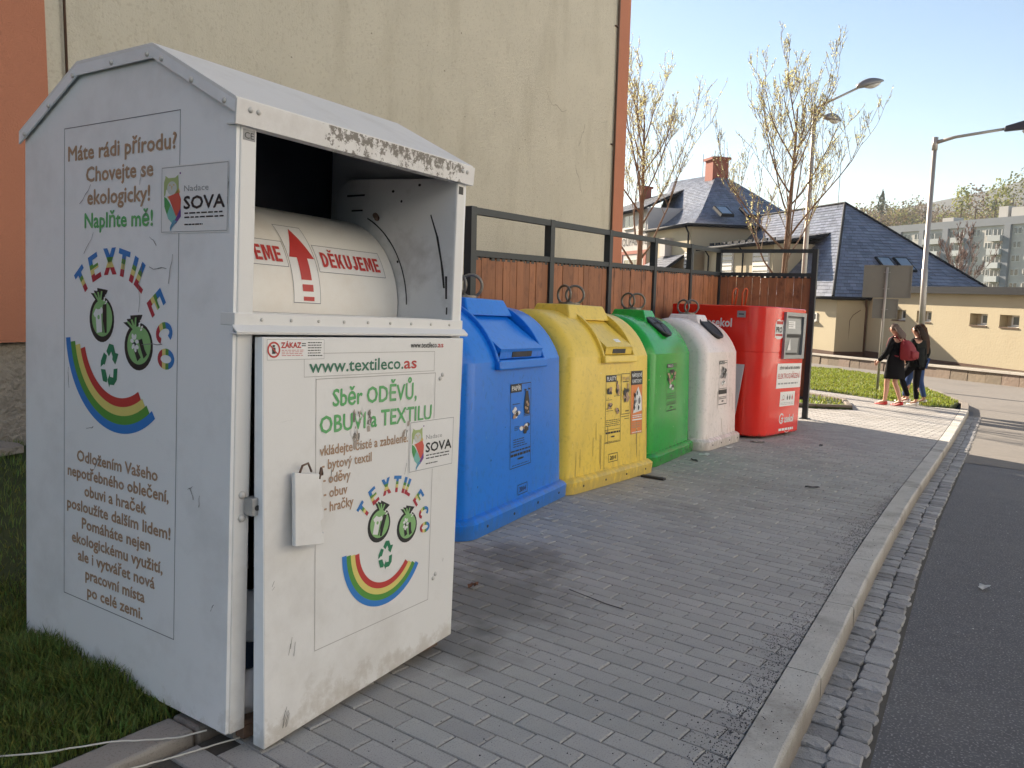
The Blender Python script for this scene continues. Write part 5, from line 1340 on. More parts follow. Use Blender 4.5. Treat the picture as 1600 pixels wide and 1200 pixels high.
def slates(name, corners, mlist=M_slate, course=.27, wdt=.34, bell=0., label=None, thick=.03):
    """a roof face laid in overlapping slate courses; corners: eave-left, eave-right, ridge-right, ridge-left"""
    a, b, c, d = [Vector(p) for p in corners]
    hgt = ((d+c)/2-(a+b)/2).length; n = max(3, int(hgt/course))
    nn = (b-a).cross(d-a)
    if nn.length < 1e-6: nn = (b-a).cross(c-a)
    nn.normalize()
    if nn.z < 0: nn = -nn
    def pt(u, v):
        l = a.lerp(d, v); r = b.lerp(c, v); p = l.lerp(r, u)
        if bell: p = p-Vector((0, 0, bell*4*v*(1-v)*(1-v)*1.6))
        return p
    under = MB(); m_ = 10
    vs = [pt(0, i/m_)-nn*.02 for i in range(m_+1)]+[pt(1, i/m_)-nn*.02 for i in range(m_+1)]
    under.add(vs+[v-nn*.15 for v in vs], [(i, i+1, m_+2+i, m_+1+i) for i in range(m_)]+[(2*m_+2+i, 3*m_+3+i, 3*m_+4+i, 2*m_+3+i) for i in range(m_)]+[(0, m_+1, 3*m_+3, 2*m_+2)]+[(i, 2*m_+2+i, 2*m_+3+i, i+1) for i in range(m_)]+[(m_+1+i, m_+2+i, 3*m_+4+i, 3*m_+3+i) for i in range(m_)])
    roof = under.build(name, M_gutter, house)
    mb = MB(); sj = random.Random(len(name)+n)
    for j in range(n):
        v0, v1 = j/n, min(1, (j+1.25)/n)
        wl = (pt(1, v0)-pt(0, v0)).length; k = max(1, int(wl/wdt)); off = .5 if j % 2 else 0
        for i in range(k+1):
            u0, u1 = max(0, (i-off)/k), min(1, (i+1-off)/k)
            if u1-u0 < .002: continue
            g_ = .004/max(wl, .1); lift = thick*sj.uniform(.75, 1.35)
            p0, p1, p2, p3 = pt(u0+g_, v0)+nn*lift, pt(u1-g_, v0)+nn*lift, pt(u1-g_, v1)+nn*.004, pt(u0+g_, v1)+nn*.004
            mb.add([p0, p1, p2, p3, p0-nn*.025, p1-nn*.025], [(0, 1, 2, 3), (4, 5, 1, 0)])
    mb.build('slates', mlist, roof, kind='stuff')
    return roof
def pipe(pts, r=.05, parent=None, name='downpipe'): return MB().tube(pts, r, 8).build(name, M_gutter, parent or house, smooth=True)
# right-hand block
mb = MB(); hbox(mb, -14, 0, 0, 9, -1.3, 1.45); w1 = mb.build('wall', M_hwall, house)
mb = MB(); hbox(mb, -14.0, .04, -.04, 9.04, -3.2, -1.301); mb.build('base_course', M_base, house)
P_, Q_, A_, R1 = hw(.3, -.45, 1.30), hw(.3, 9.4, 1.30), hw(-6.4, 4.5, 6.46), hw(-15.5, 4.5, 6.46)
slates('front_roof', (hw(-14.3, -.45, 1.30), P_, A_, R1))
br = slates('end_roof', (P_, Q_, A_, A_))
slates('rear_roof', (Q_, hw(-14.3, 9.4, 1.3), R1, A_))
for a, b in ((P_, A_), (A_, R1), (A_, Q_)): MB().tube([a+Vector((0, 0, .05)), b+Vector((0, 0, .05))], .07, 6).build('ridge_cap', M_gutter, house)
for a, b in ((hw(-2.4, -.52, 1.27), hw(.36, -.52, 1.27)), (hw(.37, -.5, 1.27), hw(.37, 1.5, 1.27))): pipe([a, b], .065, name='gutter')
# skylights in the shaded roof face: built flush on that plane
nE = (Q_-P_).cross(A_-P_).normalized(); nE = nE if nE.z > 0 else -nE
uE = (Q_-P_).normalized(); vE = nE.cross(uE); vE = vE if vE.z > 0 else -vE
for t0 in (3.95, 5.0):
    c = P_+uE*(t0+.1+.35)+vE*2.72+nE*.03
    q4 = lambda hu, hv: [c-uE*hu-vE*hv, c+uE*hu-vE*hv, c+uE*hu+vE*hv, c-uE*hu+vE*hv]
    mb = MB(); mb.hexa(q4(.42, .58), [p+nE*.09 for p in q4(.40, .56)]); o = mb.build('skylight', M_gutter, br)
    mb = MB(); mb.hexa([p+nE*.0905 for p in q4(.32, .47)], [p+nE*.10 for p in q4(.32, .47)]); mb.build('skylight_pane', M_skypane, house)
# long wall dormer with shuttered windows
mb = MB(); hbox(mb, -13.6, -5.45, -.30, 2.6, 1.0, 4.08); mb.build('dormer_wall', M_hwall, house)
dr_ = slates('dormer_roof', (hw(-13.8, -.85, 4.10), hw(-5.0, -.85, 4.10), hw(-5.0, 2.95, 4.72), hw(-13.8, 2.95, 4.72)))
for k in range(10):
    c = hw(-12.6+k*.78, -.5, 4.22); mb = MB(); mb.hexa([c, c+HA*.5, c+HA*.5+HB*.08, c+HB*.08], [c+Vector((0, 0, .15)), c+HA*.5+Vector((0, 0, .15)), c+HA*.5+HB*.08+Vector((0, 0, .15)), c+HB*.08+Vector((0, 0, .15))]); mb.build('snow_guard', M_gutter, house)
pipe([hw(-13.8, -.92, 4.06), hw(-5.0, -.92, 4.06)], .07, name='gutter'); pipe([hw(-4.95, -.9, 4.06), hw(-4.95, 2.3, 4.5)], .06, name='gutter')
def window(s0, s1, z0, z1, t, parent=None, shutter=False, recess=.12, divide=1, frame_m=None):
    """opening with a reveal, frame, pane and sill in a wall facing the camera side (-t)"""
    mb = MB(); w_ = .07
    for a, b, c, d in ((s0, s1, z0, z0+w_), (s0, s1, z1-w_, z1), (s0, s0+w_, z0+w_, z1-w_), (s1-w_, s1, z0+w_, z1-w_)): hbox(mb, a, b, t-.03, t+.02, c, d)
    for k in range(1, divide): x = s0+(s1-s0)*k/divide; hbox(mb, x-.03, x+.03, t-.028, t+.018, z0+w_, z1-w_)
    f = mb.build('window', frame_m or M_wframe, parent or house)
    mb = MB(); hbox(mb, s0+w_-.005, s1-w_+.005, t-.012, t+.004, z0+w_-.005, z1-w_+.005); mb.build('pane', M_pane, f)
    mb = MB(); hbox(mb, s0-.06, s1+.06, t-.13, t+.0, z0-.06, z0-.005); mb.build('sill', frame_m or M_wframe, f)
    if shutter:
        n = 6; p = (z1-z0-2*w_)/n
        for k in range(n): mb = MB(); hbox(mb, s0+w_, s1-w_, t-.07, t-.035, z0+w_+p*k+.02, z0+w_+p*(k+1)-.05); mb.build('slat', M_shutter, f)
    return f
window(-11.75, -9.75, 2.0, 3.92, -.33, shutter=True); window(-7.5, -5.75, 2.0, 3.75, -.33, shutter=True)
pipe([hw(-8.6, -.7, 4.05), hw(-8.5, -.42, 3.7), hw(-8.5, -.42, 1.5)], .05); pipe([hw(-12.9, -.7, 4.05), hw(-12.8, -.42, 3.6), hw(-12.8, -.42, 1.5)], .05)
window(-2.3, -1.5, .10, .50, -.02)
window(-14.9, -13.6, 2.3, 3.9, -1.05, shutter=True)
# tall block with the chimney
mb = MB(); hbox(mb, -21, -14.2, -1.0, 10, -3.3, 5.72); mb.build('tall_wall', M_hwall, house)
ze = 5.62; ap0, ap1 = hw(-21.9, 4.5, 10.0), hw(-30, 4.5, 10.4)
C0, C1 = hw(-13.65, -1.45, ze), hw(-13.65, 10.4, ze)
slates('tall_front_roof', (hw(-21.0, -1.45, ze), C0, ap0, ap1), bell=.75)
slates('tall_end_roof', (C0, C1, ap0, ap0), bell=.75)
for a, b in ((hw(-21.0, -1.5, ze-.03), hw(-13.6, -1.5, ze-.03)), (hw(-13.6, -1.48, ze-.03), hw(-13.6, 3.2, ze-.03))): pipe([a, b], .08, name='gutter')
pipe([hw(-14.2, -1.45, ze-.05), hw(-14.4, -1.1, 5.1), hw(-14.4, -1.08, 2.5)], .06)
for (t0, z0) in ((2.2, 7.35), (4.1, 7.55)):   # skylights on the dark face
    nT = (C1-C0).cross(ap0-C0).normalized(); nT = nT if nT.z > 0 else -nT; uT = (C1-C0).normalized(); vT = nT.cross(uT); vT = vT if vT.z > 0 else -vT
    c = C0+uT*(t0+1.4)+vT*2.7-nT*.28
    q4 = lambda hu, hv: [c-uT*hu-vT*hv, c+uT*hu-vT*hv, c+uT*hu+vT*hv, c-uT*hu+vT*hv]
    mb = MB(); mb.hexa(q4(.48, .70), [p+nT*.2 for p in q4(.46, .68)]); mb.build('skylight', M_gutter, house)
    mb = MB(); mb.hexa([p+nT*.201 for p in q4(.36, .56)], [p+nT*.21 for p in q4(.36, .56)]); mb.build('skylight_pane', M_skypane, house)
def chimney(s, t, z0, z1, w2):
    mb = MB(); hbox(mb, s-w2, s+w2, t-w2, t+w2, z0, z1); c = mb.build('chimney', M_brick, house)
    mb = MB(); hbox(mb, s-w2-.12, s+w2+.12, t-w2-.12, t+w2+.12, z1+.001, z1+.18); mb.build('chimney_cap', M_brick, c)
    mb = MB(); hbox(mb, s-w2*.6, s+w2*.6, t-w2*.6, t+w2*.6, z1+.181, z1+.27); mb.build('flue', M_gutter, c)
chimney(-21.9, 4.4, 8.6, 10.95, .62)
MB().tube([hw(-24.4, 4.5, 9.6), hw(-24.4, 4.5, 11.8)], .02, 5).build('aerial', M_gutter, house)
MB().tube([hw(-1.2, .5, 5.6), hw(-1.2, .5, 8.6)], .012, 5).build('aerial', M_gutter, house)
# pale wing with the lettering
mb = MB(); hbox(mb, -36, -20.99, -1.2, 9, -3.4, 7.3); wing = mb.build('wing_wall', M_hwhite, house)
slates('wing_roof', (hw(-36.4, -1.7, 7.2), hw(-21.0, -1.7, 7.2), hw(-25.5, 3.9, 9.4), hw(-33, 3.9, 9.4)))
pipe([hw(-36.4, -1.75, 7.15), hw(-21.0, -1.75, 7.15)], .09, name='gutter')
q = Print(lambda u, v, h: tuple(hw(u, -1.2-h, v))); q.text('KOUPALIŠTĚ', -26.6, -20.95+.0, 5.02, .62, .03, 0, .01); q.build('lettering', P_black, wing)
window(-25.6, -23.6, 6.0, 7.0, -1.22, divide=2); window(-22.8, -21.3, 5.75, 6.6, -1.22, divide=2)
mb = MB(); 
for a, b, c, d in ((-26.2, -20.99, 4.05, 4.3), (-26.2, -25.8, 1.2, 4.05), (-21.5, -21.0, 1.2, 4.05)): hbox(mb, a, b, -1.26, -1.201, c, d)
mb.build('window_surround', M_brick, house); window(-25.4, -22.2, 1.6, 3.7, -1.22, divide=3)
chimney(-32.6, 3.2, 8.4, 10.0, .40)
# porch roof low in front
slates('porch_roof', (hw(-20.6, -3.2, 2.3), hw(-15.0, -3.2, 2.3), hw(-15.0, -1.05, 3.75), hw(-18.4, -1.05, 3.75)), course=.3)
mb = MB(); hbox(mb, -20.3, -15.2, -2.9, -1.0, -3.2, 2.3); mb.build('porch_wall', M_hwall, house)
mb = MB(); hbox(mb, -18.0, -17.1, -1.5, -1.01, 3.7, 4.75); hbox(mb, -18.1, -17.0, -1.6, -1.0, 4.751, 4.9); mb.build('vent_hood', M_hwhite, house)

# ---- low flat-roofed bath building
ext = thing('bath_house', 'long low yellow building with a flat dark roof edge and small square windows', 'building', tuple(hw(6, 4, street_z(38))))
wins = [(1.75, 2.65), (3.35, 4.25), (6.40, 7.30), (7.90, 8.82), (10.6, 11.5)]
zb, z0, z1, zt = -1.25, .33, .80, 1.57
mb = MB(); cuts = [0.04]+[x for w_ in wins for x in w_]+[13]
for k in range(0, len(cuts), 2): hbox(mb, cuts[k], cuts[k+1], 1.7, 2.05, zb, zt)
for a, b in wins: hbox(mb, a, b, 1.7, 2.05, zb, z0); hbox(mb, a, b, 1.7, 2.05, z1, zt)
hbox(mb, .04, 13, 2.051, 8.5, zb, zt); mb.build('wall', M_hwall, ext)
mb = MB(); hbox(mb, .035, 13.05, 1.665, 8.6, -3.2, zb-.001); mb.build('base_course', M_base, ext)
mb = MB(); hbox(mb, .02, 13.3, 1.38, 8.8, 1.571, 1.86); mb.build('roof_edge', M_gutter, ext)
for a, b in wins:
    o = window(a+.28, b, z0+.03, z1, 2.02, ext)
    mb = MB(); hbox(mb, a+.02, b-.0, 1.66, 1.70, z0-.04, z0); mb.build('window_sill', M_base, ext)
MB().tube([hw(.36, 1.35, 1.5), hw(.25, 1.4, 1.15), hw(.06, 1.55, .95), hw(-.0, 1.62, .8), hw(-.0, 1.62, -1.5)], .055, 8).build('downpipe', M_pipe, ext, smooth=True)
MB().tube([hw(-.02-.0, .75, -1.2), hw(.0, .75, .2), hw(.01, .9, .45), hw(.01, 1.3, .7)], .015, 5).build('cable', M_pipe, ext)

# ---- retaining wall along the road, terrace behind it
M_stone = mat('wall_stone', (.20, .155, .115), .9, var=.2, scale=3, rand=.22, island_hue=.015, bump=.5, bscale=9, bdist=.03)
M_cap = mat('wall_cap', (.42, .39, .34), .85, var=.12, scale=4, rand=.08)
# in street frame coordinates
LA, LB = Vector((-12.6, 42.6)), Vector((1.6, 29.3)); ld = (LB-LA).normalized(); ln = Vector((-ld.y, ld.x))
if ln.y < 0: ln = -ln
lw = street(thing('retaining_wall', 'low stone retaining wall with a pale cap along the far side of the road', 'wall', ((LA.x+LB.x)/2, (LA.y+LB.y)/2, -.12)))
Lq = (LB-LA).length; n = int(Lq/.62); sj = random.Random(4)
for row in (0,):
    x = 0
    while x < Lq-.2:
        l = sj.uniform(.55, .85); l = min(l, Lq-x); a, b = LA+ld*(x+.012), LA+ld*(x+l-.012); t = ln*.3; o_ = ln*sj.uniform(-.02, .015)
        mb = MB(); mb.hexa([at(a+o_, -.2), at(b+o_, -.2), at(b+t, -.2), at(a+t, -.2)], [at(a+o_+ln*.02, .27), at(b+o_+ln*.02, .27), at(b+t, .27), at(a+t, .27)]); mb.build('stone', M_stone, lw); x += l
x = 0
while x < Lq:
    l = min(1.2, Lq-x); a, b = LA+ld*(x+.005)-ln*.05, LA+ld*(x+l-.005)-ln*.05; t = ln*.4
    mb = MB(); mb.hexa([at(a, .272), at(b, .272), at(b+t, .272), at(a+t, .272)], [at(a, .345), at(b, .345), at(b+t, .345), at(a+t, .345)]); mb.build('cap_stone', M_cap, lw); x += l
mb = MB(); a, b = LA+ln*.31, LB+ln*.31
mb.hexa([at(a, -.3), at(b, -.3), at(b+ln*30, -.3), at(a+ln*30, -.3)], [at(a, .255), at(b, .255), at(b+ln*30, .255), at(a+ln*30, .255)]); o = mb.build('terrace', M_earth, kind='structure'); street(o)

# ================================================================== panel block far behind
FU = Vector((.79611, -.60515, 0)); FO = Vector((-34.12, 215.38, 0)); FN = Vector((-FU.y, FU.x, 0))
def fw(u, t, z): return FO+FU*u+FN*t+Vector((0, 0, z))
def fbox(mb, u0, u1, t0, t1, z0, z1, mi=0):
    q = [(u0, t0), (u1, t0), (u1, t1), (u0, t1)]; return mb.hexa([fw(a, b, z0) for a, b in q], [fw(a, b, z1) for a, b in q], mi)
M_panel = mat('panel_grey', (.50, .475, .44), .9, var=.08, scale=.3, stain=(.33, .31, .29), stain_amt=.5, sscale=.15)
M_pdark = mat('panel_slate_grey', (.22, .235, .26), .9, var=.08, scale=.4)
M_balc = mat('balcony_front', (.45, .47, .47), .8, var=.08, scale=.5, rand=.15)
apt = thing('panel_block', 'long grey panel apartment block with rows of balconies beyond the slate roof', 'building', tuple(fw(18, 6, -10)))
mb = MB(); fbox(mb, -22, 60, 0, 12, -11, 16.4); mb.build('facade', M_panel, apt)
mb = MB(); fbox(mb, -22.2, 60, -.35, 12.2, 16.401, 18.0); mb.build('roof_band', M_pdark, apt)
for u, wdt in ((.9, 1.3), (7.7, 1.3), (14.4, 1.5), (20.4, 1.4), (29.9, 1.5), (36.5, 1.5), (-6, 1.4), (-13, 1.4)):
    mb = MB(); fbox(mb, u-wdt/2, u+wdt/2, -.6, -.001, -11, 16.4); mb.build('pilaster', M_pdark, apt)
def awin(u0, u1, z0, z1, n=2):
    mb = MB(); fbox(mb, u0, u1, -.06, -.002, z0, z1); f = mb.build('window', M_wframe, apt)
    mb = MB(); w_ = (u1-u0)/n
    for k in range(n): fbox(mb, u0+w_*k+.1, u0+w_*(k+1)-.1, -.075, -.061, z0+.12, z1-.1)
    mb.build('pane', M_pane, f)
def abalc(u0, u1, z):
    mb = MB(); fbox(mb, u0+.2, u1-.2, -.05, -.002, z+.1, z+2.3); d = mb.build('balcony_door', M_pane, apt)
    mb = MB(); fbox(mb, u0+.2, u0+.35, -.07, -.051, z+.1, z+2.3); fbox(mb, u0+1.2, u0+1.35, -.07, -.051, z+.1, z+2.3); fbox(mb, u0+2.2, u0+2.35, -.07, -.051, z+.9, z+2.3); mb.build('door_frame', M_wframe, d)
    mb = MB(); fbox(mb, u0, u1, -1.3, -.003, z-.18, z); fbox(mb, u0, u1, -1.3, -1.22, z, z+1.0); fbox(mb, u0, u0+.08, -1.22, -.003, z, z+1.0); fbox(mb, u1-.08, u1, -1.22, -.003, z, z+1.0); mb.build('balcony', M_balc, apt)
for fl in range(7):
    z = 13.3-fl*2.8
    awin(2.0, 4.0, z+1.1, z+2.5); awin(5.2, 7.0, z+1.1, z+2.5, 2)
    abalc(8.8, 13.4, z); awin(15.3, 16.5, z+1.0, z+2.5, 1); abalc(16.6, 19.5, z)
    awin(21.3, 23.1, z+1.1, z+2.5); awin(24.4, 25.8, z+1.1, z+2.5); abalc(26.0, 29.0, z)
    awin(31.0, 32.9, z+1.1, z+2.5); awin(33.9, 35.5, z+1.1, z+2.5); awin(-4.5, -2.5, z+1.1, z+2.5); awin(-1.6, -.2, z+1.1, z+2.5)
for u, wd, h in ((10, 3, 1.2), (24.5, 2.2, 2.6), (27.5, 5, 2.2), (33, 3, 1.0)):
    mb = MB(); fbox(mb, u, u+wd, 3, 6, 18.001, 18+h); mb.build('lift_house', M_panel, apt)

# ================================================================== hills and woodland
M_hill = mat('far_hill', (.055, .062, .06), .95, var=.35, scale=.02, detail=8)
M_slope = mat('wooded_slope', (.07, .075, .035), .95, var=.3, scale=.03)
def ridge(name, m, pts, D0, D1, drop, seed, rough):
    """terrain strip rising from D0 to a crest at D1, crest heights given by bearing"""
    g = np.random.default_rng(seed); az = np.linspace(pts[0][0], pts[-1][0], 90); cz = np.interp(az, [p[0] for p in pts], [p[1] for p in pts])
    nz = np.convolve(g.normal(0, 1, 96), np.ones(4)/4, 'same')[:90]*rough
    rows = []
    for k in range(14):
        t = k/13; D = D0+(D1-D0)*min(1, t*1.15) if k < 12 else D1+(D1-D0)*(t-.85)*2
        hh = (-drop+(cz+drop)*math.sin(min(1, t*1.15)*math.pi/2)+nz*t) if k < 12 else (cz*(.98 if k == 12 else .8))
        rows.append([(D*math.sin(a), D*math.cos(a), h_) for a, h_ in zip(az, hh)])
    mb = MB(); mb.loft(rows, cap0=False, cap1=False, closed=False); return mb.build(name, m, smooth=True, kind='structure', loc=(0, 0, -drop))
def bearing(px): return -.5882+math.atan((px-800)/1269.24)
ridge('hill', M_hill, [(bearing(200), 24), (bearing(900), 52), (bearing(1250), 76), (bearing(1345), 89), (bearing(1400), 95), (bearing(1480), 105), (bearing(1530), 111), (bearing(1600), 124), (bearing(1750), 134), (bearing(2300), 130)], 520, 1000, 30, 3, 1.6)
ridge('wooded_slope', M_slope, [(bearing(300), 6), (bearing(1000), 12), (bearing(1250), 22), (bearing(1345), 29), (bearing(1400), 28), (bearing(1480), 27), (bearing(1520), 27), (bearing(1560), 27), (bearing(1600), 28), (bearing(1800), 42), (bearing(2400), 48)], 240, 430, 14, 4, 1.2)
tree_cols = {'bare': (.20, .15, .105), 'green': (.21, .21, .075), 'lime': (.32, .32, .09), 'dark': (.05, .07, .04), 'tan': (.29, .22, .10)}
TM = {k: mat('crown_'+k, c, .9, var=.3, scale=.25, rand=.4, island_hue=.015, backlit=.25) for k, c in tree_cols.items()}
M_bark = mat('bark', (.17, .115, .08), .9, var=.3, scale=20, bump=.5, bscale=30, bdist=.02)
def crown_faces(mb, c, rx, rz, n, size, rg, mi=0, cone=False):
    for _ in range(n):
        while True:
            x, y, z = rg.uniform(-1, 1), rg.uniform(-1, 1), rg.uniform(-1, 1)
            r2 = x*x+y*y+z*z
            if r2 < 1 and (r2 > .25 or rg.random() < .3): break
        if cone: k = (1-z)/2; x *= k; y *= k
        lump = 1+.22*math.sin(5*x+c[0])*math.sin(4*z+c[1])
        p = Vector((c[0]+x*rx*lump, c[1]+y*rx*lump, c[2]+z*rz*lump)); a = Vector((rg.gauss(0, 1), rg.gauss(0, 1), rg.gauss(0, 1))).normalized(); b = a.orthogonal().normalized(); b2 = a.cross(b); s = size*rg.uniform(.6, 1.4)
        mb.add([p+b*s, p+b2*s*.7, p-b*s*.8, p-b2*s*.8], [(0, 1, 2, 3)], mi)
fr_ = random.Random(12)
def slope_z(px, D): return np.interp(px, [1000, 1250, 1345, 1400, 1480, 1520, 1560, 1600, 1800], [14, 22, 29, 28, 27, 27, 27, 28, 36])*math.sin(max(0, min(1, (D-240)/165))*math.pi/2)-14*(1-math.sin(max(0, min(1, (D-240)/165))*math.pi/2))
kinds = ['bare', 'green', 'bare', 'tan', 'dark', 'green', 'bare', 'lime']
mb = MB()
for k in range(330):
    px = fr_.uniform(1180, 1700); D = fr_.uniform(290, 440); a = bearing(px); h_ = fr_.uniform(8, 15); z = slope_z(px, D)
    mi = kinds.index(fr_.choice(kinds)); c = (D*math.sin(a), D*math.cos(a), z+h_*.55)
    crown_faces(mb, c, h_*.36, h_*.5, 190, .42, fr_, mi, cone=(kinds[mi] == 'dark'))
mb.build('woodland', [TM[k] for k in kinds], kind='stuff', loc=(-60, 380, 0))
for (px, ytop, D, h_, kind, lab) in ((1478, 330, 275, 9, 'lime', 'bright lime green tree behind the panel block roof, left of the lamp'), (1530, 325, 270, 11, 'lime', 'narrow yellow green tree rising behind the middle of the panel block'), (1556, 318, 280, 13, 'green', 'broad yellow green tree behind the right part of the panel block'), (1590, 300, 300, 15, 'tan', 'tall tan leafed tree at the right edge on the slope'), (1500, 330, 285, 12, 'bare', 'bare brown tree between two lime trees behind the panel block'), (1356, 327, 330, 12, 'dark', 'dark pointed conifer on the skyline at the left end of the wood')):
    a = bearing(px); hz = 452+(px-1000)*.0236; zt = 1.45+(hz-ytop)/1269.24*D*1.12
    base = Vector((D*math.sin(a), D*math.cos(a), zt-h_))
    t = thing('hill_tree', lab, 'tree', tuple(base)); mb = MB(); crown_faces(mb, (base.x, base.y, zt-h_*.42), h_*(.3 if kind != 'dark' else .22), h_*.44, 330, .36, fr_, 0, cone=(kind == 'dark'))
    mb.build('crown', TM[kind], t, kind='stuff'); MB().tube([base-Vector((0, 0, 6)), base+Vector((0, 0, h_*.5))], [.3, .15], 6).build('trunk', M_bark, t)

# ================================================================== trees
M_leaf = mat('young_leaf', (.70, .70, .38), .55, var=.15, rand=.25, island_hue=.02, backlit=.55)
M_leafy = mat('yellow_young_leaf', (.62, .54, .09), .55, var=.2, rand=.3, island_hue=.02, backlit=.45)
M_twig = mat('twig', (.20, .15, .11), .9, var=.3, scale=15)
def make_tree(name, label, base, H_, seed, leaves=True, spread=.55, trunk_h=.42, trunk_r=.10, m_bark=None, m_twig=None, limbs=7, tw=1.0, leaf=.031, density=.5, low=False):
    rg = random.Random(seed); t = thing(name, label, 'tree', base)
    B = Vector(base); top = B+Vector((rg.uniform(-.1, .1), rg.uniform(-.1, .1), H_))
    trunk = MB(); br = MB(); lf = MB(); tips = []
    n = 12; tp = []
    for i in range(n+1):
        k = i/n; tp.append(B.lerp(top, k*.9)+Vector((.05*math.sin(k*5+seed), .05*math.sin(k*4+seed*2), 0))*H_*.12)
    rad = [trunk_r*(1-k/n*.9)**1.0+.006 for k in range(n+1)]
    trunk.tube(tp, rad, 9)
    def leafat(p, s, mi):
        a = Vector((rg.gauss(0, 1), rg.gauss(0, 1), rg.gauss(0, .7))).normalized(); b = a.orthogonal().normalized(); c = a.cross(b); s *= rg.uniform(.6, 1.3)
        lf.add([p, p+a*s*.6+b*s*.32, p+a*s*1.25, p+a*s*.6-b*s*.32+c*s*.1], [(0, 1, 2, 3)], mi)
    def shoot(p, d, L, r, lev):
        m_ = 6 if lev < 2 else 4; pts = [p]; q = p; dd = d.normalized()
        for i in range(m_):
            dd = (dd+Vector((rg.gauss(0, .10), rg.gauss(0, .10), .13 if lev < 1 else .12))).normalized(); q = q+dd*L/m_; pts.append(q)
        br.tube(pts, [max(.0040*tw, r*(1-.8*i/m_)) for i in range(m_+1)], 6 if lev == 0 else 4, 0 if lev < 1 else 1, caps=False)
        if lev < 3:
            nn = {0: 8, 1: 5, 2: 2}[lev]
            for k in range(nn):
                i = rg.uniform(.25, .98); f = i*m_; a = int(min(f, m_-1)); pp = pts[a].lerp(pts[a+1], f-a)
                ax = Vector((rg.gauss(0, 1), rg.gauss(0, 1), rg.uniform(.1, 1.0))).normalized()
                shoot(pp, (dd*.9+ax*.75).normalized(), L*rg.uniform(.28, .5), max(.004*tw, r*.45*(1-.5*i)), lev+1)
        if leaves and lev >= 1:
            for k in range(int((6 if lev >= 2 else 5)*density+rg.random())):
                f = rg.uniform(.2, .92)*m_; a = int(min(f, m_-1)); pp = pts[a].lerp(pts[a+1], f-a)
                for _ in range(2): leafat(pp, leaf*H_/8, 1 if rg.random() < (.5 if pp.z < B.z+H_*.5 else .06) else 0)
    for k in range(limbs):
        f = trunk_h+(.93-trunk_h)*(k/(limbs-1))**.9; i = f*n; a = int(min(i, n-1)); p = tp[a].lerp(tp[a+1], i-a)
        az = k*2.4+seed+rg.uniform(-.3, .3); el = 1.0+.35*f
        d = Vector((math.cos(az)*math.cos(el), math.sin(az)*math.cos(el), math.sin(el)))*1+Vector((math.cos(az), math.sin(az), 0))*spread*.6
        shoot(p, d, H_*(.52-.34*f)*(1.08), trunk_r*.34*(1-f*.55), 0)
    trunk.build('trunk', m_bark or M_bark, t, smooth=True); br.build('branches', [m_bark or M_bark, m_twig or M_twig], t, kind='stuff')
    if leaves: lf.build('leaves', [M_leaf, M_leafy], t, kind='stuff')
    return t
make_tree('young_tree', 'young tree just coming into leaf beside the orange corner of the house', (-9.35, 20.0, street_z(20)-.05), 7.6, 4, trunk_r=.115, trunk_h=.40, limbs=14, spread=.60)
make_tree('young_tree', 'young budding tree in front of the lower slate roof, by the double lamp', (-5.38, 19.4, street_z(19.4)-.05), 7.2, 9, trunk_r=.105, trunk_h=.36, limbs=15, spread=1.0)
make_tree('bare_tree', 'leafless reddish tree standing before the grey panel block', (-9.3, 94.6, -4.5), 12, 15, leaves=False, spread=1.0, trunk_h=.25, trunk_r=.20, limbs=11, tw=5., m_bark=flat('red_bark', (.16, .10, .08), .9), m_twig=flat('red_twig', (.19, .115, .095), .9))

# ================================================================== street lamps, sign
M_galv = mat('galvanised_pole', (.36, .35, .33), .45, var=.15, scale=6, metal=.35, stain=(.25, .22, .18), stain_amt=.4, sscale=3)
M_lamp = mat('lamp_housing', (.22, .23, .24), .4, var=.1, metal=.3)
M_lampdark = flat('dark_lamp_head', (.03, .04, .06), .4)
M_cover = flat('lamp_cover', (.55, .55, .52), .15)
def lamp_head(parent, p, d, L, m, hgt):
    d = Vector(d).normalized(); s = Vector((-d.y, d.x, 0)).normalized(); u = s.cross(d).normalized(); u = u if u.z > 0 else -u
    mb = MB(); rings = []
    for k in range(9):
        t = k/8; w2 = L*.19*math.sin(math.pi*min(1, t*.80+.16))**.7; hh = hgt*math.sin(math.pi*min(1, t*.84+.12))**.8; c = Vector(p)+d*L*t
        rings.append([c+s*w2*math.cos(a)+u*max(-.15, math.sin(a))*hh for a in [i*math.pi/6 for i in range(12)]])
    mb.loft(rings); h = mb.build('lamp_head', m, parent, smooth=True)
    mb = MB(); rings = []
    for k in range(7):
        t = .28+.6*k/6; w2 = L*.15*math.sin(math.pi*(k+.6)/7.2); c = Vector(p)+d*L*t-u*hgt*.13
        rings.append([c+s*w2*math.cos(a)+u*min(0, math.sin(a))*hgt*.55*math.sin(math.pi*(k+.6)/7.2) for a in [i*math.pi/6 for i in range(12)]])
    mb.loft(rings); mb.build('lamp_cover', M_cover, h, smooth=True)
lp = thing('street_lamp', 'tall double armed street lamp behind the budding tree', 'street lamp', (-5.26, 20.5, street_z(20.5)))
z0 = street_z(20.5)
MB().tube([(-5.26, 20.5, z0-.1), (-5.255, 20.5, 2.2), (-5.25, 20.5, 5.86)], [.075, .062, .045], 10).build('pole', M_galv, lp, smooth=True)
MB().tube([(-5.25, 20.5, 5.80), (-4.36, 20.86, 6.26)], .026, 8).build('arm', M_galv, lp, smooth=True)
MB().tube([(-5.25, 20.5, 5.78), (-5.18, 21.3, 5.72)], .026, 8).build('arm', M_galv, lp, smooth=True)
lamp_head(lp, (-4.42, 20.83, 6.24), (.82, .34, .22), .60, M_lamp, .15); lamp_head(lp, (-5.19, 21.2, 5.70), (.42, .7, -.02), .55, M_lamp, .15)
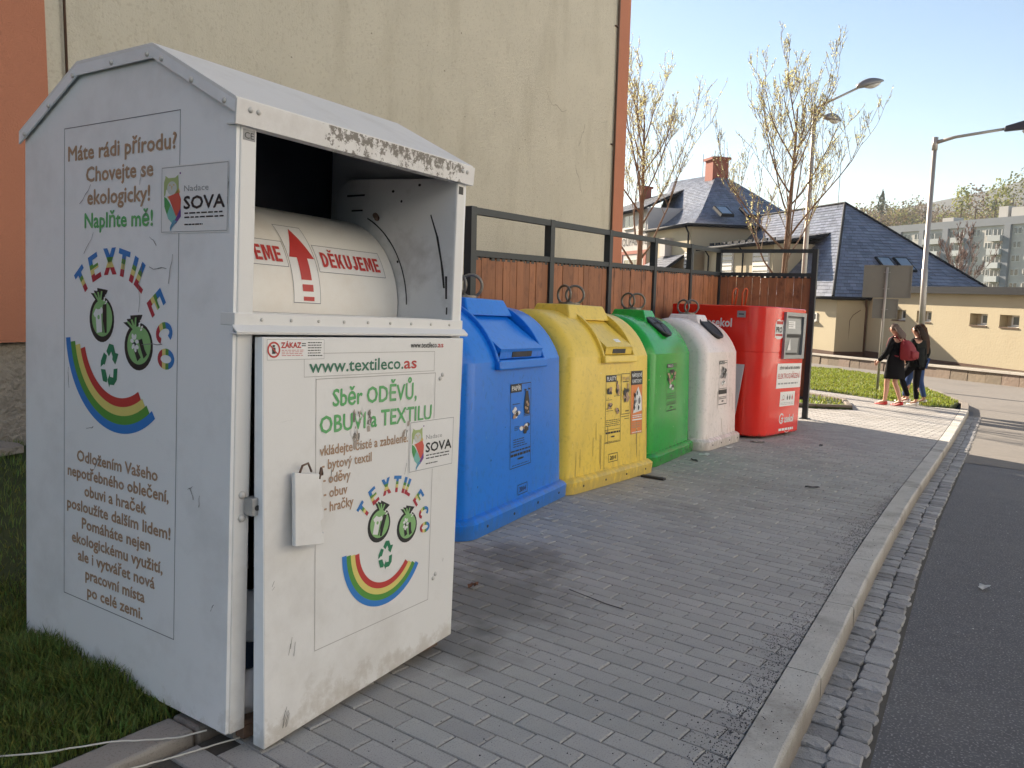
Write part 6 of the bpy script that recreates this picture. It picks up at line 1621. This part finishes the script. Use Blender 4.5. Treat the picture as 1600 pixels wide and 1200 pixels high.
lp2 = thing('street_lamp', 'tall galvanised single arm street lamp behind the walking people', 'street lamp', (-3.24, 25.65, street_z(25.65)))
z0 = street_z(25.65)
MB().tube([(-3.22, 25.66, z0-.05), (-3.25, 25.65, 0.2)], .105, 12).build('sleeve', M_galv, lp2, smooth=True)
MB().tube([(-3.24, 25.655, .19), (-3.28, 25.65, 2.2), (-3.285, 25.65, 2.21), (-3.29, 25.65, 5.60)], [.085, .080, .066, .060], 12).build('pole', M_galv, lp2, smooth=True)
MB().tube([(-3.29, 25.65, 5.45), (-3.29, 25.65, 5.80)], .075, 12).build('pole_cap', M_galv, lp2, smooth=True)
MB().tube([(-3.25, 25.64, 5.66), (-2.8, 25.6, 5.76), (-1.64, 25.5, 5.86)], [.055, .042, .036], 8).build('arm', M_galv, lp2, smooth=True)
mb = MB(); mb.hexa([(-1.66, 25.42, 5.79), (-1.0, 25.30, 5.80), (-.82, 25.36, 5.86), (-.82, 25.48, 5.86), (-1.0, 25.54, 5.80), (-1.66, 25.56, 5.79)], [(-1.64, 25.44, 5.93), (-1.0, 25.34, 6.08), (-.84, 25.38, 6.04), (-.84, 25.46, 6.04), (-1.0, 25.50, 6.08), (-1.64, 25.54, 5.93)])
h = mb.build('lamp_head', M_lampdark, lp2); bev(h, .02)
MB().tube([(-1.15, 25.42, 5.79), (-1.12, 25.42, 5.70)], [.12, .07], 10).build('lamp_cover', M_cover, h, smooth=True)
M_signback = mat('sign_back', (.20, .195, .175), .55, var=.1, scale=4, metal=.3)
sg = thing('road_sign', 'grey backs of two stacked road sign panels on a thin post', 'road sign', (-3.61, 21.66, street_z(21.66)))
MB().tube([(-3.61, 21.66, street_z(21.66)-.05), (-3.60, 21.665, .9), (-3.59, 21.67, 2.12)], .032, 10).build('post', M_galv, sg, smooth=True)
sdir = Vector((1.05, .18, 0)).normalized(); sn = Vector((-sdir.y, sdir.x, 0))
def panel(u0, u1, z0, z1):
    c = Vector((-3.59, 21.715, 0)); mb = MB(); mb.slab([c+sdir*u0+Vector((0, 0, z0)), c+sdir*u1+Vector((0, 0, z0)), c+sdir*u1+Vector((0, 0, z1)), c+sdir*u0+Vector((0, 0, z1))], sn*.012)
    o = mb.build('sign_panel', M_signback, sg); mb = MB()
    e = .03
    for a, b, cc, d in ((u0, u1, z0, z0+e), (u0, u1, z1-e, z1), (u0, u0+e, z0+e, z1-e), (u1-e, u1, z0+e, z1-e)):
        mb.slab([c+sdir*a+Vector((0, 0, cc))-sn*.02, c+sdir*b+Vector((0, 0, cc))-sn*.02, c+sdir*b+Vector((0, 0, d))-sn*.02, c+sdir*a+Vector((0, 0, d))-sn*.02], sn*.019)
    mb.build('panel_edge', M_signback, o)
panel(-.53, .55, 1.385, 2.17); panel(-.28, .29, .88, 1.36)
for z in (1.6, 2.0, 1.1): MB().tube([(-3.66, 21.67, z), (-3.52, 21.69, z)], .012, 6).build('clamp', M_galv, sg)
# ================================================================== people walking away along the pavement
M_skin = flat('skin', (.50, .27, .19), .5)
M_blackcloth = flat('black_cloth', (.010, .010, .012), .95, spec=.12)
M_darkjacket = flat('dark_jacket', (.012, .014, .014), .9, spec=.15)
M_denim = flat('blue_denim', (.04, .075, .19), .9, spec=.15)
M_redbag = flat('red_bag_cloth', (.20, .009, .017), .7)
M_blond = mat('grey_blond_hair', (.135, .10, .085), .75, var=.45, scale=30, spec=.15, stretch=(6, 6, .6), bump=.6, bscale=40)
M_brown = mat('brown_hair', (.05, .024, .014), .75, var=.45, scale=30, spec=.15, stretch=(6, 6, .6), bump=.6, bscale=40)
M_dkbrown = mat('dark_brown_hair', (.028, .016, .011), .75, var=.45, scale=30, spec=.15, stretch=(6, 6, .6), bump=.6, bscale=40)
M_redshoe = flat('red_shoe', (.45, .02, .02), .4)
M_whiteshoe = flat('white_shoe', (.62, .60, .56), .5)
M_eye = flat('eye_dark', (.03, .02, .018), .3)
M_lips = flat('lips', (.36, .10, .09), .5)
def skin_mesh(J, E, sub=2):
    names = list(J); idx = {n: i for i, n in enumerate(names)}
    me = bpy.data.meshes.new('skin'); me.from_pydata([J[n][0] for n in names], [(idx[a], idx[b]) for a, b in E], [])
    o = bpy.data.objects.new('skin', me); COL.objects.link(o)
    m = o.modifiers.new('s', 'SKIN'); m.use_smooth_shade = True
    lay = me.skin_vertices[0].data if me.skin_vertices else None
    if lay is None:
        bm = bmesh.new(); bm.from_mesh(me); bm.verts.layers.skin.verify(); bm.to_mesh(me); bm.free(); lay = me.skin_vertices[0].data
    for i, n in enumerate(names):
        r = J[n][1]; lay[i].radius = (r, r) if isinstance(r, float) else r
        lay[i].use_root = i == 0
    s = o.modifiers.new('d', 'SUBSURF'); s.levels = sub; s.render_levels = sub
    dg = bpy.context.evaluated_depsgraph_get(); out = bpy.data.meshes.new_from_object(o.evaluated_get(dg))
    bpy.data.objects.remove(o); bpy.data.meshes.remove(me)
    return out
def obj_from_mesh(name, me, m, parent):
    me.name = name; me.materials.clear(); me.materials.append(m)
    o = bpy.data.objects.new(name, me); COL.objects.link(o); o.parent = parent; ORG[o] = ORG[parent]
    me.polygons.foreach_set('use_smooth', [True]*len(me.polygons)); return o
def join_into(me, mb):
    bm = bmesh.new(); bm.from_mesh(me); vs = [bm.verts.new(p) for p in mb.v]
    for f in mb.f:
        try: bm.faces.new([vs[i] for i in f])
        except ValueError: pass
    bm.to_mesh(me); bm.free()
def make_person(label, loc, rz, legs, arms, skirt, top_m, leg_m, shoe_m, hair_m, hair_len, head_tilt=0., scale=1., hair_w=.10):
    t = street(thing('person', label, 'person', (loc[0], loc[1], 0), rz, 'people walking along the pavement'))
    J = {'pelvis': ((0, 0, .91), (.125, .10)), 'spine': ((0, 0, 1.08), (.115, .085)), 'chest': ((0, -.01, 1.25), (.135, .095)), 'neck0': ((0, 0, 1.375), .055), 'neck': ((0, .02, 1.43), .045),
         'chin': ((0, .045+head_tilt*.2, 1.485), (.058, .066)), 'face': ((0, .045+head_tilt*.4, 1.545), (.072, .088)), 'crown': ((0, .030+head_tilt*.6, 1.605), (.062, .075))}
    E = [('pelvis', 'spine'), ('spine', 'chest'), ('chest', 'neck0'), ('neck0', 'neck'), ('neck', 'chin'), ('chin', 'face'), ('face', 'crown')]
    CJ = {'pelvis': ((0, 0, .91), (.150, .125)), 'spine': ((0, 0, 1.08), (.140, .112)), 'chest': ((0, -.01, 1.25), (.160, .122)), 'neck0': ((0, -.005, 1.385), .075)}
    CE = [('pelvis', 'spine'), ('spine', 'chest'), ('chest', 'neck0')]
    fing = MB()
    for s, n in ((-1, 'l'), (1, 'r')):
        hip, knee, ank, toe = legs[n]
        J['hip'+n] = (hip, .082); J['knee'+n] = (knee, .052); J['calf'+n] = (tuple(Vector(knee).lerp(Vector(ank), .35)+Vector((0, -.015, 0))), .050); J['ank'+n] = (ank, .034); J['toe'+n] = (toe, .030)
        E += [('pelvis', 'hip'+n), ('hip'+n, 'knee'+n), ('knee'+n, 'calf'+n), ('calf'+n, 'ank'+n), ('ank'+n, 'toe'+n)]
        el, wr = arms[n]; sh_ = (s*.165, -.005, 1.325); pm = tuple(Vector(wr)+(Vector(wr)-Vector(el)).normalized()*.065)
        J['sh'+n] = (sh_, .050); J['el'+n] = (el, .040); J['wr'+n] = (wr, .027); J['palm'+n] = (pm, (.036, .020))
        E += [('chest', 'sh'+n), ('sh'+n, 'el'+n), ('el'+n, 'wr'+n), ('wr'+n, 'palm'+n)]
        CJ['sh'+n] = (sh_, .068); CJ['el'+n] = (el, .058); CJ['wr'+n] = (wr, .044)
        CE += [('chest', 'sh'+n), ('sh'+n, 'el'+n), ('el'+n, 'wr'+n)]
        d = (Vector(pm)-Vector(wr)).normalized(); side = Vector((0, 1, 0)); side = (side-d*side.dot(d)).normalized(); curl = Vector((-s, 0, 0))
        for k, ln in enumerate((.066, .075, .070, .054)):
            b = Vector(pm)-d*.012+side*(.027-.018*k); fing.tube([b, b+d*ln*.5+curl*.004, b+d*ln*.95+curl*.022], [.0092, .0085, .0065], 6)
        b = Vector(pm)-d*.045+side*.026; fing.tube([b, b+side*.028+d*.022, b+side*.036+d*.055], [.011, .010, .007], 6)
    # nose and ears on the head
    hy = .045+head_tilt*.4
    fing.loft([[(.012*math.cos(a), hy+.078, 1.555+.01+.02*math.sin(a)) for a in [k*math.pi/3 for k in range(6)]], [(.008*math.cos(a), hy+.108, 1.532+.008*math.sin(a)) for a in [k*math.pi/3 for k in range(6)]]])
    for s in (-1, 1): fing.disc((s*.070, hy-.01, 1.535), (s, 0, 0), .026, .012, 10)
    me = skin_mesh(J, E); join_into(me, fing); obj_from_mesh('body', me, M_skin, t)
    L = dict(local=True)
    mb = MB()
    for s in (-1, 1): mb.disc((s*.030, hy+.080, 1.552), (0, 1, 0), .006, .006, 8, rx=.013)
    mb.build('eyes', M_eye, t, **L); MB().disc((0, hy+.082, 1.500), (0, 1, 0), .006, .006, 8, rx=.020).build('mouth', M_lips, t, **L)
    cl = skin_mesh(CJ, CE); obj_from_mesh('jacket' if not skirt else 'coat', cl, top_m, t)
    def ring(z, rx, ry, cx=0, cy=0): return [(cx+rx*math.cos(a), cy+ry*math.sin(a), z) for a in [k*math.pi/9 for k in range(18)]]
    if skirt:
        mb = MB(); mb.loft([ring(.545, .205, .190, 0, .0), ring(.70, .200, .175), ring(.88, .185, .155), ring(1.05, .165, .13), ring(1.15, .15, .115)]); mb.build('coat_skirt', top_m, t, smooth=True, **L)
    else:
        mb = MB(); mb.loft([ring(.80, .175, .150), ring(.92, .18, .150), ring(1.05, .165, .13), ring(1.18, .155, .118)]); mb.build('jacket_hem', top_m, t, smooth=True, **L)
        TJ = {'pelvis': ((0, 0, .90), (.145, .118))}; TE = []
        for n in 'lr':
            hip, knee, ank, toe = legs[n]; TJ['hip'+n] = (hip, .098); TJ['knee'+n] = (knee, .066); TJ['ank'+n] = (tuple(Vector(ank)+Vector((0, 0, .03))), .050)
            TE += [('pelvis', 'hip'+n), ('hip'+n, 'knee'+n), ('knee'+n, 'ank'+n)]
        obj_from_mesh('trousers', skin_mesh(TJ, TE), leg_m, t)
    for n in 'lr':
        hip, knee, ank, toe = legs[n]; a = Vector(ank); b = Vector(toe); f = (b-a); f.z = 0; f.normalize(); s = Vector((f.y, -f.x, 0)); slope = (b.z-a.z)
        c0 = a-f*.05; mb = MB(); rings = []
        for k in range(8):
            u = k/7; c = c0+f*.25*u; z = a.z-.045+(b.z-a.z+.02)*u; w2 = .042*math.sin(math.pi*min(.93, u*.78+.2))**.5; hh = .085-.05*min(1, u*1.5)
            rings.append([Vector((c.x, c.y, 0))+s*w2*math.cos(q_)+Vector((0, 0, max(0.002, z-.03)+max(0, math.sin(q_))*hh)) for q_ in [i*math.pi/5 for i in range(10)]])
        mb.loft(rings); mb.build('shoe', shoe_m, t, smooth=True, **L)
    # hair: cap over the skull and a fall down the back
    hx = head_tilt*.5; mb = MB(); rings = []
    for k in range(9):
        ph = math.pi*.5*(1-k/8*1.32); z = 1.560+.098*math.sin(ph); r = math.cos(ph)
        rings.append([(.090*r*math.cos(a), .035+hx+(-.012)+.104*r*math.sin(a)*(1 if math.sin(a) < 0 else max(.25, 1-.75*(k/8)**1.0)), z) for a in [i*math.pi/10 for i in range(20)]])
    mb.loft(rings[::-1]); z_end = 1.56-hair_len
    fr2 = []
    for k in range(9):
        u = k/8; z = 1.58-(hair_len+.02)*u; cy = hx*(1-u)-.035-.075*min(1, u*1.6)-.02*u; w2 = hair_w*(.85+.35*math.sin(u*2.6))*(1-.55*max(0, u-.75)*4*.5); d2 = .048*(1-.5*u)
        fr2.append([(w2*math.cos(a)*(1+.05*math.sin(a*5+k)), cy+d2*math.sin(a), z) for a in [i*math.pi/9 for i in range(18)]])
    mb.loft(fr2[::-1]); mb.build('hair', hair_m, t, smooth=60, **L)
    if scale != 1: t.scale = (scale,)*3
    return t
W1 = {'l': ((-.085, 0, .86), (-.08, .10, .47), (-.08, .11, .085), (-.085, .25, .035)), 'r': ((.085, 0, .86), (.08, .03, .47), (.08, -.13, .10), (.085, .0, .035))}
W2 = {'l': ((-.085, 0, .86), (-.085, .24, .55), (-.085, .06, .14), (-.085, .20, .085)), 'r': ((.085, 0, .86), (.085, .02, .47), (.085, -.02, .085), (.085, .12, .035))}
W3 = {'l': ((-.085, 0, .86), (-.08, .14, .48), (-.08, .20, .09), (-.085, .33, .035)), 'r': ((.085, 0, .86), (.08, -.02, .47), (.08, -.14, .10), (.085, -.02, .035))}
HEAD = R(66)
pa = make_person('person with grey blond hair, black knee length coat, bare legs and red shoes', (-2.68, 17.86), HEAD, W1, {'l': ((-.21, .06, 1.07), (-.20, .24, .88)), 'r': ((.21, -.02, 1.06), (.20, .10, .86))}, True, M_blackcloth, None, M_redshoe, M_blond, .20, .12)
pb = make_person('person in a dark jacket, black trousers and white soled shoes with one knee raised', (-2.36, 18.32), HEAD, W2, {'l': ((-.21, .05, 1.07), (-.16, .22, 1.02)), 'r': ((.21, -.03, 1.06), (.19, .12, .92))}, False, M_darkjacket, M_blackcloth, M_whiteshoe, M_dkbrown, .22, .04, 1.0)
pc = make_person('person with very long brown hair and blue jeans, half hidden behind the dark jacket', (-2.40, 18.98), HEAD, W3, {'l': ((-.21, .05, 1.07), (-.19, .16, .90)), 'r': ((.21, -.06, 1.06), (.20, .02, .84))}, False, M_darkjacket, M_denim, M_whiteshoe, M_brown, .52, .0, 1.02, .12)
# red backpack on the first person's back
Mp = ORG[pa]
bp = street(thing('backpack', 'red backpack on the back of the person in the black coat', 'backpack', tuple(Mp @ Vector((0, -.2, .95))), HEAD))
inv_off = Vector((0, -.2, .95))
def bring(z, w2, y0, y1): 
    out = []
    for i in range(16):
        a = i*math.pi/8; c, s = math.cos(a), math.sin(a); c = math.copysign(abs(c)**.6, c); s = math.copysign(abs(s)**.6, s); out.append((w2*c, (y0+y1)/2+(y1-y0)/2*s+.2, z-.95))
    return out
mb = MB(); mb.loft([bring(.93, .10, -.29, -.18), bring(.95, .145, -.37, -.15), bring(1.05, .155, -.40, -.13), bring(1.18, .150, -.355, -.13), bring(1.28, .130, -.28, -.13), bring(1.33, .08, -.22, -.14)]); mb.build('bag_body', M_redbag, bp, smooth=True, local=True)
mb = MB(); mb.loft([bring(.97, .09, -.425, -.36), bring(1.0, .11, -.435, -.36), bring(1.10, .11, -.43, -.36), bring(1.13, .09, -.39, -.36)]); mb.build('pocket', M_redbag, bp, smooth=True, local=True)
for s in (-1, 1): MB().tube([(s*.10, -.13+.2, 1.31-.95), (s*.115, -.02+.2, 1.42-.95), (s*.115, .10+.2, 1.34-.95), (s*.125, .135+.2, 1.20-.95), (s*.14, .0+.2, 1.02-.95), (s*.13, -.14+.2, 1.0-.95)], .014, 6).build('strap', M_redbag, bp, smooth=True, local=True)

# ================================================================== small litter
M_litter = flat('litter_paper', (.62, .61, .58), .7); M_brownleaf = flat('dry_leaf', (.16, .075, .045), .8); M_darkbit = flat('dark_scrap', (.035, .032, .032), .7)
def scrap(name, label, cat, x, y, z, sx_, sy_, rot, m, seed, lift=.012, group=None):
    s = random.Random(seed); mb = MB(); n = 9; pts = []
    for k in range(n):
        a = 2*math.pi*k/n; r = s.uniform(.7, 1.1); u, v = sx_*r*math.cos(a), sy_*r*math.sin(a); pts.append((x+u*math.cos(rot)-v*math.sin(rot), y+u*math.sin(rot)+v*math.cos(rot), z+.002+lift*s.random()))
    c = (x, y, z+lift*.8); low = [(p[0], p[1], p[2]-.0015) for p in pts]
    mb.add(pts+[c]+low+[(x, y, z+lift*.8-.0015)], [(k, (k+1) % n, n) for k in range(n)]+[(n+1+(k+1) % n, n+1+k, 2*n+1) for k in range(n)]+[((k+1) % n, k, n+1+k, n+1+(k+1) % n) for k in range(n)])
    o = mb.build(name, m); tag(o, label, cat, group); street(o); return o
scrap('crumpled_paper', 'small white crumpled scrap lying alone out on the dark asphalt', 'litter', -.25, 5.83, -.1185, .045, .035, .4, M_litter, 1, .03)
scrap('dry_leaf', 'curled brown leaf by the right corner of the white container', 'leaf', -2.457, 3.40, .002, .03, .022, 1, M_brownleaf, 2, .035)
scrap('paper_scrap', 'thin white paper scrap before the right end of the blue bin', 'litter', -2.93, 4.95, .002, .05, .016, .2, M_litter, 3)
scrap('paper_scrap', 'tiny white scrap before the middle of the blue bin', 'litter', -2.748, 4.56, .002, .018, .014, 0, M_litter, 4)
scrap('paper_scrap', 'white scrap in front of the gap between green and white bins', 'litter', -3.14, 8.62, .002, .06, .03, .3, M_litter, 5, .03)
scrap('paper_scrap', 'white scrap tucked under the front of the white bin', 'litter', -3.12, 9.35, .002, .06, .035, 1, M_litter, 6, .03)
scrap('cardboard_scrap', 'flat grey cardboard piece under the near corner of the red box', 'litter', -3.05, 10.2, .002, .12, .06, .4, flat('grey_card', (.34, .31, .28), .8), 7, .02)
scrap('cigarette_end', 'white cigarette end between the gutter setts', 'litter', -.585, 3.683, -.107, .022, .004, .2, M_litter, 8, .006)
o = MB().box(-3.13, -2.90, 6.93, 6.99, .002, .022).build('wood_strip', M_darkbit); tag(o, 'short dark strip lying in front of the yellow bin', 'litter'); street(o); bev(o, .004)
o = MB().tube([(-2.05, 3.72, .008), (-1.93, 3.68, .012), (-1.80, 3.66, .006), (-1.70, 3.655, .004)], .0024, 5).build('twig', M_darkbit); tag(o, 'thin dark twig on the pavers between container and kerb', 'twig'); street(o)
for k, (x, y, l) in enumerate(((-1.76, 7.67, 'dark scrap alone on the open pavers halfway to the kerb'), (-2.36, 10.6, 'dark bit beside the shadow edge right of the red box'), (-3.10, 8.2, 'curled black strip before the green bin corner'))):
    scrap('dark_scrap', l, 'litter', x, y, .002, .07, .02, .5+k, M_darkbit, 20+k, .02)
sj = random.Random(8); mb = MB()
for _ in range(90):
    x, y = -.35+sj.random()*1.2, 3+sj.random()*8; s_ = sj.uniform(.003, .008); a = sj.uniform(0, 6)
    mb.add([(x+s_*math.cos(a+k*2.1), y+s_*math.sin(a+k*2.1), -.1195) for k in range(3)]+[(x, y, -.117)], [(0, 1, 3), (1, 2, 3), (2, 0, 3)])
for _ in range(120):
    x, y = -3.2+sj.random()*2.3, 2.0+sj.random()*9; s_ = sj.uniform(.002, .005); a = sj.uniform(0, 6)
    mb.add([(x+s_*math.cos(a+k*2.1), y+s_*math.sin(a+k*2.1), .001) for k in range(3)]+[(x, y, .005)], [(0, 1, 3), (1, 2, 3), (2, 0, 3)])
o = mb.build('pale_crumbs', M_litter, kind='stuff'); street(o)
# ================================================================== unseen terrace across the road, added to bounce sunlight into the shade
M_oppo = mat('pale_render', (.74, .75, .74), .9, var=.05, scale=.8, stain=(.64, .64, .62), stain_amt=.4, sscale=.5)
ox, oy0, oy1, oh = 12.5, -16, 34, 11.5
opp = thing('bounce_terrace', 'unseen pale rendered terrace added across the road to bounce sunlight onto the bins', 'building', (ox+5, 9, street_z(9)))
mb = MB(); cols = [oy0+2.2+k*3.1 for k in range(16)]; rows = [(-.2, 1.5), (2.7, 4.4), (5.6, 7.3), (8.4, 10.0)]
zs_ = [-2.5]+[z for r in rows for z in r]+[oh]
for i in range(0, len(zs_), 2): mb.box(ox, ox+9, oy0, oy1, zs_[i], zs_[i+1])
for r in rows:
    e = [oy0]+[v for c in cols for v in (c, c+1.3)]+[oy1]
    for i in range(0, len(e), 2): mb.box(ox, ox+.4, e[i], e[i+1], r[0], r[1])
mb.box(ox+.401, ox+9, oy0, oy1, -.2, oh-.01); mb.build('wall', M_oppo, opp)
for r in rows:
    for c in cols:
        f = MB().box(ox+.12, ox+.18, c+.001, c+.08, r[0], r[1]).box(ox+.12, ox+.18, c+1.22, c+1.299, r[0], r[1]).box(ox+.12, ox+.18, c+.08, c+1.22, r[0], r[0]+.08).box(ox+.12, ox+.18, c+.08, c+1.22, r[1]-.08, r[1]).build('window', M_wframe, opp)
        MB().box(ox+.14, ox+.16, c+.081, c+1.219, r[0]+.081, r[1]-.081).build('pane', M_pane, f)
mb = MB(); mb.hexa([(ox-.5, oy0-.3, oh), (ox+9.5, oy0-.3, oh), (ox+9.5, oy1+.3, oh), (ox-.5, oy1+.3, oh)], [(ox+4, oy0-.3, oh+4), (ox+5, oy0-.3, oh+4), (ox+5, oy1+.3, oh+4), (ox+4, oy1+.3, oh+4)]); mb.build('roof', M_slate, opp)
# ------------------------------------------------------------------ the air
M_haze = bpy.data.materials.new('haze_air'); M_haze.use_nodes = True; nt = M_haze.node_tree; nt.nodes.clear()
pv = nt.nodes.new('ShaderNodeVolumePrincipled'); pv.inputs['Density'].default_value = .00020; pv.inputs['Color'].default_value = (.90, .94, 1, 1); pv.inputs['Anisotropy'].default_value = .2
mo = nt.nodes.new('ShaderNodeOutputMaterial'); nt.links.new(pv.outputs[0], mo.inputs['Volume'])
MB().box(-1250, 1250, -420, 1350, -36, 150).build('haze', M_haze, kind='stuff')
# ------------------------------------------------------------------ tilt everything that stands on the street with it
for o in STREET:
    o.matrix_basis = SM @ o.matrix_basis
